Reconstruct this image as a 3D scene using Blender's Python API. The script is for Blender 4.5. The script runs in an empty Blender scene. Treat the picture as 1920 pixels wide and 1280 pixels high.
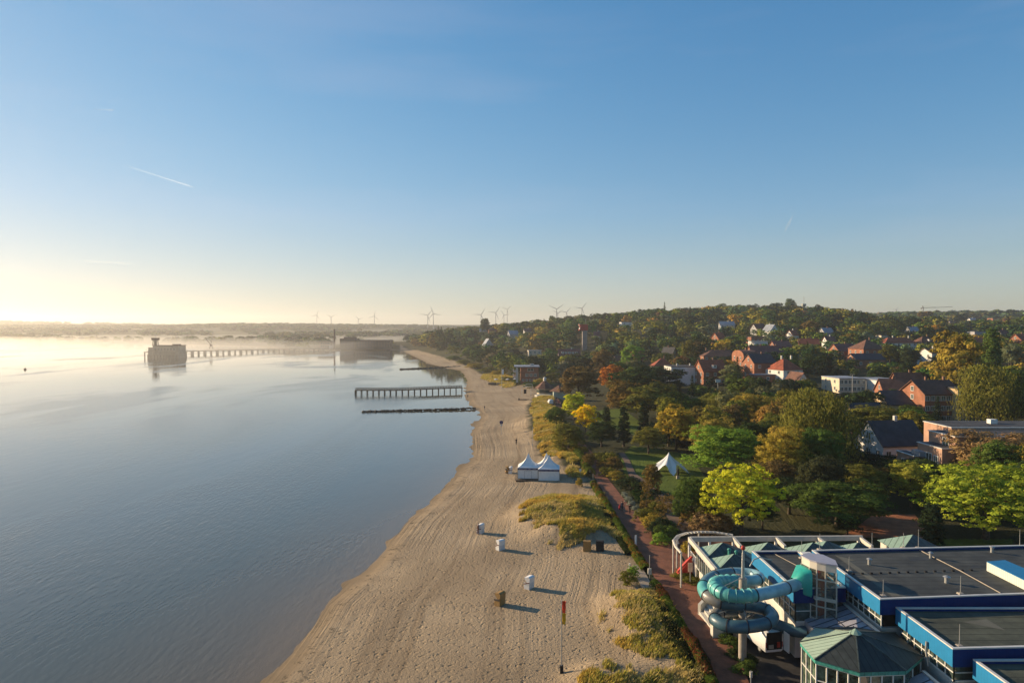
import bpy, math, random
import numpy as np
from mathutils import Vector, Matrix
R = math.radians
S = bpy.context.scene
C = S.collection
# ------------------------------------------------------------------ camera, sky, sun, exposure
CAMH = 33.0
HZ = 615.0
F = 1280.0
PITCH = math.atan((640 - HZ) / F)
cam_d = bpy.data.cameras.new('camera')
cam_d.lens = 24; cam_d.sensor_width = 36; cam_d.clip_start = 0.5; cam_d.clip_end = 40000
cam = bpy.data.objects.new('camera', cam_d); C.objects.link(cam)
cam.location = (0, 0, CAMH); cam.rotation_euler = (math.pi / 2 - PITCH, 0, 0)
S.camera = cam
SUN_EL = R(15.5)
SUN_AZ = R(-63)            # from +Y towards -X
world = bpy.data.worlds.new('World'); S.world = world; world.use_nodes = True
wn = world.node_tree; wn.nodes.clear()
sky = wn.nodes.new('ShaderNodeTexSky'); sky.sky_type = 'NISHITA'; sky.sun_disc = False
sky.sun_elevation = SUN_EL; sky.sun_rotation = SUN_AZ
sky.altitude = 0; sky.air_density = 1.0; sky.dust_density = 0.10; sky.ozone_density = 3.5
bg = wn.nodes.new('ShaderNodeBackground'); bg.inputs[1].default_value = 0.08
wo = wn.nodes.new('ShaderNodeOutputWorld')
wn.links.new(bg.outputs[0], wo.inputs[0])
# faint high cirrus veil mixed into the sky
tc = wn.nodes.new('ShaderNodeTexCoord')
mp = wn.nodes.new('ShaderNodeMapping'); mp.inputs['Rotation'].default_value = (0.15, 0.1, 0.5); mp.inputs['Scale'].default_value = (1.2, 2.2, 9)
nz = wn.nodes.new('ShaderNodeTexNoise'); nz.inputs['Scale'].default_value = 1.3; nz.inputs['Detail'].default_value = 6; nz.inputs['Roughness'].default_value = .5
rp = wn.nodes.new('ShaderNodeValToRGB'); rp.color_ramp.elements[0].position = .52; rp.color_ramp.elements[1].position = .85
rp.color_ramp.elements[0].color = (0, 0, 0, 1); rp.color_ramp.elements[1].color = (.07, .07, .07, 1)
mx = wn.nodes.new('ShaderNodeMix'); mx.data_type = 'RGBA'
wn.links.new(tc.outputs['Generated'], mp.inputs[0]); wn.links.new(mp.outputs[0], nz.inputs[0])
wn.links.new(nz.outputs[0], rp.inputs[0]); wn.links.new(rp.outputs[0], mx.inputs[0])
wn.links.new(sky.outputs[0], mx.inputs[6]); mx.inputs[7].default_value = (7.5, 7.8, 8.2, 1)
hs = wn.nodes.new('ShaderNodeHueSaturation'); hs.inputs['Saturation'].default_value = 1.22
wn.links.new(mx.outputs[2], hs.inputs['Color'])
# soft shoulder so that the glow near the sun keeps its colour, and a warm veil low over the horizon
def vm(op, a, b=None):
    n = wn.nodes.new('ShaderNodeVectorMath'); n.operation = op
    for i, q in enumerate((a, b)):
        if q is None: continue
        if isinstance(q, tuple): n.inputs[i].default_value = q
        else: wn.links.new(q, n.inputs[i])
    return n.outputs[0]
c0 = hs.outputs[0]
c1 = vm('DIVIDE', vm('MULTIPLY', c0, (1.82, 1.78, 1.98)), vm('ADD', vm('MULTIPLY', c0, (.22, .22, .225)), (1, 1, 1)))
sx = wn.nodes.new('ShaderNodeSeparateXYZ'); wn.links.new(tc.outputs['Generated'], sx.inputs[0])
mr = wn.nodes.new('ShaderNodeMapRange'); mr.inputs['From Min'].default_value = 0.0; mr.inputs['From Max'].default_value = .16; mr.inputs['To Min'].default_value = 1; mr.inputs['To Max'].default_value = 0
wn.links.new(sx.outputs[2], mr.inputs['Value'])
wm_ = wn.nodes.new('ShaderNodeMix'); wm_.data_type = 'RGBA'; wm_.blend_type = 'MULTIPLY'; wn.links.new(mr.outputs[0], wm_.inputs[0]); wn.links.new(c1, wm_.inputs[6]); wm_.inputs[7].default_value = (1.0, .975, .80, 1)
wn.links.new(wm_.outputs[2], bg.inputs[0])
sl = bpy.data.lights.new('sun', 'SUN'); sl.energy = 5.0; sl.angle = R(0.6); sl.color = (1.0, .77, .50)
sun = bpy.data.objects.new('sun', sl); C.objects.link(sun)
sd_ = Vector((math.sin(SUN_AZ) * math.cos(SUN_EL), math.cos(SUN_AZ) * math.cos(SUN_EL), math.sin(SUN_EL)))
sun.rotation_euler = sd_.to_track_quat('Z', 'Y').to_euler()
S.view_settings.view_transform = 'Standard'; S.view_settings.look = 'None'
S.view_settings.exposure = 0.85; S.view_settings.gamma = 1.0
S.cycles.volume_step_rate = 4; S.cycles.volume_max_steps = 64
S.cycles.max_bounces = 6; S.cycles.volume_bounces = 0; S.cycles.transparent_max_bounces = 8

# ------------------------------------------------------------------ pixel <-> place
cP, sP = math.cos(PITCH), math.sin(PITCH)
def ray(px, py):
    x = (px - 960) / F; v = -(py - 640) / F
    return (x, cP + v * sP, -sP + v * cP)
def W(px, py, z=0.0):
    d = ray(px, py); t = (z - CAMH) / d[2]
    return Vector((d[0] * t, d[1] * t, z))
def WD(px, py, D):
    d = ray(px, py); t = D / d[1]
    return Vector((d[0] * t, D, CAMH + d[2] * t))
def PX(p):
    x, y, z = p[0], p[1], p[2] - CAMH
    yc = y * cP - z * sP; zc = y * sP + z * cP
    return 960 + F * x / yc, 640 - F * zc / yc
# ------------------------------------------------------------------ terrain
shore_px = [(480,1280),(515,1240),(560,1180),(590,1135),(640,1095),(680,1060),(718,1012),(745,980),(790,945),(825,915),(833,900),(850,885),(874,865),(880,842),(878,812),(888,795),(899,782),(890,768),(876,758),(870,738),(872,710),(862,695),(835,690),(802,682),(775,668),(752,657)]
SHORE = [(-31, -400), (-25, 20)] + [tuple(W(a, b)[:2]) for a, b in shore_px]
SHORE += [(-185, 1030), (-262, 1000), (-345, 1035), (-390, 1120), (-480, 1230), (-640, 1330), (-900, 1480), (-1200, 1560), (-1700, 1560), (-2600, 1500), (-9000, 1900)]
SHP = np.array(SHORE, float)
POLY = np.array(SHORE + [(-30000, 40000), (40000, 40000), (40000, -400)], float)
def seg_dist(x, y, P):
    best = np.full(x.shape, 1e18); along = np.zeros(x.shape); acc = 0.0
    for i in range(len(P) - 1):
        ax, ay = P[i]; bx, by = P[i + 1]; dx, dy = bx - ax, by - ay; L2 = dx * dx + dy * dy; L = math.sqrt(L2)
        t = np.clip(((x - ax) * dx + (y - ay) * dy) / L2, 0, 1)
        d = (x - ax - t * dx) ** 2 + (y - ay - t * dy) ** 2
        m = d < best; best = np.where(m, d, best); along = np.where(m, acc + t * L, along); acc += L
    return np.sqrt(best), along
def inside(x, y, P):
    r = np.zeros(x.shape, bool); n = len(P); j = n - 1
    for i in range(n):
        xi, yi = P[i]; xj, yj = P[j]
        if yi != yj:
            c = ((yi > y) != (yj > y)) & (x < (xj - xi) * (y - yi) / (yj - yi) + xi); r ^= c
        j = i
    return r
def sstep(a, b, v):
    t = np.clip((v - a) / (b - a), 0, 1); return t * t * (3 - 2 * t)
def vnoise(x, y, seed=0):
    xi = np.floor(x).astype(np.int64); yi = np.floor(y).astype(np.int64); fx = x - xi; fy = y - yi
    fx = fx * fx * (3 - 2 * fx); fy = fy * fy * (3 - 2 * fy)
    def h(a, b):
        n = (a * 374761393 + b * 668265263 + seed * 974634777) & 0xffffffff
        n = ((n ^ (n >> 13)) * 1274126177) & 0xffffffff
        return ((n ^ (n >> 16)) & 0xffff) / 65535.0
    return (h(xi, yi) * (1 - fx) + h(xi + 1, yi) * fx) * (1 - fy) + (h(xi, yi + 1) * (1 - fx) + h(xi + 1, yi + 1) * fx) * fy
def fbm(x, y, s, o=4, seed=0):
    r = 0; a = .5; t = 0
    for k in range(o):
        r = r + a * vnoise(x / s, y / s, seed + k); t += a; a *= .5; s *= .5
    return r / t
# treetop skyline (pixel column, pixel row) minus tree height gives the hill
HILL_AZ = [-600, 600, 745, 820, 900, 1000, 1100, 1180, 1260, 1350, 1480, 1540, 1600, 1640, 1720, 1900, 2400]
HILL_H  = [0, 4, 11, 15, 20, 26, 34, 38, 41, 44, 44, 42, 37, 32, 30, 28, 26]
# dune mounds: centre, radii, height
DUNES = []
def dune(px, py, w, l, h, rot=0): p = W(px, py, 1.8); DUNES.append((p.x, p.y, w, l, h, rot))
dune(1040, 965, 7.0, 9.5, 2.3, .1); dune(1065, 1003, 5.5, 3.0, 1.3); dune(1190, 1165, 3.2, 6, 1.3, .2); dune(1150, 1275, 4, 3.2, 1.2)
dune(1030, 800, 10, 34, 2.2); dune(1058, 868, 5, 9, 1.8); dune(1020, 755, 9, 18, 1.6); dune(1003, 720, 7, 14, 1.5); dune(1240, 1200, 4, 9, .8, .3)
def height(x, y):
    x = np.asarray(x, float); y = np.asarray(y, float)
    d, _ = seg_dist(x, y, SHP); s = np.where(inside(x, y, POLY), d, -d)
    wob = (fbm(x, y, 14, 3, 5) - .5)
    b = np.where(s < 0, np.maximum(s * .06, -5), 0)
    b = b + .45 * sstep(0, 4, s) + .65 * sstep(4, 22, s + wob * 6) + .9 * sstep(18, 42, s + wob * 8) + .6 * sstep(45, 80, s)
    D = np.sqrt(x * x + y * y) + 1e-6
    col = 960 + F * x / np.maximum(y, 1e-3); col = np.where(y > 5, col, np.where(x > 0, 2400, -600))
    A = np.interp(col, HILL_AZ, HILL_H)
    und = (fbm(x, y, 160, 3, 9) - .5)
    start = np.interp(col, [700, 900, 1000, 1200, 2400], [720, 480, 420, 360, 340])
    hill = A * sstep(0, 1, (D - start) / (880 - start)) * sstep(6, 90, s) * (1 + .12 * und)
    inl = 9 * sstep(170, 420, D) * sstep(40, 160, s) * np.interp(col, [900, 1150, 2400], [0, 1, 1]) * (1 - sstep(420, 880, D))
    beyond = A * .75 * (1 - sstep(1000, 1500, D)) * (D > 880)
    hill = np.where(D > 880, hill * (1 - sstep(950, 1500, D)), hill)
    far = sstep(1250, 1750, D) * (4 + 10 * fbm(x, y, 500, 3, 2)) * sstep(0, 250, s)
    far = far + sstep(1900, 2900, D) * (8 + 24 * fbm(x, y, 900, 3, 4)) * sstep(50, 500, s)
    far = far + sstep(1100, 1500, D) * np.interp(col, [1540, 1640, 2400], [0, 44, 46]) * (.8 + .4 * fbm(x, y, 300, 3, 8))
    far = far + sstep(3200, 5200, D) * (10 + 26 * fbm(x, y, 1500, 3, 14))
    dn = 0
    for (cx, cy, w, l, h, rot) in DUNES:
        c, q = math.cos(rot), math.sin(rot); u = ((x - cx) * c + (y - cy) * q) / w; v = (-(x - cx) * q + (y - cy) * c) / l
        dn = dn + h * np.exp(-(u * u + v * v) ** 1.5)
    dn = dn * (.75 + .5 * fbm(x, y, 2.6, 3, 21))
    b = b + (fbm(x, y, 7, 3, 77) - .5) * .42 * np.exp(-((s - 1.5) / 4.0) ** 2) * (D < 700)
    return b + hill + inl + far + np.where(D < 500, dn, 0)
def hz(x, y): return float(height(np.array([float(x)]), np.array([float(y)]))[0])
def G(px, py):
    """where the line of sight through (px,py) meets the ground"""
    d = ray(px, py); ts = np.concatenate([np.linspace(40, 400, 400), np.linspace(401, 1500, 700), np.linspace(1505, 6000, 500)])
    X, Y, Z = d[0] * ts, d[1] * ts, CAMH + d[2] * ts; m = Z - height(X, Y); k = int(np.argmax(m < 0))
    if not (m < 0).any(): k = len(ts) - 1
    if k == 0: k = 1
    a, b = m[k - 1], m[k]; f = a / (a - b) if a > b else 0; t = ts[k - 1] + f * (ts[k] - ts[k - 1])
    x, y = d[0] * t, d[1] * t; return Vector((x, y, hz(x, y)))
# ------------------------------------------------------------------ object helpers
def tag(o, label=None, cat=None, group=None, kind=None):
    if label: o['label'] = label
    if cat: o['category'] = cat
    if group: o['group'] = group
    if kind: o['kind'] = kind
    return o
def thing(name, loc, label, cat, rz=0, group=None):
    o = bpy.data.objects.new(name, None); C.objects.link(o); o.empty_display_size = .5
    o.location = loc; o.rotation_euler = (0, 0, rz); return tag(o, label, cat, group)
def link(name, me, parent=None, loc=None, rz=0):
    o = bpy.data.objects.new(name, me); C.objects.link(o); o.parent = parent
    if loc is not None: o.location = loc
    o.rotation_euler = (0, 0, rz); return o
def np_mesh(name, V, Fq, mats=(), midx=None, smooth=False, attrs=None):
    """V (n,3), Fq (m,k) all faces with k corners"""
    me = bpy.data.meshes.new(name); V = np.asarray(V, np.float32); Fq = np.asarray(Fq, np.int32); k = Fq.shape[1]
    me.vertices.add(len(V)); me.vertices.foreach_set('co', V.ravel())
    me.loops.add(Fq.size); me.loops.foreach_set('vertex_index', Fq.ravel())
    me.polygons.add(len(Fq)); me.polygons.foreach_set('loop_start', np.arange(0, Fq.size, k, dtype=np.int32))
    try: me.polygons.foreach_set('loop_total', np.full(len(Fq), k, np.int32))
    except Exception: pass
    for m in mats: me.materials.append(m)
    if midx is not None: me.polygons.foreach_set('material_index', np.asarray(midx, np.int32))
    if smooth: me.polygons.foreach_set('use_smooth', np.ones(len(Fq), bool))
    if attrs:
        for an, arr in attrs.items():
            at = me.attributes.new(an, 'FLOAT', 'POINT'); at.data.foreach_set('value', np.asarray(arr, np.float32))
    me.update(calc_edges=True); return me
class MB:
    """collects shapes (world or local coordinates) into one mesh"""
    def __init__(s): s.v = []; s.f = []; s.m = []; s.sm = []
    def add(s, vs, fs, mi=0, sm=False):
        n = len(s.v); s.v += [tuple(v) for v in vs]; s.f += [tuple(i + n for i in f) for f in fs]; s.m += [mi] * len(fs); s.sm += [sm] * len(fs); return s
    def box(s, c, d, rz=0, mi=0, top=1.0):
        x, y, z = d[0] / 2, d[1] / 2, d[2] / 2; ca, sa = math.cos(rz), math.sin(rz); vs = []
        for k in (-1, 1):
            for (i, j) in ((-1, -1), (1, -1), (1, 1), (-1, 1)):
                t = top if k > 0 else 1; u, w = i * x * t, j * y * t
                vs.append((c[0] + u * ca - w * sa, c[1] + u * sa + w * ca, c[2] + k * z))
        return s.add(vs, [(3, 2, 1, 0), (4, 5, 6, 7), (0, 1, 5, 4), (1, 2, 6, 5), (2, 3, 7, 6), (3, 0, 4, 7)], mi)
    def prism(s, pts, z0, z1, mi=0):
        n = len(pts); a = sum(pts[i][0] * pts[(i + 1) % n][1] - pts[(i + 1) % n][0] * pts[i][1] for i in range(n))
        if a < 0: pts = pts[::-1]
        g0 = z0 if isinstance(z0, (list, tuple)) else [z0] * n; g1 = z1 if isinstance(z1, (list, tuple)) else [z1] * n
        if a < 0: g0 = g0[::-1]; g1 = g1[::-1]
        vs = [(p[0], p[1], g) for p, g in zip(pts, g0)] + [(p[0], p[1], g) for p, g in zip(pts, g1)]
        return s.add(vs, [tuple(range(n - 1, -1, -1)), tuple(range(n, 2 * n))] + [(i, (i + 1) % n, (i + 1) % n + n, i + n) for i in range(n)], mi)
    def bar(s, a, b, w, h=None, mi=0):
        h = h or w; a = Vector(a); b = Vector(b); d = (b - a); L = d.length; d.normalize()
        up = Vector((0, 0, 1)) if abs(d.z) < .99 else Vector((0, 1, 0)); sx = d.cross(up).normalized() * w / 2; sz = sx.normalized().cross(d) * h / 2
        vs = [a - sx - sz, a + sx - sz, a + sx + sz, a - sx + sz, b - sx - sz, b + sx - sz, b + sx + sz, b - sx + sz]
        return s.add(vs, [(0, 1, 2, 3), (7, 6, 5, 4), (0, 4, 5, 1), (1, 5, 6, 2), (2, 6, 7, 3), (3, 7, 4, 0)], mi)
    def tube(s, path, r, n=10, mi=0, cap=True, sm=True):
        P = [Vector(p) for p in path]; m = len(P); rr = r if isinstance(r, (list, tuple)) else [r] * m; vs = []; prev = None
        for i, p in enumerate(P):
            t = (P[min(i + 1, m - 1)] - P[max(i - 1, 0)]).normalized()
            if prev is None:
                a = Vector((0, 0, 1)) if abs(t.z) < .9 else Vector((1, 0, 0)); u = t.cross(a).normalized()
            else: u = (prev - t * prev.dot(t)).normalized()
            prev = u; w = t.cross(u)
            for k in range(n):
                an = 2 * math.pi * k / n; vs.append(p + (u * math.cos(an) + w * math.sin(an)) * rr[i])
        fs = [(i * n + k, i * n + (k + 1) % n, (i + 1) * n + (k + 1) % n, (i + 1) * n + k) for i in range(m - 1) for k in range(n)]
        s.add(vs, fs, mi, sm)
        if cap: s.add(vs[:n], [tuple(range(n - 1, -1, -1))], mi); s.add(vs[-n:], [tuple(range(n))], mi)
        return s
    def cyl(s, c, r, h, n=12, r2=None, mi=0, sm=True):
        return s.tube([c, (c[0], c[1], c[2] + h)], [r, r if r2 is None else r2], n, mi, True, sm)
    def ball(s, c, r, n=8, mi=0):
        r = r if isinstance(r, (list, tuple)) else (r, r, r); vs = [(c[0], c[1], c[2] - r[2])]; m = n // 2
        for i in range(1, m):
            a = math.pi * i / m - math.pi / 2
            for k in range(n):
                b = 2 * math.pi * k / n; vs.append((c[0] + r[0] * math.cos(a) * math.cos(b), c[1] + r[1] * math.cos(a) * math.sin(b), c[2] + r[2] * math.sin(a)))
        vs.append((c[0], c[1], c[2] + r[2])); L = len(vs) - 1
        fs = [(0, 1 + (k + 1) % n, 1 + k) for k in range(n)] + [(L, L - n + k, L - n + (k + 1) % n) for k in range(n)]
        fs += [(1 + i * n + k, 1 + i * n + (k + 1) % n, 1 + (i + 1) * n + (k + 1) % n, 1 + (i + 1) * n + k) for i in range(m - 2) for k in range(n)]
        return s.add(vs, fs, mi, True)
    def mesh(s, name, mats, org=(0, 0, 0)):
        me = bpy.data.meshes.new(name); ox, oy, oz = org
        me.from_pydata([(v[0] - ox, v[1] - oy, v[2] - oz) for v in s.v], [], s.f)
        for m in (mats if isinstance(mats, (list, tuple)) else [mats]): me.materials.append(m)
        me.polygons.foreach_set('material_index', s.m); me.polygons.foreach_set('use_smooth', s.sm); me.update(); return me
    def build(s, name, mats, parent=None, label=None, local=False):
        """world coordinates unless local; parent's rotation must be 0 for world coordinates"""
        org = tuple(parent.location) if (parent is not None and not local) else (0, 0, 0)
        q = parent.parent if parent is not None else None
        while q is not None and not local: org = tuple(a + b for a, b in zip(org, q.location)); q = q.parent
        o = link(name, s.mesh(name, mats, org), parent)
        if label: o['label'] = label
        return o
def solo(name, mb, mats, loc, label, cat, group=None, rz=0, local=False):
    o = link(name, mb.mesh(name, mats, (0, 0, 0) if local else loc), None, loc, rz); return tag(o, label, cat, group)
def copy_tree(o, parent=None):
    c = o.copy(); C.objects.link(c)
    if parent is not None: c.parent = parent
    for ch in list(o.children): copy_tree(ch, c)
    return c
# ------------------------------------------------------------------ materials
def lin(r, g, b): return tuple((v / 255 / 12.92 if v / 255 <= .04045 else ((v / 255 + .055) / 1.055) ** 2.4) for v in (r, g, b)) + (1,)
def new_mat(name):
    m = bpy.data.materials.new(name); m.use_nodes = True; nt = m.node_tree; return m, nt, nt.nodes['Principled BSDF']
def N(nt, t, **kw):
    n = nt.nodes.new('ShaderNode' + t)
    for k, v in kw.items():
        if k in n.inputs.keys(): n.inputs[k].default_value = v
        else: setattr(n, k, v)
    return n
def mat(name, col, rough=.8, var=.12, scale=1.5, metal=0.0, bump=0.0, bscale=8, spec=.3, coat=0, stretch=None, col2=None, stripes=None, alpha=None):
    """procedural paint/stone/wood: base colour broken up by two noises; stripes=(axis, pitch, depth) for boards and seams"""
    m, nt, b = new_mat(name); L = nt.links
    b.inputs['Roughness'].default_value = rough; b.inputs['Metallic'].default_value = metal; b.inputs['Specular IOR Level'].default_value = spec
    b.inputs['Coat Weight'].default_value = coat
    t = N(nt, 'TexCoord'); src = t.outputs['Object']
    if stretch:
        mpn = N(nt, 'Mapping'); mpn.inputs['Scale'].default_value = stretch; L.new(src, mpn.inputs[0]); src = mpn.outputs[0]
    n1 = N(nt, 'TexNoise', Scale=scale, Detail=5.0, Roughness=.62); L.new(src, n1.inputs[0])
    c = N(nt, 'ValToRGB'); c2 = col2 or tuple(v * (1 - var * 2.2) for v in col[:3]) + (1,)
    c.color_ramp.elements[0].position = .28; c.color_ramp.elements[1].position = .72
    c.color_ramp.elements[0].color = c2; c.color_ramp.elements[1].color = tuple(min(1, v * (1 + var)) for v in col[:3]) + (1,)
    L.new(n1.outputs[0], c.inputs[0]); out = c.outputs[0]; hgt = None
    if stripes:
        ax, pitch, dep = stripes; sp = N(nt, 'SeparateXYZ'); L.new(t.outputs['Object'], sp.inputs[0])
        if isinstance(ax, str): a0 = sp.outputs['XYZ'.index(ax.upper())]
        else:
            dt = N(nt, 'VectorMath', operation='DOT_PRODUCT'); L.new(t.outputs['Object'], dt.inputs[0]); dt.inputs[1].default_value = ax; a0 = dt.outputs['Value']
        d1 = N(nt, 'Math', operation='DIVIDE'); L.new(a0, d1.inputs[0]); d1.inputs[1].default_value = pitch
        d2 = N(nt, 'Math', operation='FRACT'); L.new(d1.outputs[0], d2.inputs[0])
        d3 = N(nt, 'Math', operation='LESS_THAN'); L.new(d2.outputs[0], d3.inputs[0]); d3.inputs[1].default_value = .12
        mxx = N(nt, 'Mix', data_type='RGBA', blend_type='MULTIPLY'); L.new(d3.outputs[0], mxx.inputs[0]); L.new(out, mxx.inputs[6]); mxx.inputs[7].default_value = (dep, dep, dep, 1)
        out = mxx.outputs[2]
    L.new(out, b.inputs['Base Color'])
    if bump:
        n2 = N(nt, 'TexNoise', Scale=bscale, Detail=4.0); L.new(src, n2.inputs[0])
        bp = N(nt, 'Bump', Strength=bump, Distance=.1); L.new(n2.outputs[0], bp.inputs['Height']); L.new(bp.outputs[0], b.inputs['Normal'])
    if alpha is not None: b.inputs['Alpha'].default_value = alpha
    return m
def glass_mat(name, col=(.03, .05, .05, 1), rough=.08, var=.5, scale=.8):
    m, nt, b = new_mat(name); L = nt.links; b.inputs['Roughness'].default_value = rough; b.inputs['Specular IOR Level'].default_value = .8; b.inputs['Metallic'].default_value = .15
    t = N(nt, 'TexCoord'); n1 = N(nt, 'TexNoise', Scale=scale, Detail=4.0, Roughness=.7); L.new(t.outputs['Object'], n1.inputs[0])
    c = N(nt, 'ValToRGB'); c.color_ramp.elements[0].position = .38; c.color_ramp.elements[1].position = .7
    c.color_ramp.elements[0].color = tuple(v * (1 - var) for v in col[:3]) + (1,); c.color_ramp.elements[1].color = tuple(v * (1 + 2 * var) for v in col[:3]) + (1,)
    L.new(n1.outputs[0], c.inputs[0]); L.new(c.outputs[0], b.inputs['Base Color']); return m
# ------------------------------------------------------------------ the setting: ground, water, paths, lawns
def attr(nt, name): return N(nt, 'Attribute', attribute_name=name)
def ground_material():
    m, nt, b = new_mat('ground'); L = nt.links; b.inputs['Roughness'].default_value = .95; b.inputs['Specular IOR Level'].default_value = .12
    geo = N(nt, 'NewGeometry'); s = attr(nt, 'shore_dist'); al = attr(nt, 'shore_along'); sand = attr(nt, 'sand'); gr = attr(nt, 'lawn'); wd = attr(nt, 'field')
    cmb = N(nt, 'CombineXYZ'); L.new(s.outputs['Fac'], cmb.inputs[0]); L.new(al.outputs['Fac'], cmb.inputs[1])
    # dry sand
    n1 = N(nt, 'TexNoise', Scale=.09, Detail=5.0, Roughness=.6); L.new(geo.outputs['Position'], n1.inputs[0])
    c1 = N(nt, 'ValToRGB'); c1.color_ramp.elements[0].position = .3; c1.color_ramp.elements[1].position = .7
    c1.color_ramp.elements[0].color = (.29, .218, .138, 1); c1.color_ramp.elements[1].color = (.40, .305, .195, 1); L.new(n1.outputs[0], c1.inputs[0])
    # wet rim
    wr = N(nt, 'MapRange'); wr.inputs['From Min'].default_value = .6; wr.inputs['From Max'].default_value = 5.5
    na = N(nt, 'TexNoise', Scale=.35, Detail=4.0); L.new(geo.outputs['Position'], na.inputs[0])
    ad = N(nt, 'Math', operation='MULTIPLY_ADD'); L.new(na.outputs[0], ad.inputs[0]); ad.inputs[1].default_value = -3.5; L.new(s.outputs['Fac'], ad.inputs[2]); 
    ad2 = N(nt, 'Math', operation='ADD'); L.new(ad.outputs[0], ad2.inputs[0]); ad2.inputs[1].default_value = 1.7
    L.new(ad2.outputs[0], wr.inputs['Value'])
    wet = N(nt, 'Mix', data_type='RGBA'); wet.inputs[6].default_value = (.20, .145, .085, 1); L.new(wr.outputs[0], wet.inputs[0]); tint = N(nt, 'Mix', data_type='RGBA', blend_type='MULTIPLY'); L.new(c1.outputs[0], tint.inputs[6]); tint.inputs[7].default_value = (.66, .64, .62, 1)
    mpt = N(nt, 'Mapping'); mpt.inputs['Scale'].default_value = (.42, .012, 1); L.new(cmb.outputs[0], mpt.inputs[0]); tnt = N(nt, 'TexNoise', Scale=1.0, Detail=6.0, Roughness=.7); L.new(mpt.outputs[0], tnt.inputs[0])
    tr_ = N(nt, 'MapRange'); tr_.inputs['From Min'].default_value = .5; tr_.inputs['From Max'].default_value = .68; L.new(tnt.outputs[0], tr_.inputs['Value']); L.new(tr_.outputs[0], tint.inputs[0]); L.new(tint.outputs[2], wet.inputs[7])
    sr = N(nt, 'ValToRGB'); es = sr.color_ramp.elements; es[0].position = .0; es[0].color = (0, 0, 0, 1); es[1].position = 1; es[1].color = (0, 0, 0, 1)
    for p_, v_ in ((.12, 0), (.2, 1), (.34, .7), (.5, .15), (.7, 0)): q_ = es.new(p_); q_.color = (v_, v_, v_, 1)
    sdv = N(nt, 'Math', operation='DIVIDE'); L.new(s.outputs['Fac'], sdv.inputs[0]); sdv.inputs[1].default_value = 12; L.new(sdv.outputs[0], sr.inputs[0])
    wk = N(nt, 'TexNoise', Scale=1.1, Detail=8.0, Roughness=.75); L.new(geo.outputs['Position'], wk.inputs[0]); wkr = N(nt, 'MapRange'); wkr.inputs['From Min'].default_value = .54; wkr.inputs['From Max'].default_value = .62; L.new(wk.outputs[0], wkr.inputs['Value'])
    wkm = N(nt, 'Math', operation='MULTIPLY'); L.new(wkr.outputs[0], wkm.inputs[0]); L.new(sr.outputs[0], wkm.inputs[1])
    wrack = N(nt, 'Mix', data_type='RGBA'); L.new(wkm.outputs[0], wrack.inputs[0]); L.new(wet.outputs[2], wrack.inputs[6]); wrack.inputs[7].default_value = (.05, .04, .025, 1)
    # tracks along the beach: stretched noise in shore coordinates
    mp_ = N(nt, 'Mapping'); mp_.inputs['Scale'].default_value = (1.5, .022, 1); L.new(cmb.outputs[0], mp_.inputs[0])
    tn = N(nt, 'TexNoise', Scale=1.0, Detail=5.0, Roughness=.65); L.new(mp_.outputs[0], tn.inputs[0])
    zone = N(nt, 'TexNoise', Scale=.035, Detail=2.0); L.new(geo.outputs['Position'], zone.inputs[0])
    zr = N(nt, 'MapRange'); zr.inputs['From Min'].default_value = .42; zr.inputs['From Max'].default_value = .62; L.new(zone.outputs[0], zr.inputs['Value'])
    # fields / soil
    n3 = N(nt, 'TexNoise', Scale=.02, Detail=6.0); L.new(geo.outputs['Position'], n3.inputs[0])
    c3 = N(nt, 'ValToRGB'); c3.color_ramp.elements[0].position = .35; c3.color_ramp.elements[1].position = .65
    c3.color_ramp.elements[0].color = (.030, .036, .014, 1); c3.color_ramp.elements[1].color = (.065, .06, .025, 1); L.new(n3.outputs[0], c3.inputs[0])
    n4 = N(nt, 'TexNoise', Scale=.5, Detail=6.0); L.new(geo.outputs['Position'], n4.inputs[0])
    c4 = N(nt, 'ValToRGB'); c4.color_ramp.elements[0].color = (.05, .08, .012, 1); c4.color_ramp.elements[1].color = (.13, .17, .025, 1); L.new(n4.outputs[0], c4.inputs[0])
    c5 = N(nt, 'Mix', data_type='RGBA'); L.new(gr.outputs['Fac'], c5.inputs[0]); L.new(c3.outputs[0], c5.inputs[6]); L.new(c4.outputs[0], c5.inputs[7])
    c6 = N(nt, 'Mix', data_type='RGBA'); L.new(wd.outputs['Fac'], c6.inputs[0]); L.new(c5.outputs[2], c6.inputs[6]); c6.inputs[7].default_value = (.10, .095, .045, 1)
    mixs = N(nt, 'Mix', data_type='RGBA'); L.new(sand.outputs['Fac'], mixs.inputs[0]); L.new(c6.outputs[2], mixs.inputs[6]); L.new(wrack.outputs[2], mixs.inputs[7])
    L.new(mixs.outputs[2], b.inputs['Base Color'])
    # relief: footprints (voronoi pits), lumps, tracks
    vo = N(nt, 'TexVoronoi', Scale=1.5); wpn = N(nt, 'TexNoise', Scale=1.3, Detail=3.0); L.new(geo.outputs['Position'], wpn.inputs[0]); wpa = N(nt, 'VectorMath', operation='MULTIPLY_ADD'); L.new(wpn.outputs['Color'], wpa.inputs[0]); wpa.inputs[1].default_value = (.9, .9, 0); L.new(geo.outputs['Position'], wpa.inputs[2]); L.new(wpa.outputs[0], vo.inputs[0])
    n5 = N(nt, 'TexNoise', Scale=3.6, Detail=4.0, Roughness=.7); L.new(geo.outputs['Position'], n5.inputs[0])
    vp = N(nt, 'MapRange'); vp.inputs['From Min'].default_value = .08; vp.inputs['From Max'].default_value = .34; L.new(vo.outputs['Distance'], vp.inputs['Value']); h1 = N(nt, 'Math', operation='MULTIPLY'); L.new(vp.outputs[0], h1.inputs[0]); h1.inputs[1].default_value = .75
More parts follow.
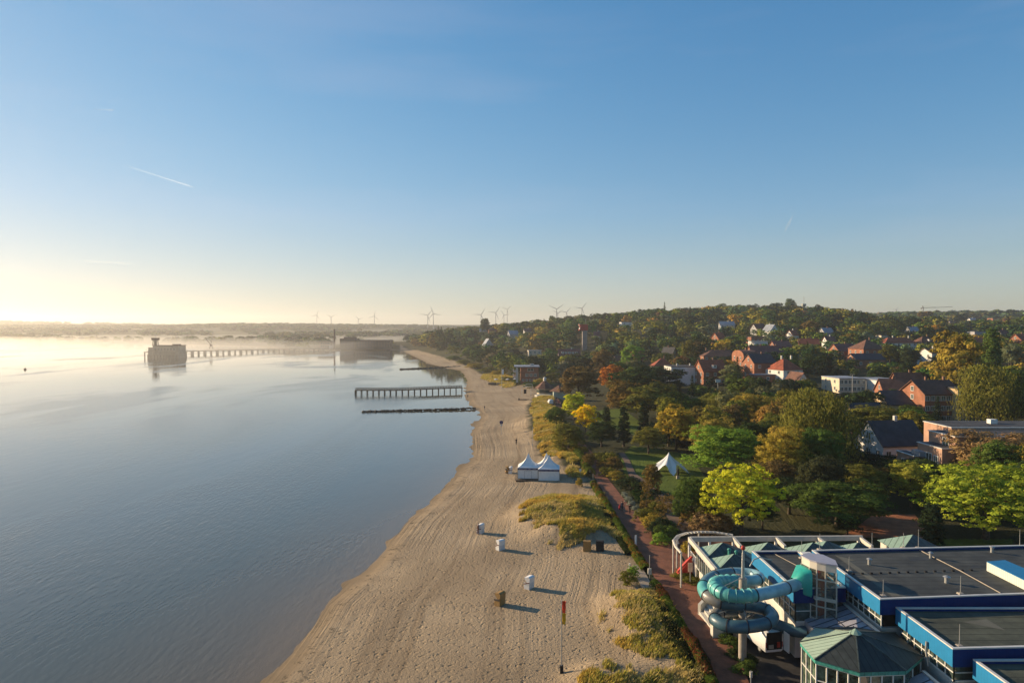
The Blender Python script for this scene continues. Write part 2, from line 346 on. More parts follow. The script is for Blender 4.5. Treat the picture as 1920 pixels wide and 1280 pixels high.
    h2 = N(nt, 'Math', operation='ADD'); L.new(h1.outputs[0], h2.inputs[0]); L.new(n5.outputs[0], h2.inputs[1])
    flat = N(nt, 'MapRange'); flat.inputs['From Min'].default_value = 2.5; flat.inputs['From Max'].default_value = 8; L.new(s.outputs['Fac'], flat.inputs['Value'])
    h3 = N(nt, 'Math', operation='MULTIPLY'); L.new(h2.outputs[0], h3.inputs[0]); L.new(flat.outputs[0], h3.inputs[1])
    h3b = N(nt, 'Math', operation='MULTIPLY'); L.new(h3.outputs[0], h3b.inputs[0])
    inv = N(nt, 'MapRange'); inv.inputs['To Min'].default_value = 1.0; inv.inputs['To Max'].default_value = .35; L.new(zr.outputs[0], inv.inputs['Value']); L.new(inv.outputs[0], h3b.inputs[1])
    h4 = N(nt, 'Math', operation='MULTIPLY'); L.new(tn.outputs[0], h4.inputs[0]); L.new(zr.outputs[0], h4.inputs[1])
    h5 = N(nt, 'Math', operation='MULTIPLY_ADD'); L.new(h4.outputs[0], h5.inputs[0]); h5.inputs[1].default_value = .95; L.new(h3b.outputs[0], h5.inputs[2])
    bp = N(nt, 'Bump', Strength=1.0, Distance=.36); L.new(h5.outputs[0], bp.inputs['Height']); L.new(bp.outputs[0], b.inputs['Normal'])
    return m
def polar_grid(rs, angs):
    A, Rr = np.meshgrid(angs, rs); x = Rr * np.sin(A); y = Rr * np.cos(A); nr, na = A.shape
    i = np.arange(nr - 1)[:, None] * na; k = np.arange(na - 1)[None, :]; a = (i + k).ravel()
    Fq = np.stack([a, a + na, a + na + 1, a + 1], 1); return x.ravel(), y.ravel(), Fq[:, ::-1]
angs = np.radians(np.concatenate([np.arange(-180, -46, 4.), np.arange(-46, -14, .5), np.arange(-14, 44, .125), np.arange(44, 48, .5), np.arange(48, 181, 4.)]))
rs = np.concatenate([[.5, 20, 40], np.geomspace(52, 420, 420), np.geomspace(425, 1500, 150), np.geomspace(1540, 6000, 70)])
gx, gy, gF = polar_grid(rs, angs)
gz = height(gx, gy)
gd, gal = seg_dist(gx, gy, SHP); gs = np.where(inside(gx, gy, POLY), gd, -gd)
# inland edge of the sand, given in picture points of the ground at beach level
edge_px = [(1330,1400),(1290,1280),(1262,1220),(1232,1150),(1205,1095),(1192,1060),(1168,1015),(1140,960),(1108,905),(1090,885),(1062,880),(1042,860),(1015,850),(998,820),(992,790),(990,765),(1000,745),(1012,728),(1000,722),(985,722),(945,722),(925,712),(905,700),(880,686),(850,676),(815,666),(780,656),(750,652)]
EDGE = [(60, -400), (32, 20)] + [tuple(W(a, b, 1.8)[:2]) for a, b in edge_px]
sp = np.concatenate([np.array(EDGE), SHP[2:28][::-1], SHP[:2][::-1]])
SANDPOLY = sp
sandm = inside(gx, gy, sp).astype(float)
dE, _ = seg_dist(gx, gy, np.array(EDGE)); sgn = np.where(sandm > 0, 1, -1)
sand_a = sstep(-1.5, 1.5, dE * sgn + (fbm(gx, gy, 3, 3, 3) - .5) * 4)
far_shore = sstep(-6, 0, 6 - np.abs(gs)) * (np.hypot(gx, gy) > 800); sand_a = np.maximum(sand_a, far_shore * .8); sand_a = np.where(gs < 0, 1, sand_a)
lawn_px = [[(1178,905),(1160,860),(1185,835),(1290,850),(1330,905),(1300,950),(1255,925),(1215,915)], [(1120,790),(1118,770),(1165,765),(1200,790),(1190,815),(1140,800)],
           [(1740,795),(1730,812),(1800,815),(1800,795)], [(1755,690),(1755,702),(1860,700),(1860,688)], [(1690,1010),(1700,1040),(1900,1040),(1900,1010)]]
lawn_a = np.zeros(len(gx))
for q in lawn_px:
    lawn_a = np.maximum(lawn_a, inside(gx, gy, np.array([tuple(G(a, b)[:2]) for a, b in q])).astype(float))
field_a = ((fbm(gx, gy, 260, 2, 31) > .56) & (np.hypot(gx, gy) > 1450)).astype(float)
ground_m = ground_material()
me = np_mesh('ground', np.stack([gx, gy, gz], 1), gF, [ground_m], smooth=True, attrs=dict(shore_dist=gs, shore_along=gal, sand=sand_a, lawn=lawn_a, field=field_a))
tag(link('ground', me), kind='structure')
# water
def water_material():
    m, nt, b = new_mat('water'); L = nt.links; geo = N(nt, 'NewGeometry'); dp = attr(nt, 'depth')
    b.inputs['Roughness'].default_value = .03; b.inputs['IOR'].default_value = 1.42; b.inputs['Specular IOR Level'].default_value = .6
    c = N(nt, 'ValToRGB'); e = c.color_ramp.elements; e[0].position = 0; e[0].color = (.16, .115, .06, 1); e[1].position = 1; e[1].color = (.050, .062, .050, 1)
    k = e.new(.07); k.color = (.11, .09, .055, 1); k = e.new(.25); k.color = (.065, .072, .055, 1); k = e.new(.55); k.color = (.058, .072, .066, 1)
    nn = N(nt, 'TexNoise', Scale=.06, Detail=3.0); L.new(geo.outputs['Position'], nn.inputs[0])
    ma = N(nt, 'Math', operation='MULTIPLY_ADD'); L.new(nn.outputs[0], ma.inputs[0]); ma.inputs[1].default_value = .5; ma.inputs[2].default_value = .75
    mm = N(nt, 'Math', operation='MULTIPLY'); L.new(ma.outputs[0], mm.inputs[0]); L.new(dp.outputs['Fac'], mm.inputs[1])
    L.new(mm.outputs[0], c.inputs[0]); L.new(c.outputs[0], b.inputs['Base Color'])
    # ripples: soft swell bands parallel to the beach plus cat's-paw patches of finer ripple
    mpn = N(nt, 'Mapping'); mpn.inputs['Rotation'].default_value = (0, 0, .35); mpn.inputs['Scale'].default_value = (.5, .16, 1); L.new(geo.outputs['Position'], mpn.inputs[0])
    w1 = N(nt, 'TexNoise', Scale=.9, Detail=4.0, Roughness=.55); L.new(mpn.outputs[0], w1.inputs[0])
    w2 = N(nt, 'TexNoise', Scale=3.2, Detail=3.0); L.new(mpn.outputs[0], w2.inputs[0])
    mp2 = N(nt, 'Mapping'); mp2.inputs['Rotation'].default_value = (0, 0, .5); mp2.inputs['Scale'].default_value = (.011, .0045, 1); L.new(geo.outputs['Position'], mp2.inputs[0])
    pz = N(nt, 'TexNoise', Scale=1.0, Detail=4.0, Roughness=.6, Distortion=.6); L.new(mp2.outputs[0], pz.inputs[0])
    pr = N(nt, 'MapRange'); pr.inputs['From Min'].default_value = .5; pr.inputs['From Max'].default_value = .62; L.new(pz.outputs[0], pr.inputs['Value'])
    m2 = N(nt, 'Math', operation='MULTIPLY_ADD'); L.new(pr.outputs[0], m2.inputs[0]); m2.inputs[1].default_value = .75; m2.inputs[2].default_value = .07
    m3 = N(nt, 'Math', operation='MULTIPLY'); L.new(w2.outputs[0], m3.inputs[0]); L.new(m2.outputs[0], m3.inputs[1])
    m4 = N(nt, 'Math', operation='MULTIPLY_ADD'); L.new(w1.outputs[0], m4.inputs[0]); m4.inputs[1].default_value = .42; L.new(m3.outputs[0], m4.inputs[2])
    bp = N(nt, 'Bump', Strength=.55, Distance=.14); L.new(m4.outputs[0], bp.inputs['Height']); L.new(bp.outputs[0], b.inputs['Normal'])
    rr = N(nt, 'MapRange'); rr.inputs['To Min'].default_value = .02; rr.inputs['To Max'].default_value = .16; L.new(pr.outputs[0], rr.inputs['Value']); L.new(rr.outputs[0], b.inputs['Roughness'])
    return m
wa = np.radians(np.concatenate([np.arange(-180, -50, 5.), np.arange(-50, 10, .5), np.arange(10, 181, 6.)]))
wr_ = np.concatenate([[.5, 25], np.geomspace(45, 2200, 170), [3000, 4500, 6000]])
wx, wy, wF = polar_grid(wr_, wa); wd_, _ = seg_dist(wx, wy, SHP); ws = np.where(inside(wx, wy, POLY), 0, wd_)
me = np_mesh('water', np.stack([wx, wy, np.full(len(wx), .04)], 1), wF, [water_material()], smooth=True, attrs=dict(depth=np.clip(ws / 80, 0, 1)))
tag(link('water', me), kind='structure')
# ribbons lying on the ground (paths): centreline edges from picture points
def drape(name, left, right, m, lift=.05, kerb=0, ncross=5, z=None, kind='structure'):
    def dense(P, n=70):
        P = np.array([tuple((G(a, b) if z is None else W(a, b, z))[:2]) for a, b in P]); d = np.r_[0, np.cumsum(np.hypot(*np.diff(P, axis=0).T))]; t = np.linspace(0, d[-1], n)
        return np.stack([np.interp(t, d, P[:, 0]), np.interp(t, d, P[:, 1])], 1)
    a, b = dense(left), dense(right); n = len(a); V = []
    for i in range(n):
        for k in range(ncross):
            p = a[i] + (b[i] - a[i]) * k / (ncross - 1); V.append(p)
    V = np.array(V); Z = height(V[:, 0], V[:, 1]).reshape(n, ncross); Z = np.repeat(Z.max(1, keepdims=True), ncross, 1).ravel() + lift
    q = np.arange(n - 1)[:, None] * ncross + np.arange(ncross - 1)[None, :]; q = q.ravel(); Fq = np.stack([q, q + 1, q + ncross + 1, q + ncross], 1)
    me = np_mesh(name, np.c_[V, Z], Fq, [m], smooth=False); me.update()
    if me.polygons[0].normal.z < 0: me.flip_normals()
    return tag(link(name, me), kind=kind)
brickred = mat('red_clinker', (.21, .082, .045, 1), .9, .22, .6, bump=.5, bscale=5)
palepath = mat('gravel_path', (.17, .11, .075, 1), .95, .25, .5)
asphalt = mat('asphalt', (.045, .043, .042, 1), .9, .25, .7)
drape('promenade', [(1352,1400),(1335,1242),(1307,1202),(1282,1167),(1250,1115),(1225,1080),(1200,1034),(1169,988),(1141,939),(1117,899),(1098,860),(1078,830),(1068,815)],
      [(1450,1400),(1400,1272),(1382,1237),(1360,1200),(1337,1178),(1322,1140),(1305,1090),(1268,1030),(1232,1004),(1197,970),(1165,929),(1137,893),(1113,852),(1092,826),(1078,808)], brickred, .06)
drape('park_path', [(1330,1010),(1295,1010),(1262,985),(1240,955),(1200,920),(1180,895),(1170,865),(1160,850)], [(1370,1000),(1330,1000),(1285,978),(1262,945),(1225,912),(1192,888),(1180,862),(1170,848)], palepath, .09)
drape('forecourt', [(1262,1012),(1275,1035),(1290,1060)], [(1360,1000),(1380,1010),(1400,1030)], brickred, .03)
drape('courtyard', [(1350,1195),(1400,1290),(1440,1400)], [(1500,1150),(1560,1260),(1600,1400)], asphalt, .04)
drape('red_court', [(1575,1008),(1605,990),(1635,966)], [(1740,1012),(1735,988),(1715,964)], mat('court_clinker', (.34, .13, .06, 1), .9, .2, .6, bump=.4), .05)
drape('beach_access', [(1184,1062),(1193,1082),(1205,1108)], [(1200,1058),(1214,1082),(1226,1106)], mat('concrete_slab', (.30, .25, .19, 1), .9, .15, 1), .12)
# ------------------------------------------------------------------ the swimming baths
M = {}
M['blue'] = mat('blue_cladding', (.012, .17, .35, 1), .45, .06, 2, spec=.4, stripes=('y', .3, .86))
M['blue_shaded'] = mat('blue_cladding_shaded', (.006, .028, .12, 1), .7, .06, 2, spec=.12, stripes=('x', .3, .86))  # darker copy of the blue cladding, shade painted in for front and back
M['white'] = mat('white_render', (.52, .49, .43, 1), .8, .1, .8, bump=.1)
M['whitep'] = mat('white_paint', (.66, .64, .58, 1), .5, .05, 3)
M['cap'] = mat('parapet_cap', (.66, .62, .55, 1), .4, .06, 1, metal=.2)
M['tar'] = mat('roofing_felt', (.062, .066, .060, 1), .8, .30, .35, bump=.3, bscale=12, stripes=('y', .95, .5), col2=(.024, .027, .027, 1))
M['tar2'] = mat('roofing_felt_mossy', (.072, .078, .055, 1), .88, .3, .5, bump=.3, bscale=12, stripes=('y', 1.05, .5), col2=(.028, .034, .026, 1))
M['felt_patch'] = mat('roofing_felt_new', (.125, .125, .10, 1), .9, .12, .8)
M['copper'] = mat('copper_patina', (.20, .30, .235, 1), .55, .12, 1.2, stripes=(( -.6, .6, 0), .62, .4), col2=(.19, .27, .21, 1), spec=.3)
M['copper_shaded'] = mat('copper_patina_shaded', (.075, .095, .085, 1), .55, .2, 1.2, stripes=((.9, .35, 0), .6, .55), col2=(.035, .045, .04, 1))  # shade painted into the copper for roof faces turned from the sun
M['teal'] = mat('copper_fascia', (.06, .30, .24, 1), .5, .2, 4, stripes=((.7, .7, 0), .4, .6))
M['glass'] = glass_mat('window_glass', (.05, .07, .06, 1))
M['glasst'] = glass_mat('tower_glass', (.11, .12, .09, 1), .05); 
_b = M['glasst'].node_tree.nodes['Principled BSDF']; _b.inputs['Alpha'].default_value = .5
M['skirt'] = mat('sloped_glazing', (.30, .30, .34, 1), .18, .12, .7, spec=.6)
M['skirtf'] = mat('dark_glazing_bar', (.03, .03, .035, 1), .5)
M['red'] = mat('red_paint', (.42, .035, .02, 1), .5, .12, 2)
M['steel'] = mat('galvanised_steel', (.38, .38, .36, 1), .45, .1, 3, metal=.5)
M['conc'] = mat('concrete', (.36, .31, .25, 1), .85, .14, 1.2, bump=.3)
M['conclight'] = mat('smooth_concrete', (.50, .47, .40, 1), .8, .08, 1.5, bump=.1)
M['salmon'] = mat('salmon_blind', (.62, .36, .20, 1), .8, .05)
M['black'] = mat('black_rubber', (.012, .012, .013, 1), .7)
def lerp(a, b, t): return tuple(a[i] + (b[i] - a[i]) * t for i in range(len(a)))
def flat_hall(name, quad, zt, zf, zw, zb, label, roofm, winbays=None, gk='glass', rh=.28):
    """quad: near-left, near-right, far-right, far-left (x,y). zt parapet top, zf bottom of blue fascia, zw sill, zb base"""
    c = (sum(p[0] for p in quad) / 4, sum(p[1] for p in quad) / 4); root = thing(name, (c[0], c[1], zb), label, 'building')
    inset = lambda k: [(c[0] + (p[0] - c[0]) * (1 - k / abs(p[0] - c[0])), c[1] + (p[1] - c[1]) * (1 - k / abs(p[1] - c[1]))) for p in quad]
    q1 = inset(.24)
    MB().prism(q1, zt - .9, zt - rh).build('roof', roofm, root)
    cap = MB()
    for i in range(4):
        a, b = quad[i], quad[(i + 1) % 4]; ai, bi = q1[i], q1[(i + 1) % 4]
        cap.prism([a, b, bi, ai], zt - .10, zt)
        MB().prism([a, b, bi, ai], zf, zt - .10).build('front_cladding' if i in (0, 2) else 'side_cladding', M['blue_shaded'] if i in (0, 2) else M['blue'], root)
    cap.build('parapet_cap', M['cap'], root)
    q2 = inset(.30); MB().prism(q2, zb, zw).build('wall', M['white'], root)
    MB().prism(inset(.6), zw, zf + .1).build('inner_wall', M['black'], root)
    if winbays:
        for side, n in winbays.items():
            i = {'front': 0, 'left': 3}[side]; a, b = q2[i], q2[(i + 1) % 4]
            a, b = (a, b) if side == 'front' else (b, a)
            for k in range(n):
                p, q = lerp(a, b, k / n), lerp(a, b, (k + 1) / n)
                fr = MB(); w = .07
                fr.bar((*p, zw), (*p, zf), w); fr.bar((*lerp(p, q, .03), zw + .05), (*lerp(p, q, .97), zw + .05), w, .1); zm = zw + (zf - zw) * .55
                fr.bar((*lerp(p, q, .03), zm), (*lerp(p, q, .97), zm), w, .07)
                wo_ = fr.build('window', M['whitep'], root)
                g = MB(); off = .05; dx, dy = ((0, off) if side == 'front' else (off, 0))
                g.add([(p[0] + dx, p[1] + dy, zw), (q[0] + dx, q[1] + dy, zw), (q[0] + dx, q[1] + dy, zf), (p[0] + dx, p[1] + dy, zf)], [(0, 1, 2, 3)])
                g.build('pane', M[gk], wo_)
    return root
mA = W(1650, 1122, 10); mB_ = W(1522, 1030, 10); mE = W(1920, 1112, 10); mC = W(1917, 1018, 10)
u = (mE - mA).normalized(); mE2 = mA + u * 30; mC2 = mC + Vector((u.x * 4, u.y * 4, 0))
main = flat_hall('swimming_hall', [tuple(mA[:2]), tuple(mE2[:2]), (mE2.x + .5, mC2.y - .3), tuple(mB_[:2])], 10, 8.6, 7.35, 2.4,
    'largest blue clad hall of the baths with wide flat felt roof', M['tar'], {'left': 13})
# patches of newer felt, seam cable, snow-guard blocks
def on_roof(px, py, z): return W(px, py, z)
MB().add([on_roof(a, b, 9.735) for a, b in [(1565,1040),(1605,1050),(1592,1051),(1690,1117),(1673,1117.5)]][::-1], [(0, 1, 2, 3, 4)]).build('felt_strip', M['felt_patch'], main)
MB().tube([on_roof(1719, 1028, 9.78), on_roof(1800, 1069, 9.78), on_roof(1876, 1111, 9.78)], .05, 5).build('roof_cable', M['conc'], main)
gs_ = []
for k in range(14): MB().box(on_roof(1600 + k * 17, 1075 - k * .55, 9.79), (.22, .16, .14)).build('snow_guard', M['black'], main)
def rod(px, py, z, h, parent_z=None, label='thin lightning rod on concrete foot on the felt roof'):
    p = W(px, py, z); t = thing('lightning_rod', p, label, 'lightning rod', group='lightning rods on the flat roofs of the baths')
    MB().box((0, 0, .06), (.5, .5, .12), top=.7).build('base', M['conc'], t, local=True)
    MB().cyl((0, 0, .1), .035, h, 6, .02).build('rod', M['steel'], t, local=True)
for (a, b, z, h, l) in [(1592,1070,9.75,1.3,'left edge of the largest felt roof beside the tower'), (1656,1117,9.75,1.35,'near left corner of the largest felt roof'), (1801,1113,9.75,1.5,'middle of the near edge of the largest felt roof'),
                     (1722,1027,9.75,1.9,'far edge of the largest felt roof before the dark cypress'), (1912,1024,9.75,1.7,'far right corner of the largest felt roof'), (1799,1211,9.0,1.6,'near corner of the second lower felt roof'),
                     (1537,1030,9.75,1.6,'far left corner of the largest felt roof'), (1635,1028,9.75,1.6,'far edge of the largest felt roof left of the middle'), (1694,1027,9.75,1.5,'far edge of the largest felt roof in the middle'), (1503,1046,8.75,1.8,'far edge of the middle roof by the white vent')]:
    rod(a, b, z, h, label='thin lightning rod at the ' + l)
for (a, b, s_) in [(1630, 1058, .5), (1745, 1046, .45), (1775, 1092, .6), (1860, 1035, .5)]:
    q_ = on_roof(a, b, 9.72); MB().cyl(tuple(q_), .16 * s_ * 2, .55, 10).cyl((q_.x, q_.y, q_.z + .55), .28 * s_ * 2, .12, 10, .1).build('roof_vent', M['steel'], main)
for pts_ in ([(1615,1090),(1660,1088),(1668,1096),(1628,1099)], [(1820,1060),(1838,1059),(1842,1064),(1822,1065)], [(1700,1044),(1745,1042),(1752,1049),(1706,1051)]):
    MB().add([on_roof(a, b, 9.733) for a, b in pts_][::-1], [(0, 1, 2, 3)]).build('felt_repair', mat('felt_repair', (.045, .048, .048, 1), .7, .2, 1), main)
# plant box on the main roof
pb = [on_roof(1850, 1069, 9.74), on_roof(1990, 1140, 9.74), on_roof(2040, 1135, 9.74), on_roof(1884, 1066, 9.74)]
t = thing('roof_plant_box', pb[0], 'long blue topped plant box with ribbed pale side on the largest roof', 'plant box')
MB().prism([tuple(p[:2]) for p in pb], 9.73, 10.55).build('ribbed_side', mat('ribbed_panel', (.62, .62, .52, 1), .5, .05, 2, stripes=((.6, .8, 0), .22, .6)), t)
MB().prism([tuple(p[:2]) for p in pb], 10.55, 10.62).build('top', M['blue'], t)
# second and third halls stepping down to the right
h2 = flat_hall('changing_wing', [(32.7, 50.2), (47, 50.9), (47, 57.7), (32.7, 57.75)], 9.27, 7.85, 6.6, 2.4, 'middle blue clad wing with flat felt roof in front of the largest hall', M['tar2'], {'left': 7, 'front': 4})
MB().add([W(a, b, 9.005) for a, b in [(1805,1165),(1850,1160),(1886,1181)]], [(2, 1, 0)]).build('felt_strip', M['felt_patch'], h2)
h3 = flat_hall('entrance_wing', [(34.0, 41), (47, 41.6), (47, 50.0), (34.0, 49.9)], 8.64, 7.2, 6.0, 2.4, 'nearest low blue clad wing with dark flat roof at the picture corner', M['tar2'], {'left': 7})
# downpipe on the second wing
MB().tube([(32.6, 53.2, 8.4), (32.55, 53.2, 7.7), (32.6, 53.0, 6.6)], .09, 8).build('downpipe', M['steel'], h2)
# left hall with blue fascia
h1 = flat_hall('slide_hall', [(26.0, 62.6), (31.0, 62.9), (31.0, 73.4), (25.9, 73.3)], 9.0, 7.6, 5.7, 2.4, 'blue clad hall with flat felt roof left of the glass stair tower', M['tar'], {'left': 8, 'front': 3})
c_ = MB(); c_.box((30.1, 69.3, 9.3), (.75, .6, 1.3)); c_.box((30.1, 69.3, 9.99), (1.0, .85, .12)); c_.build('vent_stack', M['whitep'], h1)
MB().cyl((28.6, 66.4, 8.7), .10, .45, 8).ball((28.6, 66.4, 9.17), .15).build('vent_pipe', M['whitep'], h1)
MB().tube([(28.2, 73, 8.77), (29.3, 68.5, 8.77), (30.4, 65, 8.77)], .04, 5).build('roof_cable', M['conc'], h1)
# concrete terrace below the slide hall
tr = thing('terrace', (24.6, 67, 2.5), 'grey terrace with railing and tables below the blue slide hall windows', 'terrace')
MB().box((24.6, 70.6, 3.4), (2.6, 5.2, 1.8)).build('slab', M['conc'], tr)
rl = MB()
for k in range(5): rl.bar((23.35, 68.1 + k * 1.2, 4.3), (23.35, 68.1 + k * 1.2, 5.2), .05)
rl.bar((23.35, 68.1, 5.2), (23.35, 73, 5.2), .06); rl.bar((23.35, 68.1, 4.75), (23.35, 73, 4.75), .03); rl.bar((23.35, 68.1, 5.2), (25.8, 68.1, 5.2), .06); rl.bar((23.35, 68.1, 4.75), (25.8, 68.1, 4.75), .03); rl.build('railing', M['steel'], tr)
for k, (x, y) in enumerate([(24.6, 72.2), (24.9, 70.6), (24.5, 69.0)]):
    t = thing('cafe_table', (x, y, 4.3), 'round cafe table on the terrace, %s' % ['farthest from the slide entrance', 'between the other two tables', 'nearest to the slide tube'][k], 'table', group='cafe tables on the baths terrace')
    MB().cyl((0, 0, .70), .45, .05, 12).build('table_top', M['conc'], t, local=True); MB().cyl((0, 0, 0), .05, .7, 6).build('leg', M['steel'], t, local=True)
# copper roofed pavilion on the left with white beams
pv = thing('cafe_pavilion', (25, 79, 2.5), 'pale pavilion with rows of green copper pyramid roofs and white beams', 'building')
x0, x1, y0, y1 = 22.5, 27.6, 74.5, 82.5
MB().box(((x0 + x1) / 2 + .12, (y0 + y1) / 2, 4.3), (x1 - x0 - .24, y1 - y0 - .2, 3.6)).build('wall', M['white'], pv)
MB().box((33.0, 80.6, 4.3), (10.6, 3.6, 3.6)).build('wall', M['white'], pv)
def pyramid(cx, cy, wx, wy, z, h, ax=0):
    v = [(cx - wx / 2, cy - wy / 2, z), (cx + wx / 2, cy - wy / 2, z), (cx + wx / 2, cy + wy / 2, z), (cx - wx / 2, cy + wy / 2, z), (cx + ax, cy, z + h)]
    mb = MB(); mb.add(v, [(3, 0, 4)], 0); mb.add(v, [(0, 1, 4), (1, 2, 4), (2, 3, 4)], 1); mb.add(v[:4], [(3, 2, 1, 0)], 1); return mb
for (cx, cy, wx, wy) in [(25.05, 76.5, 5.3, 4.1), (25.05, 80.6, 5.3, 4.1), (30.4, 80.6, 5.3, 4.1), (35.75, 80.6, 5.3, 4.1), (41.1, 80.6, 5.3, 4.1)]:
    pyramid(cx, cy, wx, wy, 6.25, 1.35).build('roof', [M['copper'], M['copper_shaded']], pv)
for (x, y) in [(25.3, 79.0), (25.9, 78.3)]: MB().cyl((x, y, 6.5), .17, .7, 8).ball((x, y, 7.25), (.25, .25, .16)).build('roof_vent', M['teal'], pv)
bm = MB()
bm.bar((22.35, 74.3, 6.45), (22.35, 85.6, 6.45), .3, .55); bm.bar((22.5, 85.5, 6.45), (44.4, 86.0, 6.45), .3, .6)
for x in (27.9, 33.3, 38.6, 43.9): bm.bar((x, 82.7, 6.3), (x, 85.4, 6.5), .3, .5)
bm.build('beam', M['conclight'], pv)
for (x, y) in [(22.35, 85.5), (24.9, 85.5), (27.9, 85.6), (33.3, 85.7), (38.6, 85.8), (43.9, 86)]: MB().bar((x, y, 2.4), (x, y, 6.15), .26).build('column', M['whitep'], pv)
for k in range(9):
    y = 75.0 + k * .88
    fr = MB(); fr.box((22.46, y, 4.95), (.12, .06, 1.9)); fr.box((22.46, y + .44, 5.85), (.12, .84, .07)); fr.box((22.46, y + .44, 4.0), (.12, .84, .07)); w_ = fr.build('window', M['whitep'], pv)
    MB().box((22.5, y + .44, 4.92), (.06, .80, 1.75)).build('pane', M['glass'], w_)
MB().box((26.6, 74.45, 5.3), (.7, .1, 1.6)).build('shutter', M['steel'], pv)
# balcony between pavilion beam and wall
bl = MB(); bl.box((23.6, 84.0, 4.1), (2.3, 2.9, .18))
for k in range(10): bl.bar((22.45, 82.7 + k * .3, 4.2), (22.45, 82.7 + k * .3, 5.0), .04)
bl.bar((22.45, 82.6, 5.05), (22.45, 85.4, 5.05), .07); bl.build('balcony', M['whitep'], pv)
MB().box((22.5, 84.0, 3.2), (.16, 2.8, 1.6)).build('wall', M['white'], pv)
# small copper pavilions behind the main hall
for (a, b, l) in [(1712, 1029, 'small blue green copper pyramid roof behind the largest hall'), (1550, 1024, 'dark hipped copper roof behind the far left corner of the largest hall')]:
    p = W(a, b, 6.2); t = thing('roof_pavilion', (p.x, 84 if a > 1600 else 81.5, 2.4), l, 'building')
    c2 = (p.x * (84 if a > 1600 else 81.5) / p.y, 84 if a > 1600 else 81.5)
    t.location = (c2[0], c2[1], 2.4)
    MB().box((c2[0], c2[1], 4.2), (5.6, 4.6, 3.6)).build('wall', M['white'], t); pyramid(c2[0], c2[1], 6.2, 5.2, 6.0, 1.5).build('roof', [M['copper'], M['copper_shaded']], t)
# curved pergola ring
arc = [(20.1, 80.6), (20.0, 83.0), (20.3, 85.4), (21.2, 87.2), (22.6, 88.4), (24.5, 89.0), (26.6, 88.8), (28.5, 87.6)]
t = thing('curved_pergola', (20.1, 85, 2.6), 'curved pale pergola beam on slim posts beside the promenade', 'pergola')
bb = MB(); bb.tube([(x, y, 6.3) for x, y in arc], .16, 6, sm=False)
bb.build('curved_beam', M['conclight'], t)
for i in range(26):
    f = i / 26 * (len(arc) - 1); k = int(f); a, b = arc[k], arc[k + 1]; p = lerp(a, b, f - k); cxy = (24.6, 84.5); d = Vector((cxy[0] - p[0], cxy[1] - p[1], 0)).normalized()
    if i > 4: MB().bar((p[0], p[1], 6.42), (p[0] + d.x * .55, p[1] + d.y * .55, 6.42), .1, .1).build('rafter', M['conclight'], t)
for i in (0, 2, 3, 5, 7): MB().cyl((arc[i][0], arc[i][1], 2.2), .11, 4.0, 8).build('post', M['conclight'], t)
# red stair and signboard
t = thing('red_ramp', (21.4, 84, 2.5), 'red sloping ramp wall beside the white pavilion', 'ramp')
MB().add([(20.5, 83.6, 2.5), (22.2, 83.6, 2.5), (22.2, 83.6, 4.7), (20.5, 83.6, 2.75), (20.5, 84.6, 2.5), (22.2, 84.6, 2.5), (22.2, 84.6, 4.7), (20.5, 84.6, 2.75)], [(0, 1, 2, 3), (7, 6, 5, 4), (3, 2, 6, 7), (0, 3, 7, 4), (1, 5, 6, 2), (0, 4, 5, 1)]).build('ramp_wall', M['red'], t)
MB().bar((20.4, 83.45, 3.0), (22.2, 83.45, 4.95), .12, .2).build('handrail', M['red'], t)
t = thing('signboard', (21.4, 81.4, 2.6), 'small pale upright signboard on a post before the red ramp', 'sign')
MB().bar((0, 0, 0), (0, 0, 2.2), .08).build('post', M['steel'], t, local=True); MB().box((0, -.06, 1.75), (.55, .05, 1.1)).build('board', mat('sign_board', (.62, .45, .33, 1), .5), t, local=True)
# glass stair tower
tw = thing('stair_tower', (28.6, 63.2, 2.4), 'tall curved glass stair tower with grey lid where the water slide starts', 'tower')
plan = [(27.45, 64.3), (27.7, 63.1), (28.1, 62.5), (28.7, 62.05), (29.5, 61.6), (29.9, 62.9), (29.5, 64.4), (28.4, 64.9)]
MB().prism([(28.65 + (x - 28.65) * 1.06, 63.3 + (y - 63.3) * 1.06) for x, y in plan], 11.4, 11.52).build('roof', mat('tower_roof', (.34, .33, .38, 1), .4, .06), tw)
MB().prism(plan, 10.75, 11.4).build('upper_band', mat('tower_band', (.55, .50, .42, 1), .5, .06), tw)
gp = MB(); fm = MB()
for i in range(len(plan)):
    a, b = plan[i], plan[(i + 1) % len(plan)]
    gp.add([(*a, 2.4), (*b, 2.4), (*b, 10.75), (*a, 10.75)], [(0, 1, 2, 3)])
    fm.bar((*a, 2.4), (*a, 10.75), .10)
    for z in (3.6, 5.0, 6.2, 7.4, 8.15, 9.9): fm.bar((*a, z), (*b, z), .07, .12 if z not in (8.15, 5.0) else .3)
gp.build('glazing', M['glasst'], tw); fm.build('frame', mat('tower_frame', (.42, .40, .34, 1), .5), tw)
MB().cyl((28.75, 63.1, 2.4), .38, 8.2, 14).build('stair_core', M['red'], tw)
st_ = MB()
for k in range(34):
    a = k * .42; z = 3 + k * .22; st_.bar((28.75 + .38 * math.cos(a), 63.1 + .38 * math.sin(a), z), (28.75 + .9 * math.cos(a), 63.1 + .9 * math.sin(a), z), .22, .06)
st_.build('stairs', M['conc'], tw)
MB().box((28.7, 63.25, 8.1), (1.6, 1.9, .14)).build('landing', M['conclight'], tw)
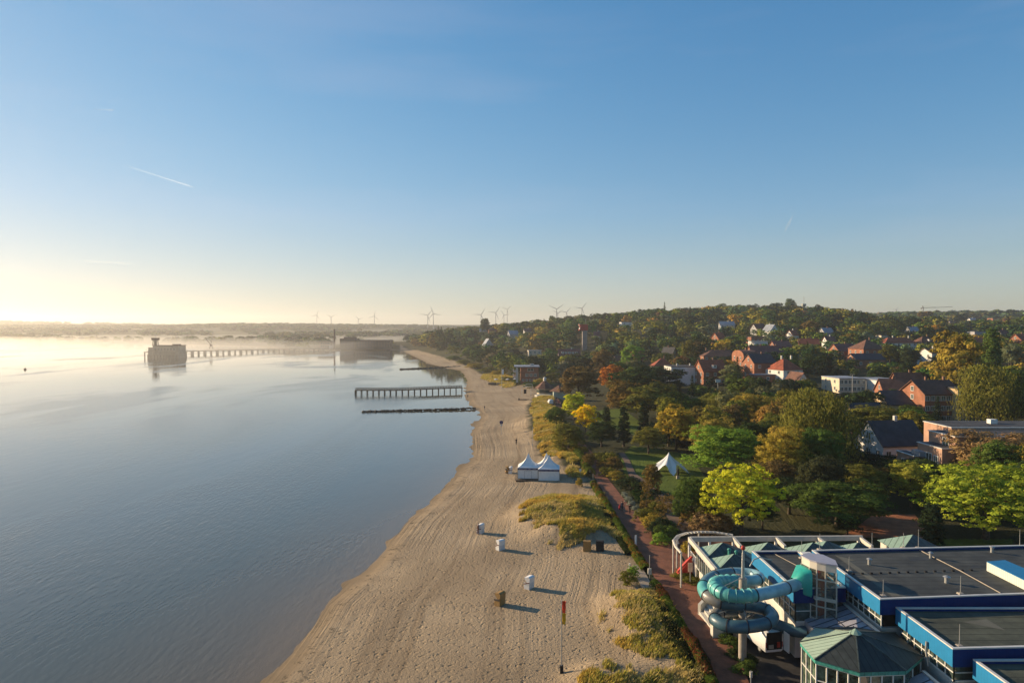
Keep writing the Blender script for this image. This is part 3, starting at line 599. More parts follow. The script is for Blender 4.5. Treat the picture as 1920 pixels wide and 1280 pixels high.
# sloped glazing between tower and main hall
t = thing('sloped_glass_roof', (29, 60, 5), 'sloping grey glass roof with dark bars below the largest hall windows', 'glass roof')
a, b, c, d = (31.15, 55.2, 7.3), (31.15, 65.0, 7.3), (27.2, 65.0, 5.9), (27.2, 55.2, 5.9)
MB().add([a, b, c, d, (a[0], a[1], 5.2), (b[0], b[1], 5.2), (c[0], c[1], 5.2), (d[0], d[1], 5.2)], [(0, 1, 2, 3), (3, 2, 6, 7), (0, 3, 7, 4), (1, 5, 6, 2)]).build('glazing', M['skirt'], t)
fr = MB()
for k in range(12): fr.bar(lerp(a, b, k / 11), lerp(d, c, k / 11), .06, .08)
fr.bar(lerp(a, d, .45), lerp(b, c, .45), .05, .08); fr.build('glazing_bar', M['skirtf'], t)
MB().bar((31.0, 55.2, 7.34), (31.0, 65, 7.34), .3, .1).build('ridge_flashing', M['cap'], t)
t = thing('lower_glass_roof', (30.5, 49, 4.5), 'sloping glass roof beside the nearest corner of the copper pavilion', 'glass roof')
a, b, c, d = (32.0, 45, 6.3), (32.0, 52.6, 6.3), (29.6, 52.6, 5.2), (29.6, 45, 5.2)
MB().add([a, b, c, d, (a[0], a[1], 2.4), (b[0], b[1], 2.4), (c[0], c[1], 2.4), (d[0], d[1], 2.4)], [(0, 1, 2, 3), (3, 2, 6, 7), (0, 3, 7, 4), (1, 5, 6, 2)]).build('glazing', M['skirt'], t)
fr = MB()
for k in range(8): fr.bar(lerp(a, b, k / 7), lerp(d, c, k / 7), .06, .08)
fr.build('glazing_bar', M['skirtf'], t); MB().bar((32.0, 45, 6.36), (32.0, 52.6, 6.36), .25, .1).build('ridge_flashing', M['cap'], t)
# octagonal copper pavilion in front
oc = [W(a, b, 7)[:2] for a, b in [(1499,1203),(1527,1236),(1612,1260),(1700,1257),(1732,1230),(1680,1186),(1600,1174),(1529,1176)]]
oc = [tuple(p) for p in oc]; ctr = (28.0, 55.2); apex = (27.5, 54.2, 8.75)
pv2 = thing('octagonal_pavilion', (28, 55, 2.4), 'many sided glass pavilion with green copper tent roof nearest the camera', 'building')
rf = MB(); n = 8
for i in range(n):
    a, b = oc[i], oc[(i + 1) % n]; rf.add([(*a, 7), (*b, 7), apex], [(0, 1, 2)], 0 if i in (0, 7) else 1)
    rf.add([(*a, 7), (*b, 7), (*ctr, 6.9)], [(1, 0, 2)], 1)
rf.build('roof', [mat('octagon_copper_lit', (.28, .37, .28, 1), .5, .12, 1.5, stripes=((.45, .9, 0), .42, .3), col2=(.26, .33, .25, 1)), mat('octagon_copper_shaded', (.038, .045, .042, 1), .6, .2, 1.2, stripes=((.95, .1, 0), .5, .45), col2=(.020, .026, .024, 1))], pv2)  # same copper twice: sunlit tone on left facets, shade painted into the rest
hp = MB()
for i in range(n): hp.bar((*oc[i], 7.03), apex, .09, .08)
hp.build('hip_ridge', M['copper_shaded'], pv2)
MB().add([(27.5 + .5 * math.cos(k * math.pi / 4), 54.2 + .5 * math.sin(k * math.pi / 4), 8.62) for k in range(8)] + [(27.5, 54.2, 9.0)], [(k, (k + 1) % 8, 8) for k in range(8)]).build('finial', M['copper'], pv2)
ins = lambda p, k: (ctr[0] + (p[0] - ctr[0]) * k, ctr[1] + (p[1] - ctr[1]) * k)
fs = MB()
for i in range(n):
    a, b = ins(oc[i], .985), ins(oc[(i + 1) % n], .985); a2, b2 = ins(oc[i], .95), ins(oc[(i + 1) % n], .95); fs.prism([a, b, b2, a2], 6.68, 6.97)
fs.build('fascia', M['teal'], pv2)
wn_ = {0: 3, 1: 4, 2: 4, 3: 2, 7: 3}
gl = MB()
for i in range(n):
    a, b = ins(oc[i], .94), ins(oc[(i + 1) % n], .94)
    gl.add([(*a, 3.3), (*b, 3.3), (*b, 6.7), (*a, 6.7)], [(0, 1, 2, 3)])
    for k in range(wn_.get(i, 2)):
        m_ = wn_.get(i, 2); p, q = lerp(ins(oc[i], .955), ins(oc[(i + 1) % n], .955), k / m_), lerp(ins(oc[i], .955), ins(oc[(i + 1) % n], .955), (k + 1) / m_)
        fr = MB(); fr.bar((*p, 3.3), (*p, 6.68), .09)
        for z in (3.35, 5.35, 6.62): fr.bar((*p, z), (*q, z), .07)
        fr.build('window_frame', M['whitep'], pv2)
gl.build('glazing', glass_mat('pavilion_glass', (.06, .085, .06, 1), .1, .8, 1.3), pv2)
MB().prism([ins(p, .945) for p in oc], 2.2, 3.3).build('base_wall', mat('orange_brick', (.34, .13, .06, 1), .85, .2, 3), pv2)
a, b = ins(oc[2], .958), ins(oc[3], .958); p, q = lerp(a, b, .02), lerp(a, b, .3)
MB().add([(*p, 4.2), (*q, 4.2), (*lerp(a, b, .14), 6.66), (*p, 6.66)], [(0, 1, 2, 3)]).build('blind', M['salmon'], pv2)
# concrete stairs by the promenade
sp0 = [W(a, b, 2.6) for a, b in [(1311, 1148), (1340, 1188), (1378, 1165), (1352, 1130)]]
t = thing('concrete_stairs', sp0[0], 'broad concrete steps between low walls beside the promenade under the slide', 'stairs')
A_, B_, C_, D_ = [Vector(p) for p in sp0]
for k in range(7):
    f0, f1 = k / 7, (k + 1) / 7; q = [lerp(A_, D_, f0), lerp(B_, C_, f0), lerp(B_, C_, f1), lerp(A_, D_, f1)]
    MB().prism([v[:2] for v in q], 2.2, 2.75 + k * .24).build('step', M['conclight'], t)
for (P, Q) in [(A_, D_), (B_, C_)]:
    e = (Q - P).normalized(); nrm = Vector((-e.y, e.x, 0)) * .17
    vs = [P - nrm, P + nrm, Q + nrm, Q - nrm]; MB().prism([v[:2] for v in vs], 2.1, [3.5, 3.5, 5.0, 5.0]).build('side_wall', M['conclight'], t)
MB().box((B_.x + .2, B_.y - .5, 3.2), (1.3, .9, 1.5)).build('pier', M['conclight'], t)
# ------------------------------------------------------------------ water slide
def catmull(P, per=8):
    P = [Vector(p) for p in P]; P = [P[0] * 2 - P[1]] + P + [P[-1] * 2 - P[-2]]; out = []
    for i in range(1, len(P) - 2):
        a, b, c, d = P[i - 1:i + 3]
        for k in range(per):
            t = k / per; out.append(.5 * ((2 * b) + (c - a) * t + (2 * a - 5 * b + 4 * c - d) * t * t + (3 * b - a - 3 * c + d) * t ** 3))
    out.append(P[-2]); return out
sc_ = [(1503,1092,63.6),(1480,1099,62.5),(1450,1108,61.2),(1415,1115,60.2),(1380,1117,59.9),(1352,1110,60.7),(1340,1097,62.5),(1354,1090,64.6),(1385,1089,66),(1410,1089,66.6),(1424,1083,67.6),(1408,1076,69),(1372,1074,69.3),(1337,1081,67.8),(1319,1098,65),(1326,1116,62.8),(1352,1129,61.6),(1385,1134,61.8),(1415,1137,62.8),(1438,1143,62.8),(1449,1156,61.6),(1436,1168,60.3),(1400,1174,59.5),(1362,1172,60),(1341,1160,61.3),(1350,1149,63),(1378,1147,64.3),(1412,1153,64.8),(1450,1168,64.2),(1482,1180,63.4),(1515,1185,62.6)]
pts3 = [WD(a, b, d) for a, b, d in sc_]
path = catmull(pts3, 8)
def plastic(name, col): return mat(name, col, .38, .16, .9, spec=.4, coat=.05)
SC = dict(light=plastic('pale_blue_plastic', (.24, .42, .46, 1)), teal=plastic('turquoise_plastic', (.09, .36, .34, 1)), mid=plastic('grey_blue_plastic', (.10, .19, .22, 1)), dark=plastic('navy_plastic', (.042, .10, .13, 1)), grey=plastic('weathered_grey_plastic', (.17, .17, .16, 1)))
base = W(1392, 1239, 2.5)
t = thing('water_slide', base, 'spiral tube water slide in turquoise and dark blue around a tall concrete column', 'water slide')
zones = [(0, 3, 'light'), (3, 8, 'teal'), (8, 9.5, 'light'), (9.5, 12, 'light'), (12, 14, 'mid'), (14, 15, 'teal'), (15, 16, 'grey'), (16, 19, 'dark'), (19, 21, 'mid'), (21, 24, 'dark'), (24, 24.9, 'grey'), (24.9, 30, 'dark')]
for (a, b, c) in zones:
    seg = path[int(a * 8):int(b * 8) + 1]; MB().tube(seg, .56, 20, cap=False).build('tube_section', SC[c], t)
rb = MB()
for i in range(int(3.3 * 8), int(8 * 8), 3):
    rb.tube([path[i] + (path[i + 1] - path[i]) * -.25, path[i], path[i] + (path[i + 1] - path[i]) * .25], [.57, .67, .57], 20, cap=False)
rb.build('ribs', plastic('rib_plastic', (.12, .40, .38, 1)), t)
for (a, b, c) in zones + [(1.3, 0, ''), (12.9, 0, ''), (17.2, 0, ''), (22, 0, ''), (22.9, 0, ''), (26, 0, ''), (27.6, 0, '')]:
    i = max(1, int(a * 8)); d = (path[i + 1] - path[i]).normalized() * .05; MB().tube([path[i] - d, path[i] + d], .61, 20).build('flange', M['skirtf'], t)
# flared entrance bend
e0 = pts3[0]; f = MB(); y = e0.y
tw0 = Vector((27.6, 63.7, 0)); vsA = [(e0.x - .9, y - .1 + .55 * math.cos(k * math.pi / 6), e0.z - .03 + .56 * math.sin(k * math.pi / 6)) for k in range(12)]
vsB = [(27.7, 63.6 + (1.1 if math.cos(k * math.pi / 6) > 0 else -1.1) * min(1, abs(math.cos(k * math.pi / 6)) * 1.6), e0.z + .2 + 1.25 * max(-1, min(1, 1.5 * math.sin(k * math.pi / 6)))) for k in range(12)]
vsM = [(27.0, 63.6 + (v[1] - 63.6) * .9, e0.z + .25 + (v[2] - e0.z - .25) * .96) for v in vsB]
f.add(vsA + vsM + vsB, [(j * 12 + k, j * 12 + (k + 1) % 12, (j + 1) * 12 + (k + 1) % 12, (j + 1) * 12 + k) for j in (0, 1) for k in range(12)], 0, True)
f.build('entrance_hood', plastic('green_turquoise_plastic', (.03, .36, .29, 1)), t)
pz0 = 2.0
MB().cyl((base.x, base.y, pz0), .36, 8.15, 24).build('column', M['conc'], t)
MB().cyl((base.x, base.y, 10.1), .16, 2.4, 10, .12).cyl((base.x, base.y, 12.4), .09, .5, 8).build('mast', M['steel'], t)
MB().ball((base.x, base.y, 12.95), .22).build('beacon', M['red'], t)
p2 = WD(1383, 1083, 67); MB().cyl((p2.x, p2.y, 2.5), .38, p2.z + .3 - 2.5, 16).build('column', M['conc'], t)
ar = MB(); c = Vector((base.x, base.y, 0))
for i in (5 * 8, 11 * 8, 13 * 8, 18 * 8, 22 * 8, 24 * 8, 27 * 8):
    p = path[i]; ar.bar((c.x, c.y, p.z - .9), (p.x, p.y, p.z - .62), .16); ar.bar((c.x, c.y, p.z + .9), (p.x, p.y, p.z + .45), .05)
ar.build('bracket', M['steel'], t)
MB().tube([(p2.x + 1.2, p2.y, 9.5), (p2.x + 1.6, p2.y, 10.2), (p2.x + 2.2, p2.y, 10.4), (p2.x + 3.4, p2.y, 10.1)], .06, 6).build('hoop', M['steel'], t)
# ------------------------------------------------------------------ vehicles
def loft(sections, mats, mi=0):
    """sections: list of (y, [(x,z)...]) joined in order, closed rings"""
    mb = MB(); n = len(sections[0][1]); vs = [(x, y, z) for y, r in sections for x, z in r]
    mb.add(vs, [(i * n + k, i * n + (k + 1) % n, (i + 1) * n + (k + 1) % n, (i + 1) * n + k) for i in range(len(sections) - 1) for k in range(n)], mi, True)
    mb.add(vs[:n], [tuple(range(n - 1, -1, -1))], mi); mb.add(vs[-n:], [tuple(range(n))], mi); return mb
def wheel(t, x, y, r, w=.22, rim='steel'):
    wt = MB().tube([(x - w / 2, y, r), (x + w / 2, y, r)], r, 16).build('wheel', M['black'], t, local=True)
    MB().tube([(x - w / 2 - .01, y, r), (x + w / 2 + .01, y, r)], r * .58, 12).build('rim', M['steel'], wt, local=True)
wv = mat('white_car_paint', (.72, .71, .68, 1), .3, .03, 1, coat=.3)
def box_van(loc, rz, label, scale=1.0, L=5.4, Wd=2.0, H=2.45):
    t = thing('delivery_van', loc, label, 'van', rz)
    def ring(w, z0, z1): b = .14; return [(-w + b, z0), (w - b, z0), (w, z0 + b), (w, z1 * .62), (w - .07, z1 - .22), (w - .22, z1), (-w + .22, z1), (-w + .07, z1 - .22), (-w, z1 * .62), (-w, z0 + b)]
    w = Wd / 2; h = L / 2
    loft([(-h, ring(w * .97, .45, H - .05)), (-h + .1, ring(w, .35, H)), (h - 1.6, ring(w, .35, H)), (h - 1.3, ring(w * .99, .35, H * .96)), (h - .75, ring(w * .97, .35, 1.45)), (h - .12, ring(w * .94, .35, 1.2)), (h, ring(w * .88, .5, 1.0))], wv).build('body', wv, t, local=True)
    for sx in (-1, 1):
        for y in (-h + 1.0, h - 1.0): wheel(t, sx * (w - .13), y, .36)
        MB().box((sx * (w - .02), h - 1.75, 1.65), (.06, 1.0, .6)).build('side_window', M['glass'], t, local=True)
        MB().box((sx * (w + .16), h - 1.25, 1.35), (.22, .12, .3)).build('wing_mirror', M['black'], t, local=True)
        MB().box((sx * w * .85, -h + .0, 1.1), (.14, .06, .5)).build('tail_light', M['red'], t, local=True)
        MB().box((sx * w * .62, h - .02, .8), (.34, .08, .2)).build('headlight', M['whitep'], t, local=True)
    MB().add([(-.82, h - 1.27, H * .93), (.82, h - 1.27, H * .93), (.86, h - .77, 1.5), (-.86, h - .77, 1.5)], [(0, 1, 2, 3)]).build('windscreen', M['glass'], t, local=True)
    return t, w, h, H
gv = W(1436, 1222, 2.5)
t, w, h, H = box_van((gv.x, gv.y + 1.6, 2.5), R(11), 'white delivery van with dark open rear parked under the water slide', L=4.9, Wd=1.85, H=2.15)
MB().box((0, -h - .01, 1.45), (1.55, .06, 1.6)).build('load_bay', M['black'], t, local=True)
cg = MB(); cg.box((-.35, -h - .06, .95), (.5, .08, .35), mi=0); cg.box((.4, -h - .06, 1.1), (.3, .08, .5), mi=1); cg.build('cargo', [M['conc'], M['red']], t, local=True)
MB().box((.98, -h - .45, 1.45), (.06, .85, 1.75)).build('rear_door', wv, t, local=True)
MB().bar((0, -1.6, H + .02), (0, 1.4, H + .02), .06).build('roof_strip', M['steel'], t, local=True)
# ------------------------------------------------------------------ things in and beyond the bay
brickD = mat('dark_brick', (.12, .075, .055, 1), .9, .2, .3, bump=.2)
pale = mat('weathered_concrete', (.22, .19, .15, 1), .9, .2, .2)
timber = mat('weathered_timber', (.10, .08, .06, 1), .85, .2, 1.5)
winm = glass_mat('far_window_glass', (.04, .05, .06, 1), .15)
D0 = 750; a = WD(278, 671, D0); b = WD(334, 671, D0)
ts = thing('sea_station', (a.x, D0, 0), 'derelict grey block standing in the sea at the far end of the long jetty', 'building')
wd0 = b.x - a.x
MB().box((a.x + wd0 / 2, D0 + 9, 2.0), (wd0 + 1, 20, 4.6)).build('plinth', pale, ts)
MB().box((a.x + wd0 / 2 + 2.5, D0 + 9, 9.0), (wd0 - 5, 18, 9.4)).build('hall', pale, ts)
MB().box((a.x + 2.4, D0 + 9, 8.0), (4.8, 18, 7.6)).build('side_block', pale, ts)
MB().box((a.x + wd0 / 2 + 2.5, D0 + 9, 13.9), (wd0 - 4.2, 18.8, .5)).box((a.x + wd0 / 2 + 9, D0 + 12, 14.6), (7, 6, 1.2)).build('roof', brickD, ts)
for k in range(9): MB().box((a.x + 6.6 + k * 3.3, D0 - .15, 6.6), (.5, .5, 4.4)).build('buttress', pale, ts)
for k in range(10): MB().box((a.x + .8 + k * 3.4, D0 - 1.4, .9), (.7, .7, 5)).build('fender_pile', timber, ts)
for k in range(7):
    MB().box((a.x + 8 + k * 3.4, D0 - .1, 9.8), (2.0, .3, 2.0)).build('window', winm, ts)
tx = WD(291.5, 640, D0 + 5).x
tl = MB()
for sx in (-1, 1):
    for sy in (-1, 1): tl.bar((tx + sx * 2.1, D0 + 5 + sy * 2.1, 13.5), (tx + sx * 1.7, D0 + 5 + sy * 1.7, 19.6), .6)
tl.bar((tx - 2, D0 + 3, 14), (tx + 1.8, D0 + 3.2, 19.4), .3); tl.bar((tx + 2, D0 + 3, 14), (tx - 1.8, D0 + 3.2, 19.4), .3); tl.box((tx, D0 + 5, 16.5), (2.2, 2.2, 6)); tl.build('tower_legs', pale, ts)
MB().box((tx, D0 + 5, 20.8), (6.2, 5.6, 2.3)).box((tx, D0 + 5, 22.1), (6.8, 6.2, .4)).build('control_cabin', brickD, ts)
MB().bar((tx - .5, D0 + 5, 22.3), (tx - .5, D0 + 5, 27.5), .18).build('antenna', M['steel'], ts)
p0 = WD(268, 661, D0)
pl = MB(); pl.box((p0.x + 3, D0 + 6, 6.4), (6.4, 9, .9)); pl.build('platform', pale, ts)
for k in (0.4, 5.4):
    MB().bar((p0.x + k, D0 + 3, -4), (p0.x + k, D0 + 3, 6), .9).build('pile', pale, ts)
MB().bar((p0.x + 4, D0 + 4, 6.8), (p0.x + 1, D0 + 4, 9.5), .25).bar((p0.x + 4, D0 + 4, 6.8), (p0.x + 5, D0 + 4, 9.0), .25).build('derrick', timber, ts)
# long jetty
ja = Vector((WD(331, 660, 842).x, 842, 4.3)); jb = Vector((WD(612, 655, 1010).x, 1010, 3.0))
jt = thing('long_jetty', (ja.x, ja.y, 0), 'long straight jetty on concrete piers running from the far shore to the sea station', 'jetty')
MB().bar(ja, jb, 5.0, 1.1).build('deck', pale, jt)
rl = MB(); off = Vector((0, -2.5, 1.7)); rl.bar(ja + off, jb + off, .18)
for k in range(61): q = ja.lerp(jb, k / 60); rl.bar(q + Vector((0, -2.5, .5)), q + off, .14)
rl.build('railing', timber, jt)
for k in range(27):
    q = ja.lerp(jb, (k + .4) / 27); w_ = 2.2 if k % 2 == 0 else 1.0
    MB().box((q.x, q.y, q.z - 4.4), (w_, 4.2, 8.0)).build('pier', pale, jt)
cq = ja.lerp(jb, .20)
ck = thing('jetty_crane', (cq.x, cq.y, 6.4), 'small slewing crane with raised jib standing on the long jetty', 'crane')
MB().bar((-2.4, 0, 0), (0, 0, 6), .7).bar((2.4, 0, 0), (0, 0, 6), .7).box((0, 0, 4.6), (2.4, 2.4, 2.2)).build('cab_frame', timber, ck, local=True)
MB().bar((0, 0, 4.5), (-7.5, 0, 14.2), .5).bar((0, 0, 7), (.6, 0, 10), .4).bar((.6, 0, 10), (-7.3, 0, 14.0), .16).build('jib', timber, ck, local=True)
# factory on the point
def wgrid(root, x0, x1, y, z0, z1, nx, nz, w, h, m=None):
    for i in range(nx):
        for k in range(nz):
            MB().box((x0 + (x1 - x0) * (i + .5) / nx, y, z0 + (z1 - z0) * (k + .5) / nz), (w, .3, h)).build('window', m or winm, root)
Df = 1008; fx = lambda px, D=Df: (px - 960) / F * D
ft = thing('waterside_factory', (fx(683), Df, 2.5), 'long dark brick factory with many windows on the quay by the water', 'factory')
MB().box((fx(651), Df + 12, 9.2), (fx(665) - fx(637), 24, 16)).build('wall', brickD, ft)
MB().box((fx(698), Df + 14, 8.0), (fx(731) - fx(665.5), 20, 13.6)).build('wall', brickD, ft)
MB().prism([(fx(637), Df - 1), (fx(665), Df - 1), (fx(662), Df + 24), (fx(640), Df + 24)], 17.2, 17.6).box((fx(654), Df + 10, 18.8), (16, 14, 2.4)).build('roof', brickD, ft)
MB().box((fx(698), Df + 14, 15.1), (fx(731) - fx(665.5) + .6, 20.6, .7)).build('roof', M['tar'], ft)
wgrid(ft, fx(638), fx(664), Df - .1, 3, 16.4, 6, 4, 2.0, 1.7); wgrid(ft, fx(666.5), fx(730), Df + 3.9, 3, 14, 12, 3, 2.2, 1.7)
ch = thing('factory_chimney', (fx(625), Df + 6, 2), 'slim tall brick chimney beside the waterside factory', 'chimney')
MB().cyl((0, 0, 0), 1.5, 28.5, 14, 1.0).build('shaft', brickD, ch, local=True); MB().cyl((0, 0, 28.5), 1.25, .9, 14).build('rim', timber, ch, local=True)
f2 = thing('harbour_warehouse', (fx(612), Df + 26, 2.5), 'smaller pale warehouse left of the tall chimney', 'warehouse')
MB().box((fx(610, 1034), Df + 32, 7.5), (21, 14, 11)).build('wall', mat('pale_brick', (.34, .24, .16, 1), .9, .15, .3), f2); MB().box((fx(610, 1034), Df + 32, 13.2), (22, 15, .6)).build('roof', M['tar'], f2)
wgrid(f2, fx(601.5, 1034), fx(618.5, 1034), Df + 24.9, 3.5, 12, 5, 2, 1.6, 1.8)
MB().box((fx(621, 1020), Df + 14, 4.5), (6, 8, 5)).build('annex', M['white'], f2)
# wind turbines
tm = mat('turbine_grey', (.30, .30, .30, 1), .5, .04, .05)
TB = [(594,591,11,20),(621,594.5,10,60),(672.5,598,9,75),(702,592.5,12,10),(802,591,15,40),(812.5,588,15.5,100),(902,590,16,32),(929.5,586,14,35),(945,590.5,11,85),(951,580,11,50),(1043.5,579.5,16,55),(1046,587,12,58),(1062,585.5,13,40),(1091,578,15,38),(1680,580.5,7,38)]
pos_words = ['farthest left over the bay', 'second from the left over the bay', 'small and faint, third from the left', 'with one blade nearly upright, right of the small faint one', 'left of the close pair above the coast', 'taller right one of the close pair above the coast', 'left of the group of four above the tree line', 'second of the group of four above the tree line', 'lower one behind the tall right end one of the group of four',
             'tall one at the right end of the group of four', 'largest of the overlapping three over the hill', 'low one straight below the largest of the overlapping three', 'lower one at the right of the overlapping three', 'standing alone above the red and white tower', 'faint tiny one far right near the tower crane']
for k, (px, py, bl, ang) in enumerate(TB):
    D = min(29 * F / bl, 3300); p = WD(px, py, D); g = hz(p.x, p.y); t = thing('wind_turbine', (p.x, p.y, g), 'white wind turbine, ' + pos_words[k], 'wind turbine', group='wind turbines along the horizon')
    hh = p.z - g; MB().cyl((0, 0, -3), 1.7, hh + 3, 10, 1.0).build('tower', tm, t, local=True)
    MB().box((0, 1.5, hh), (2.4, 6, 2.4)).build('nacelle', tm, t, local=True); MB().ball((0, -3.6, hh), (1.3, 1.6, 1.3)).build('hub', tm, t, local=True)
    L = bl * D / F
    for j in range(3):
        a_ = R(ang + 120 * j); dx, dz = math.sin(a_), math.cos(a_); nx, nz = dz, -dx; c0 = Vector((0, -3.6, hh)); mb = MB(); vs = []
        for f, wv_ in ((0, .8), (.12, 1.6), (.2, 1.5), (1, .4)):
            q = c0 + Vector((dx, 0, dz)) * L * f
            vs += [q + Vector((nx, .25, nz)) * wv_, q + Vector((0, -.35, 0)), q - Vector((nx, -.1, nz)) * wv_ * .5, q + Vector((0, .35, 0))]
        mb.add(vs, [(i * 4 + m_, i * 4 + (m_ + 1) % 4, i * 4 + 4 + (m_ + 1) % 4, i * 4 + 4 + m_) for i in range(3) for m_ in range(4)]); mb.build('blade', tm, t, local=True)
# bathing pier
pa = Vector((*W(667, 739)[:2], 2.1)); pb_ = Vector((*W(745, 738.3)[:2], 1.9)); pc = Vector((*W(866, 734)[:2], 2.15))
pt = thing('bathing_pier', (pc.x, pc.y, 0), 'dark timber bathing pier with railing reaching into the calm water', 'pier')
dk = MB(); dk.bar(pa, pb_, 2.6, .42); dk.bar(pb_, pc, 2.6, .42); dk.build('deck', timber, pt)
for so, nm in ((-1.2, 'near'), (1.2, 'far')):
    rl = MB(); o = Vector((0, so, 0))
    for zz in (1.1, .6): rl.bar(pa + o + Vector((0, 0, zz)), pb_ + o + Vector((0, 0, zz)), .13); rl.bar(pb_ + o + Vector((0, 0, zz)), pc + o + Vector((0, 0, zz)), .13)
    for k in range(41):
        f = k / 40; q = pa.lerp(pb_, f / .4) if f < .4 else pb_.lerp(pc, (f - .4) / .6); rl.bar(q + o, q + o + Vector((0, 0, 1.12)), .13)
    rl.build('railing', timber, pt)
for k in range(19):
    f = k / 18; q = pa.lerp(pb_, f / .4) if f < .4 else pb_.lerp(pc, (f - .4) / .6)
    fr = MB()
    for so in (-1.1, 1.1): fr.bar((q.x, q.y + so, -2), (q.x, q.y + so, q.z), .34 if k else .5)
    fr.bar((q.x, q.y - 1.4, q.z - .35), (q.x, q.y + 1.4, q.z - .35), .3, .3); fr.build('trestle', timber, pt)
# stone groynes
rng = np.random.RandomState(3)
def rock_mesh(name, seed, m):
    r = np.random.RandomState(seed); mb = MB(); mb.ball((0, 0, 0), 1, 7); v = np.array(mb.v); v *= (1 + .3 * r.randn(len(v), 1)).clip(.6, 1.4); mb.v = [tuple(q) for q in v]; mb.sm = [False] * len(mb.sm); return mb.mesh(name, m)
rockm = mat('wet_dark_stone', (.045, .042, .036, 1), .7, .4, 1.5)
rocks = [rock_mesh('boulder', s, rockm) for s in range(5)]
def groyne(P, n, s, label, w=1.3):
    A, B = W(*P[0]), W(*P[1]); t = thing('stone_groyne', (B.x, B.y, 0), label, 'groyne')
    for k in range(n):
        f = k / n + .3 * rng.rand() / n; q = A.lerp(B, f); r_ = s * (.6 + .7 * rng.rand()); o = link('boulder', rocks[k % 5], t, (q.x - B.x, q.y - B.y + (rng.rand() - .5) * w, .15 + .25 * rng.rand() + .25 * f), rng.rand() * 6); o.scale = (r_ * 1.25, r_ * (1 + rng.rand() * .5), r_ * .75)
groyne([(682, 772.5), (892, 767.5)], 95, .52, 'long stone groyne of dark boulders nearest the camera, just below the bathing pier'); groyne([(752, 692.5), (884, 687.5)], 60, .95, 'distant stone groyne of dark boulders beyond the bathing pier', 1.8)
# things afloat
bp_ = W(47, 693); t = solo('mooring_buoy', MB().ball((0, 0, .3), 1.0, 10).cyl((0, 0, 1.0), .15, .9, 6), M['black'], (0, 0, 0), 'dark round mooring buoy far out at the left edge of the bay', 'buoy', local=True); t.location = (bp_.x, bp_.y, 0)
# red and white lookout tower on the slope
p = WD(1096, 655, 560); g = hz(p.x, p.y); top = WD(1096, 611, 560).z; t = thing('concrete_tower', (p.x, p.y, g), 'slim concrete tower with red and white head rising from the trees', 'tower')
hh = top - g; MB().box((0, 0, hh * .5 - 2), (3.8, 3.8, hh + 2)).build('shaft', mat('tower_concrete', (.30, .25, .22, 1), .9, .1, .3), t, local=True)
MB().box((-1.0, 0, hh + 1.0), (7.4, 5.4, .8)).box((-1.0, 0, hh - 3.2), (7.4, 5.4, .9)).build('red_band', M['red'], t, local=True)
MB().box((-.6, 0, hh - 1.0), (6.6, 4.8, 3.4)).build('head', M['red'], t, local=True); MB().box((-4.1, 0, hh - 1.9), (.5, 5.2, 1.5)).build('white_panel', M['whitep'], t, local=True); MB().box((-4.3, 0, hh + .9), (.6, 5.2, 1.3)).build('white_panel', M['whitep'], t, local=True)
MB().bar((1, 0, hh + 1.3), (1, 0, hh + 6), .25).build('antenna', M['steel'], t, local=True)
# tower crane and masts on the skyline
p = WD(1731, 585, 1350); g = hz(p.x, p.y); t = thing('tower_crane', (p.x, p.y, g), 'distant tower crane with long horizontal jib above the right skyline', 'crane')
zj = WD(1731, 577.5, 1350).z - g; cm = mat('crane_paint', (.20, .13, .08, 1), .6)
MB().bar((0, 0, 0), (0, 0, zj + 2.6), 1.0).build('mast', cm, t, local=True); MB().bar((-5, 0, zj), (58, 0, zj + 2.5), .7).bar((0, 0, zj + 4), (30, 0, zj + 1.4), .2).build('jib', cm, t, local=True); MB().bar((-1, 0, zj), (-1.5, 0, zj + 5), .6).box((-4, 0, zj - 1), (2, 2, 1.4)).build('counterweight', cm, t, local=True)
p = WD(1507, 580, 960); g = hz(p.x, p.y); t = thing('lattice_mast', (p.x, p.y, g), 'thin aerial mast with small platform standing above the hilltop trees', 'mast'); zt_ = WD(1507, 556, 960).z - g
MB().bar((0, 0, 0), (0, 0, zt_), .45).build('pole', M['steel'], t, local=True); MB().box((0, 0, zt_ * .66), (5, 5, 3)).box((0, 0, zt_ * .56), (2.6, 2.6, 8)).build('platform', mat('mast_head', (.3, .3, .25, 1)), t, local=True)

# aircraft trails high above
ctm = bpy.data.materials.new('ice_cloud'); ctm.use_nodes = True; _n = ctm.node_tree; _n.nodes.clear(); _o = N(_n, 'OutputMaterial'); _t = N(_n, 'BsdfTranslucent'); _t.inputs[0].default_value = (1, 1, 1, 1); _x = N(_n, 'MixShader'); _x.inputs[0].default_value = .05; _p = N(_n, 'BsdfTransparent'); _n.links.new(_p.outputs[0], _x.inputs[1]); _n.links.new(_t.outputs[0], _x.inputs[2]); _n.links.new(_x.outputs[0], _o.inputs[0])
for (a, b, r_, l) in [((173, 205), (216, 207), (7, 20), 'short bright condensation trail in the upper left sky'), ((228, 308), (368, 353), (10, 26), 'long faint slanting condensation trail in the left sky'), ((148, 489), (250, 494), (12, 14), 'pale flat condensation trail low in the left sky'), ((1470, 436), (1488, 402), (22, 10), 'tiny feather of trail cloud in the right sky')]:
    A, B = WD(a[0], a[1], 11000), WD(b[0], b[1], 12000); m = (A + B) / 2
    solo('condensation_trail', MB().tube([A, A.lerp(B, .15), A.lerp(B, .5), A.lerp(B, .85), B], [1, r_[0] * .6, r_[0], r_[1] * .7, 1], 8), ctm, m, l, 'contrail')
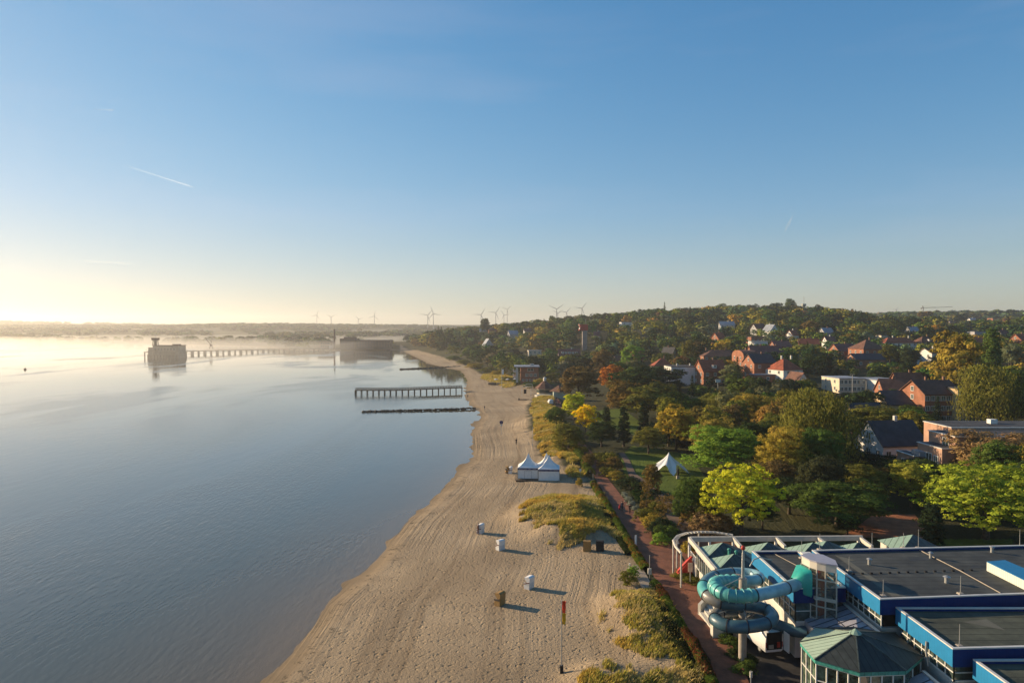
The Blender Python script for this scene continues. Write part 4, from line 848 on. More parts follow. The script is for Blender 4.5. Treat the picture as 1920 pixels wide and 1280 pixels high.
# ------------------------------------------------------------------ tents
canv = mat('white_canvas', (.74, .72, .68, 1), .75, .05, 2, bump=.15); navy = mat('navy_print', (.02, .03, .12, 1), .6)
def pagoda(name, c, w, he, ha, label, rz, band=True, door=False):
    t = thing(name, c, label, 'tent', rz, 'white pagoda tents on the beach'); h = w / 2
    ring = [(-h, -h), (0, -h), (h, -h), (h, 0), (h, h), (0, h), (-h, h), (-h, 0)]; prof = [(1.02, 0), (.72, .14), (.46, .34), (.26, .56), (.12, .80), (.02, 1.0)]; vs = [(x * s, y * s, he + (ha - he) * f) for s, f in prof for x, y in ring]
    MB().add(vs, [(i * 8 + k, i * 8 + (k + 1) % 8, i * 8 + 8 + (k + 1) % 8, i * 8 + 8 + k) for i in range(5) for k in range(8)], 0, False).build('roof', canv, t, local=True)
    MB().box((0, 0, he / 2), (w * .98, w * .98, he)).build('wall', canv, t, local=True)
    if band:
        for (a, b) in (((-h, -h), (h, -h)), ((-h, h), (-h, -h))):
            mb = MB(); e = (b[0] - a[0], b[1] - a[1]); nrm = (e[1] / w * .04, -e[0] / w * .04)
            mb.add([(a[0] + nrm[0], a[1] + nrm[1], he - .42), (b[0] + nrm[0], b[1] + nrm[1], he - .42), (b[0] + nrm[0], b[1] + nrm[1], he - .06), (a[0] + nrm[0], a[1] + nrm[1], he - .06)], [(0, 1, 2, 3)]); bo = mb.build('banner', navy, t, local=True)
            lt = MB()
            for k in range(26):
                if k in (7, 12, 13, 18, 19): continue
                f = .06 + k * .034; x, y = a[0] + e[0] * f + nrm[0] * 1.6, a[1] + e[1] * f + nrm[1] * 1.6
                lt.bar((x, y, he - .33), (x, y, he - .15 - .05 * (k % 3)), .05)
            lt.build('lettering', M['whitep'], bo, local=True)
    if door:
        fr = MB()
        for x in (-.7, .75): fr.bar((x, -h - .03, .1), (x, -h - .03, he - .62), .03)
        fr.bar((-.7, -h - .03, he - .62), (.75, -h - .03, he - .62), .03); fr.build('door', M['skirtf'], t, local=True)
    po = MB()
    for (x, y) in ring[::2]: po.bar((x, y, 0), (x, y, he), .09)
    po.build('frame', M['steel'], t, local=True); return t
g1 = G(991, 900); g2 = G(1030.5, 901)
w1 = 38 / F * g1.y
pagoda('pagoda_tent', (g1.x, g1.y + w1 / 2, g1.z + .35), w1, 2.25, 4.9, 'left white pagoda tent with door and blue banner on wooden decking', R(-4), True, True)
pagoda('pagoda_tent', (g2.x, g2.y + w1 / 2, g2.z + .05), w1 * 1.03, 2.35, 5.0, 'right white pagoda tent with plain front and blue banner', R(-4))
pagoda('pagoda_tent', (7.38, 145.3, g2.z + .05), w1 * .96, 2.35, 5.0, 'rear white pagoda tent whose peak shows behind the right one', R(-4), False)
t = thing('timber_decking', (g1.x, g1.y, g1.z), 'low brown wooden decking under the left pagoda tent', 'decking')
for k in range(14): MB().box((g1.x - 2.6 + k * .38, g1.y + 1.6, g1.z + .2), (.34, 5.2, .1)).build('board', timber, t)
MB().box((g1.x - .15, g1.y - .9, g1.z + .05), (5.0, .08, .35)).build('skirting', mat('brown_timber', (.16, .08, .04, 1), .8), t)
# star tent on the lawn
g = G(1254, 884); apx = WD(1249, 847, g.y); t = thing('star_tent', g, 'white star shaped canopy tent with pointed peak on the park lawn', 'tent'); ha = apx.z - g.z; n = 6
vs = []; K = 36; prof = [(0.0, 0.0), (.14, .10), (.3, .24), (.5, .42), (.75, .70), (1.0, 1.0)]
for f, s in prof:
    for k in range(K):
        th = 2 * math.pi * k / K - math.pi / 2; leg = (abs(math.cos(n / 2 * (th + math.pi / 2)))) ** 2.2; rr = 2.35 + 2.1 * leg; zz = 1.9 - 1.85 * leg ** 1.3
        drop = f ** .8; vs.append((rr * s * math.cos(th), rr * s * math.sin(th), ha - (ha - zz) * (drop if leg < .5 else f ** (.75))))
MB().add(vs, [(i * K + k, i * K + (k + 1) % K, (i + 1) * K + (k + 1) % K, (i + 1) * K + k) for i in range(len(prof) - 1) for k in range(K)], 0, True).build('canopy', canv, t, local=True)
for k in range(n):
    th = 2 * math.pi * k / n - math.pi / 2; MB().bar((4.4 * math.cos(th), 4.4 * math.sin(th), .15), (5.6 * math.cos(th), 5.6 * math.sin(th), -.1), .04).build('guy_rope', M['steel'], t, local=True)
MB().cyl((0, 0, 0), .06, ha, 8).build('pole', M['steel'], t, local=True)
g = G(1271, 897); t = thing('bronze_statue', g, 'dark slim bronze figure standing on the lawn right of the star tent', 'statue')
MB().box((0, 0, .3), (.6, .6, .6)).build('plinth', M['conc'], t, local=True); MB().tube([(0, 0, .6), (.03, 0, 1.2), (-.02, 0, 1.7), (0, 0, 2.1), (0, 0, 2.2)], [.16, .2, .24, .1, .08], 10).ball((0, 0, 2.35), .14).build('figure', M['black'], t, local=True)
# ------------------------------------------------------------------ hooded beach chairs
wick = mat('honey_wicker', (.36, .21, .07, 1), .8, .25, 14, bump=.5, bscale=40); wwick = mat('white_wicker', (.66, .65, .63, 1), .7, .12, 14, bump=.5, bscale=40); dwick = mat('black_wicker', (.02, .02, .02, 1), .7)
def beach_chair(px, py, mb_, canopy, accent, label, rz, scale=1.0):
    """front opens towards local -y"""
    t = thing('beach_chair', G(px, py), label, 'beach chair', rz, 'hooded beach chairs on the sand')
    t.scale = (scale * .88,) * 3
    w = .62
    b = MB(); b.add([(-w, -.42, 0), (w, -.42, 0), (w, .42, 0), (-w, .42, 0), (-w, -.48, .5), (w, -.48, .5), (w, .45, .95), (-w, .45, .95)], [(3, 2, 1, 0), (0, 1, 5, 4), (1, 2, 6, 5), (2, 3, 7, 6), (3, 0, 4, 7), (4, 5, 6, 7)]); b.build('basket', mb_, t, local=True)
    for s in (-1, 1): MB().box((s * (w - .04), -.05, .78), (.14, .85, .16)).build('armrest', M['whitep'] if mb_ is not wick else timber, t, local=True)
    hd = MB()   # hood: two sides, back, roof
    pr = [(.46, .85), (.52, 1.62), (.22, 1.72), (-.38, 1.60), (-.30, 1.40), (.05, .95)]
    for s in (-1, 1): hd.add([(s * w, y, z) for y, z in pr] + [(s * (w - .05), y, z) for y, z in pr], [tuple(range(6)), tuple(range(11, 5, -1))] + [(i, (i + 1) % 6, (i + 1) % 6 + 6, i + 6) for i in range(6)])
    hd.build('hood', mb_, t, local=True)
    MB().add([(-w, .46, .85), (w, .46, .85), (w, .52, 1.62), (-w, .52, 1.62), (w, .22, 1.72), (-w, .22, 1.72), (w, -.38, 1.60), (-w, -.38, 1.60)], [(0, 1, 2, 3), (3, 2, 4, 5), (5, 4, 6, 7)]).build('canopy', canopy, t, local=True)
    MB().box((0, -.1, .62), (1.0, .6, .12)).build('seat_cushion', accent, t, local=True); MB().box((0, .3, 1.05), (1.0, .12, .8)).build('back_cushion', accent, t, local=True)
    MB().box((0, -.5, .16), (1.05, .1, .22)).build('footrest', accent, t, local=True)
    for s in (-1, 1): MB().bar((s * w * 1.02, -.46, .72), (s * w * 1.02, .46, .98), .05, .12).build('side_rail', accent, t, local=True)
    return t
maroon = mat('maroon_cloth', (.10, .025, .02, 1), .9, .1); navyc = mat('grey_blue_cloth', (.06, .08, .14, 1), .9)
beach_chair(992, 1102, wwick, canv, maroon, 'white beach chair with dark band, right of the honey coloured one', R(-125))
beach_chair(937, 1133, wick, wick, timber, 'honey coloured wicker beach chair standing alone on open sand', R(-125))
beach_chair(938, 1030, wwick, canv, maroon, 'white beach chair with maroon side, second below the pagoda tents', R(-140))
beach_chair(901, 999, wwick, canv, maroon, 'white beach chair with maroon cloth nearest the waterline', R(-115))
beach_chair(1101, 1032, wick, wick, timber, 'honey coloured wicker beach chair beside the black one near the dune', R(170))
beach_chair(1125, 1032, dwick, dwick, dwick, 'black beach chair at the foot of the grassy dune', R(170))
beach_chair(951, 886, wick, wick, timber, 'brown wicker beach chair left of the pagoda tents', R(-80))
beach_chair(957, 887, wwick, canv, maroon, 'white beach chair tight against a brown one left of the tents', R(-95))
# ------------------------------------------------------------------ flags and poles
g = G(1053, 1261); t = thing('flagpole', g, 'thin flagpole with hanging red and yellow flag on the near sand', 'flagpole'); h = WD(1049.5, 1124, g.y).z - g.z
MB().box((0, 0, .35), (.3, .3, .7)).build('base', M['black'], t, local=True); MB().cyl((0, 0, .3), .07, h - .3, 8, .05).build('pole', M['steel'], t, local=True)
def hang(z0, z1, m, nm):
    mb = MB(); vs = []; n = 9
    for k in range(n):
        z = z0 + (z1 - z0) * k / (n - 1)
        for j in range(5): vs.append((.05 + j * .08 + .02 * math.sin(k * 1.3 + j), .10 * math.sin(j * 1.9 + k * .5), z))
    mb.add(vs, [(k * 5 + j, k * 5 + j + 1, k * 5 + j + 6, k * 5 + j + 5) for k in range(n - 1) for j in range(4)], 0, True); return mb.build(nm, m, t, local=True)
fl = hang(h - 2.25, h - 1.2, mat('yellow_cloth', (.72, .42, .02, 1), .8), 'flag_lower_half'); hang(h - 1.2, h - .1, mat('red_cloth', (.75, .07, .02, 1), .8), 'flag_upper_half')
def pole(name, px, py, pt, label, cat, r=.05, head=None, group=None):
    g = G(px, py); t = thing(name, g, label, cat, group=group); h = WD(px, pt, g.y).z - g.z
    MB().cyl((0, 0, -.2), r, h + .2, 8).build('pole', M['steel'], t, local=True)
    if head: head(t, h, g.y / F)
    return t
pole('lamp_post', 1218, 1084, 1040, 'slim pole with grey box at its foot beside the hedge by the access slab', 'post', .05, lambda t, h, s: MB().box((0, 0, .9), (.42, .3, .7)).build('control_box', M['conclight'], t, local=True))
pole('banner_pole', 1194, 1027, 1002, 'short pole with narrow white banner at the hedge by the promenade', 'banner', .04, lambda t, h, s: MB().box((-.12, 0, h - .75), (.3, .03, 1.4)).build('banner', canv, t, local=True))
pole('flagpole', 941, 731, 691, 'white flagpole with small white flag far along the beach', 'flagpole', .12, lambda t, h, s: MB().box((.5, 0, h - 1.6), (.9, .08, 2.6)).build('flag', canv, t, local=True))
pole('warning_sign', 940, 814, 791, 'pole carrying a dark blue round sign with white panel on the open sand', 'sign', .07, lambda t, h, s: (MB().tube([(0, -.06, h - .1), (0, .06, h - .1)], .55, 16, sm=False).build('round_sign', navy, t, local=True), MB().box((0, 0, h - .95), (.75, .06, .35)).build('panel', M['whitep'], t, local=True)))
pole('signpost', 999, 835, 800, 'bare upright post at the left edge of the dune grass', 'post', .06)
pole('information_sign', 1088, 893, 878, 'small pale sign on a post right of the pagoda tents', 'sign', .04, lambda t, h, s: MB().box((0, -.05, h - .3), (.45, .05, .5)).build('panel', M['whitep'], t, local=True))
pole('lamp_post', 1112, 903, 888, 'short pole in the hedge between tents and promenade', 'post', .05)
pole('street_lamp', 1637, 950, 921, 'street lamp with green sign in the dark trees by the red court', 'street lamp', .06, lambda t, h, s: (MB().box((0, 0, h + .05), (.9, .35, .12)).build('lamp_head', M['steel'], t, local=True), MB().box((0, -.08, h - 1.5), (.4, .04, .4)).build('sign', M['teal'], t, local=True)))
pole('street_lamp', 1408, 1290, 1258, 'pale lamp head on a pole at the bottom edge beside the promenade', 'street lamp', .06, lambda t, h, s: MB().cyl((0, 0, h - .5), .13, .5, 8).build('lamp_head', M['conclight'], t, local=True))
# bird, driftwood shapes and goal frames far along the beach
def frame_goal(px, py, w, h, label, name='goal_frame', cat='goal'):
    g = G(px, py); t = thing(name, g, label, cat); MB().bar((-w / 2, 0, 0), (-w / 2, 0, h), .14).build('post', M['whitep'], t, local=True); MB().bar((w / 2, 0, 0), (w / 2, 0, h), .14).build('post', M['whitep'], t, local=True); MB().bar((-w / 2, 0, h), (w / 2, 0, h), .14).build('crossbar', M['whitep'], t, local=True)
frame_goal(987, 743, 4.2, 4.6, 'tall white goal frame on the sand left of the red roofed kiosk')
frame_goal(992, 731, 3.2, 3.0, 'smaller white goal frame behind the tall one near the kiosk')
g = G(984.5, 740); t = thing('notice_board', g, 'dark upright notice board among the white frames on the beach', 'board'); MB().box((0, 0, 1.6), (1.3, .15, 2.0)).build('board', M['black'], t, local=True); MB().bar((-.5, 0, 0), (-.5, 0, 1), .1).build('leg', timber, t, local=True); MB().bar((.5, 0, 0), (.5, 0, 1), .1).build('leg', timber, t, local=True)
g = G(986, 750); solo('log_bench', MB().bar((-3.2, 0, .25), (3.2, .5, .25), .4).box((-3.0, 0, .4), (.6, .6, .8)), timber, (0, 0, 0), 'long dark log bench lying on the sand below the goal frames', 'bench', local=True).location = g
g = G(938, 721); t = thing('low_wall', g, 'low pale terrace wall with dark ends at the beach below the brick building', 'wall'); MB().box((6, 0, .6), (16, .5, 1.2)).build('wall', M['conc'], t, local=True); MB().box((-4.5, 0, .6), (4.5, 2.0, 1.1)).build('boat_rack', timber, t, local=True); MB().box((18, 1, .6), (8, 1.5, 1.2)).build('planter', brickD, t, local=True)
for k in range(4):
    s = solo('parasol', MB().cyl((0, 0, 0), .06, 2.2, 6).cyl((0, 0, 2.0), 1.5, .6, 10, .1), [canv], (0, 0, 0), 'closed pale parasol on the terrace below the brick beach building, %s' % ['leftmost', 'second from the left', 'third from the left', 'rightmost'][k], 'parasol', 'parasols on the beach terrace', local=True); s.location = G(930 + k * 11 + (k % 2) * 3, 717 - (k % 2)); s.location.z -= .2
# access slab bollards
for k, (a, b) in enumerate([(1180.5, 1073), (1106, 885)]):
    solo('marker_post', MB().box((0, 0, .6), (.16, .16, 1.2)), M['whitep'], (0, 0, 0), ['white marker post at the left side of the concrete access slab', 'white marker post at the hedge gap right of the tents'][k], 'post', local=True).location = G(a, b)
# ------------------------------------------------------------------ houses
KEEP = []            # (px0, px1, py0, py1, distance): trees nearer than this may not cover it
FOOT = []            # (x, y, radius)
def keep(root_pts, D, cut=.35):
    xs = [PX(p) for p in root_pts]; a = min(p[0] for p in xs); b = max(p[0] for p in xs); c = min(p[1] for p in xs); d = max(p[1] for p in xs)
    KEEP.append((a + (b - a) * .12, b - (b - a) * .16, c, d - (d - c) * min(.76, cut + .38), D))
HM = dict(
 brick=mat('red_brick', (.30, .125, .07, 1), .9, .16, .5, bump=.15), brown=mat('brown_brick', (.20, .11, .075, 1), .9, .18, .5, bump=.15), yellow=mat('yellow_brick', (.50, .36, .20, 1), .9, .12, .5),
 white=mat('house_white_render', (.64, .61, .56, 1), .85, .07, .4), cream=mat('cream_render', (.60, .50, .36, 1), .85, .08, .4), pink=mat('pinkish_brick', (.42, .25, .17, 1), .9, .12, .5, bump=.1), grey=mat('grey_render', (.34, .33, .33, 1), .85, .08, .4))
RM = dict(
 red=mat('red_roof_tiles', (.30, .075, .035, 1), .8, .25, .6, bump=.3, stripes=('z', .35, .8)), brown=mat('brown_roof_tiles', (.15, .07, .045, 1), .8, .25, .6, bump=.3, stripes=('z', .35, .8)), dark=mat('dark_roof_tiles', (.035, .035, .04, 1), .6, .25, .6, bump=.3, stripes=('z', .35, .8)),
 felt=mat('flat_roof_felt', (.055, .055, .058, 1), .85, .3, .4), grey=mat('grey_roof_sheet', (.26, .28, .31, 1), .6, .15, .4), mauve=mat('weathered_red_tiles', (.17, .065, .055, 1), .8, .2, .6, stripes=('z', .35, .8)))
_win = {}
def win_mesh(w, h, lr):
    k = (w, h, lr)
    if k not in _win:
        f = MB()
        for (cx, cz, a, b) in ((-w / 2, 0, .12, h + .12), (w / 2, 0, .12, h + .12), (0, 0, .09, h), (0, h / 2, w - .12, .12), (0, -h / 2, w + .2, .14)): f.box((cx, 0, cz), (a, .12, b))
        f.box((0, .06, 0), (w - .04, .05, h - .04), mi=1); _win[k] = f.mesh('window', [M['whitep'], M['glass']])
    return _win[k]
def house(px, py, wpx, d, h, roof, rh, wm, rm, label, rz=0, axis='x', nf=3, ns=2, fl=2, chim=1, over=.45, name='house', cat='house', keepit=True, dorm=0, win=(1.2, 1.4), cut=.35, D=None):
    g = G(px, py) if D is None else WD(px, py, D)
    if D is not None: g = Vector((g.x, g.y, hz(g.x, g.y) if g.z < hz(g.x, g.y) + 20 else g.z)); 
    w = wpx * g.y / F; rz = R(rz); ca, sa = math.cos(rz), math.sin(rz)
    org = Vector((g.x - sa * d / 2, g.y + ca * d / 2, g.z)); t = thing(name, org, label, cat, rz)
    if D is not None and roof != 'x': h = max(3, WD(px, py, D).z - g.z + h) if False else h
    W2, D2 = w / 2, d / 2; wall = MB(); wall.box((0, 0, h / 2 - 2.5), (w, d, h + 5))
    rf = MB(); o = over
    if roof == 'flat':
        rf.box((0, 0, h + .14), (w + .3, d + .3, .28)); rf.box((0, 0, h + .3), (w - .5, d - .5, .06)); cap = None
    elif roof == 'gable':
        def slope(a, b):  # ridge along x: a=W2,b=D2
            e = rh * o / b; z0 = h - e; th = .22
            for s in (-1, 1):
                v = [(-a - o, s * (b + o), z0), (a + o, s * (b + o), z0), (a + o, 0, h + rh), (-a - o, 0, h + rh)]; v2 = [(p[0], p[1], p[2] + th) for p in v]
                yield v + v2
        if axis == 'x':
            for q in slope(W2, D2): rf.add(q, [(0, 1, 2, 3), (7, 6, 5, 4), (0, 4, 5, 1), (1, 5, 6, 2), (3, 2, 6, 7), (0, 3, 7, 4)])
            wall.add([(-W2, -D2, h), (-W2, D2, h), (-W2, 0, h + rh - .02), (W2, -D2, h), (W2, D2, h), (W2, 0, h + rh - .02)], [(0, 2, 1), (3, 4, 5), (0, 3, 5, 2), (1, 2, 5, 4)])
        else:
            for q in slope(D2, W2): rf.add([(p[1], p[0], p[2]) for p in q], [(3, 2, 1, 0), (4, 5, 6, 7), (1, 5, 4, 0), (2, 6, 5, 1), (7, 6, 2, 3), (4, 7, 3, 0)])
            wall.add([(-W2, -D2, h), (W2, -D2, h), (0, -D2, h + rh - .02), (-W2, D2, h), (W2, D2, h), (0, D2, h + rh - .02)], [(0, 1, 2), (3, 5, 4), (0, 2, 5, 3), (1, 4, 5, 2)])
    elif roof == 'hip':
        a, b = W2 + o, D2 + o; r = max(0.4, (a - b) if axis == 'x' else (b - a)); z0 = h - .15
        e = [(-a, -b, z0), (a, -b, z0), (a, b, z0), (-a, b, z0)]; k = [(-r, 0, h + rh), (r, 0, h + rh)] if axis == 'x' else [(0, -r, h + rh), (0, r, h + rh)]
        rf.add(e + k, [(0, 1, 5, 4), (1, 2, 5), (2, 3, 4, 5), (3, 0, 4), (3, 2, 1, 0)] if axis == 'x' else [(0, 1, 4), (1, 2, 5, 4), (2, 3, 5), (3, 0, 4, 5), (3, 2, 1, 0)])
    elif roof == 'curve':
        n = 8; pr = [(D2 * math.cos(math.pi * i / n), rh * math.sin(math.pi * i / n)) for i in range(n + 1)]
        rf.add([(s * (W2 + .2), y * 1.05, h + z + .1) for s in (-1, 1) for y, z in pr], [(i, i + 1, i + n + 2, i + n + 1) for i in range(n)]); wall.add([(s * W2, y, h + z) for s in (-1, 1) for y, z in pr], [tuple(range(n, -1, -1)), tuple(range(n + 1, 2 * n + 2))])
    wall.build('wall', HM[wm], t, local=True); ro = rf.build('roof', RM[rm], t, local=True)
    for k in range(chim):
        cx = (k - (chim - 1) / 2) * w * .5 + w * .12; cz = h + (rh if roof != 'flat' else .2)
        MB().box((cx if axis == 'x' else 0, 0 if axis == 'x' else cx, cz + .35), (.7, .6, 1.7)).build('chimney', HM['brown'] if wm != 'white' else M['white'], ro, local=True)
    lr = g.y > 350; ww, wh = win
    def wins(n, length, off, rot, facey):
        for f in range(fl):
            z = h * (f + .55) / fl
            for i in range(n):
                u = (i + .5) / n * length - length / 2
                x, y = (u, facey) if rot == 0 else (facey, u)
                o_ = link('window', win_mesh(ww, wh, lr), t, (x, y, z), rot)
    if nf: wins(nf, w, 0, 0, -D2 - .05)
    if ns: wins(ns, d, 0, -math.pi / 2, -W2 - .05)
    if roof == 'gable' and rh > 2.4:
        if axis == 'y': link('window', win_mesh(ww, wh, lr), t, (0, -D2 - .05, h + rh * .33))
        else: link('window', win_mesh(ww, wh, lr), t, (-W2 - .05, 0, h + rh * .33), -math.pi / 2)
    for k in range(dorm):
        x = (k + .5) / dorm * w * .8 - w * .4
        dm = MB(); dm.box((x, -D2 * .62, h + rh * .42), (1.7, D2 * .6, 1.5)); q = dm.build('dormer', HM['white'], t, local=True)
        link('window', win_mesh(1.0, 1.0, lr), q, (x, -D2 * .62 - D2 * .3 - .06, h + rh * .45))
        MB().box((x, -D2 * .6, h + rh * .42 + .82), (2.0, D2 * .68, .16)).build('dormer_roof', RM[rm], q, local=True)
    FOOT.append((org.x, org.y, max(w, d) * .62 + 2))
    if keepit:
        P = [(org.x + x * ca - y * sa, org.y + x * sa + y * ca, org.z + z) for x in (-W2, W2) for y in (-D2, D2) for z in (0, h + rh * .8)]; keep(P, g.y, cut)
    return t
H = house
H(1283, 722, 50, 13, 8.6, 'flat', 0, 'white', 'felt', 'white cubic flat roofed block in front of the red hip roofed house', 2, nf=0, ns=3, fl=3, chim=2)
H(1331, 722, 25, 11, 8.0, 'flat', 0, 'brown', 'felt', 'dark flat brick wing attached right of the white cubic block', 2, nf=1, ns=0, chim=0)
H(1245, 706, 38, 10, 5.5, 'hip', 4.2, 'cream', 'red', 'house with steep red hip roof just left of the white cubic block', 0)
H(1341, 722, 46, 11, 6.5, 'gable', 4.8, 'brick', 'red', 'brick house with red roof and white dormer right of the white cubic block', 8, axis='x', dorm=1)
H(1265, 681, 18, 8, 5, 'gable', 4.6, 'yellow', 'dark', 'narrow house with pointed yellow gable behind the white cubic block', 40, axis='y', nf=1, ns=1)
H(1357, 686, 74, 12, 5.5, 'hip', 3.4, 'brick', 'brown', 'long low brick building with brown roof above the red roofed dormer house', -3, nf=7, ns=2, chim=3)
H(1173, 692, 34, 9, 4.5, 'gable', 3.6, 'grey', 'brown', 'dark roofed house half hidden beside the orange beech', 10, nf=2, ns=1)
H(1198, 682, 17, 9, 4, 'gable', 4.6, 'brick', 'red', 'house with only its steep red roof showing above the round green trees', 20, nf=0, ns=1)
H(1407, 700, 27, 14, 9.0, 'curve', 2.6, 'brick', 'brown', 'narrow red brick house with rounded gable, left of the twin gabled one', 6, axis='x', nf=0, ns=2, fl=3)
H(1434, 712, 42, 12, 8.0, 'gable', 3.8, 'brick', 'dark', 'tall brick house with pointed gable and two white windows', 6, nf=2, ns=2)
H(1440, 717, 50, 6, 3.4, 'flat', 0, 'brick', 'grey', 'low flat orange brick extension before the tall pointed gable house', 6, nf=3, ns=1, fl=1, chim=0)
H(1487, 716, 44, 12, 5.5, 'hip', 5.0, 'white', 'red', 'house with red hip roof and white walls behind the dark spruce pair', 18, nf=2, ns=2, chim=2)
H(1506, 732, 25, 9, 3.5, 'gable', 3.8, 'white', 'brown', 'small white gable with brown barge boards below the white walled red hip house', 10, axis='y', nf=1, ns=0, fl=1, chim=0)
H(1452, 631, 20, 9, 4.5, 'gable', 5.0, 'white', 'grey', 'white house with pale grey gable roof high on the wooded slope', 20, axis='y', nf=1, ns=1, fl=1)
H(1428, 628, 20, 10, 5.0, 'gable', 4.0, 'grey', 'brown', 'grey gabled house high on the slope left of the white one', 10, nf=2, ns=1)
H(1421, 646, 26, 9, 5.5, 'flat', 0, 'brick', 'felt', 'small flat roofed red brick house above the white flat one on the slope', 5, nf=3, ns=1, fl=1)
H(1427, 654, 26, 10, 5.0, 'flat', 0, 'white', 'grey', 'white flat roofed house on the slope above the long dark red roof', 5, nf=3, ns=1, fl=1, chim=0)
H(1440, 680, 58, 12, 5.0, 'gable', 4.5, 'brick', 'mauve', 'long building with dull red roof behind the pair of tall brick houses', -2, nf=5, ns=1, chim=2)
H(1469, 664, 30, 11, 5.0, 'gable', 3.2, 'brick', 'mauve', 'house with dull red roof left of the orange lit gable', 0, nf=2, ns=1)
H(1518, 656, 36, 9, 4.0, 'gable', 3.4, 'brick', 'red', 'orange lit brick gable with long bright red roof among trees', -12, nf=3, ns=1, fl=1)
H(1591, 676, 36, 12, 5.5, 'gable', 4.0, 'brick', 'mauve', 'dark red roofed house left of the big hipped brick building', 4, nf=3, ns=1, dorm=0)
H(1640, 683, 44, 15, 8.5, 'hip', 5.0, 'brick', 'brown', 'big brick building with broad brown hip roof in the middle of the town', 4, nf=3, ns=3)
H(1632, 690, 56, 10, 4.5, 'gable', 2.8, 'brick', 'dark', 'lower brick wing with dark roof before the big hipped building', 4, nf=3, ns=1, fl=1, chim=0)
H(1598, 736, 50, 14, 5.5, 'flat', 0, 'cream', 'grey', 'cream flat roofed building with glazed front behind the spruces', 3, nf=6, ns=2, chim=0, keepit=False)
H(1674, 738, 54, 16, 5.0, 'flat', 0, 'white', 'grey', 'long pale flat roofed hall beyond the brown roofed houses', 6, nf=3, ns=1, fl=1, chim=0)
H(1690, 656, 62, 10, 4.8, 'hip', 3.6, 'white', 'red', 'long white house with bright red hip roof near the right', 3, nf=6, ns=2, chim=2)
H(1660, 641, 16, 8, 5.0, 'flat', 0, 'cream', 'felt', 'small sunlit cream cube above the bright red hip roof', 3, nf=0, ns=2, fl=1, chim=0)
H(1745, 655, 40, 11, 4.2, 'hip', 4.6, 'cream', 'brown', 'cream house with brown hip roof and lit dormer left of the tall olive tree', 8, nf=3, ns=2, dorm=1)
H(1760, 685, 30, 10, 6.5, 'gable', 2.4, 'white', 'brown', 'bright white house with shallow roof partly behind the olive tree', 12, nf=2, ns=2, cut=.2)
H(1841, 660, 28, 9, 5.0, 'gable', 4.0, 'brick', 'red', 'orange brick house with red roof just left of the poplar', 15, nf=1, ns=1)
H(1838, 634, 22, 9, 5.0, 'flat', 0, 'grey', 'grey', 'pale flat roofed house on the slope left of the poplar top', 2, nf=3, ns=1, fl=1, chim=0)
H(1868, 607, 14, 12, 9.0, 'flat', 0, 'brick', 'felt', 'distant red brick block on the far right skyline', 5, nf=2, ns=1, chim=0, win=(1.6, 1.6))
H(1925, 653, 24, 9, 5.5, 'gable', 4.0, 'brick', 'red', 'orange gable house cut by the right picture edge', 12, nf=1, ns=1)
H(1712, 757, 46, 11, 6.0, 'gable', 4.6, 'brick', 'brown', 'brick gable house with brown roof left of the tenement row', -8, nf=2, ns=2)
H(1680, 766, 40, 11, 5.5, 'gable', 4.2, 'brick', 'brown', 'brown roofed house left of the brick gable house in the lower town', -12, nf=2, ns=1)
H(1705, 792, 74, 12, 5.5, 'gable', 3.6, 'yellow', 'dark', 'long brick house with near black roof below the brown roofed gable houses', -6, nf=4, ns=1, fl=1)
H(1768, 794, 74, 11, 9.0, 'gable', 3.6, 'brick', 'brown', 'three storey brick tenement with white window frames and red brown roof', 6, nf=7, ns=1, fl=3, chim=2)
H(1805, 795, 22, 9, 10.5, 'flat', 0, 'yellow', 'felt', 'pale yellow bay tower at the right end of the brick tenement', 6, nf=2, ns=1, fl=4, chim=0)
H(1644, 828, 62, 12, 5.0, 'gable', 4.6, 'pink', 'dark', 'house with big near black roof behind the white gable', 8, nf=0, ns=1, chim=0)
H(1696, 872, 90, 9.5, 4.6, 'gable', 4.6, 'white', 'dark', 'white gabled house with very large black roof and small skylights', 9, axis='x', nf=4, ns=3, fl=1, cut=.25)
H(917, 660, 16, 12, 7, 'gable', 6, 'grey', 'grey', 'grey gabled house among coast trees below the hill village', 15, axis='y', nf=1, ns=1)
H(924, 632, 16, 10, 8, 'hip', 4.0, 'brick', 'brown', 'orange brick house on the hilltop above the coast trees', 5, nf=2, ns=1)
H(906, 629, 13, 9, 6, 'gable', 3.0, 'white', 'grey', 'pale house left of the orange brick one on the hilltop', 5, nf=2, ns=1)
H(964, 641, 17, 10, 8, 'gable', 4.0, 'grey', 'grey', 'grey white house on the slope right of the orange brick one', 15, nf=2, ns=1)
H(990, 631, 13, 9, 6, 'gable', 3.0, 'white', 'mauve', 'small house with reddish roof among hilltop trees left of the lookout tower', 8, nf=1, ns=1)
H(1003, 672, 24, 10, 6.5, 'flat', 0, 'cream', 'grey', 'cream flat roofed house in the trees above the brick beach building', 5, nf=3, ns=1)
H(1068, 680, 40, 10, 5.5, 'gable', 4.5, 'white', 'mauve', 'white house with dull red roof and row of dormers below the lookout tower', 0, nf=5, ns=1, dorm=5, chim=1, fl=1)
H(1176, 616, 22, 9, 6.5, 'flat', 0, 'white', 'felt', 'white house showing between the trees on the hill crest', 5, nf=2, ns=1, chim=0)
H(1364, 621, 26, 9, 5.5, 'gable', 3.0, 'white', 'grey', 'row of white roofs stepping down the hill crest', -8, nf=3, ns=1)
H(1354, 647, 16, 9, 5.0, 'gable', 4.0, 'brick', 'red', 'small orange brick gable on the wooded slope left of the pale tree', 20, nf=1, ns=1)
H(1300, 662, 22, 10, 5, 'flat', 0, 'white', 'grey', 'low house with pale blue grey flat roof behind the yellow gable', 0, nf=2, ns=1, chim=0, keepit=False)
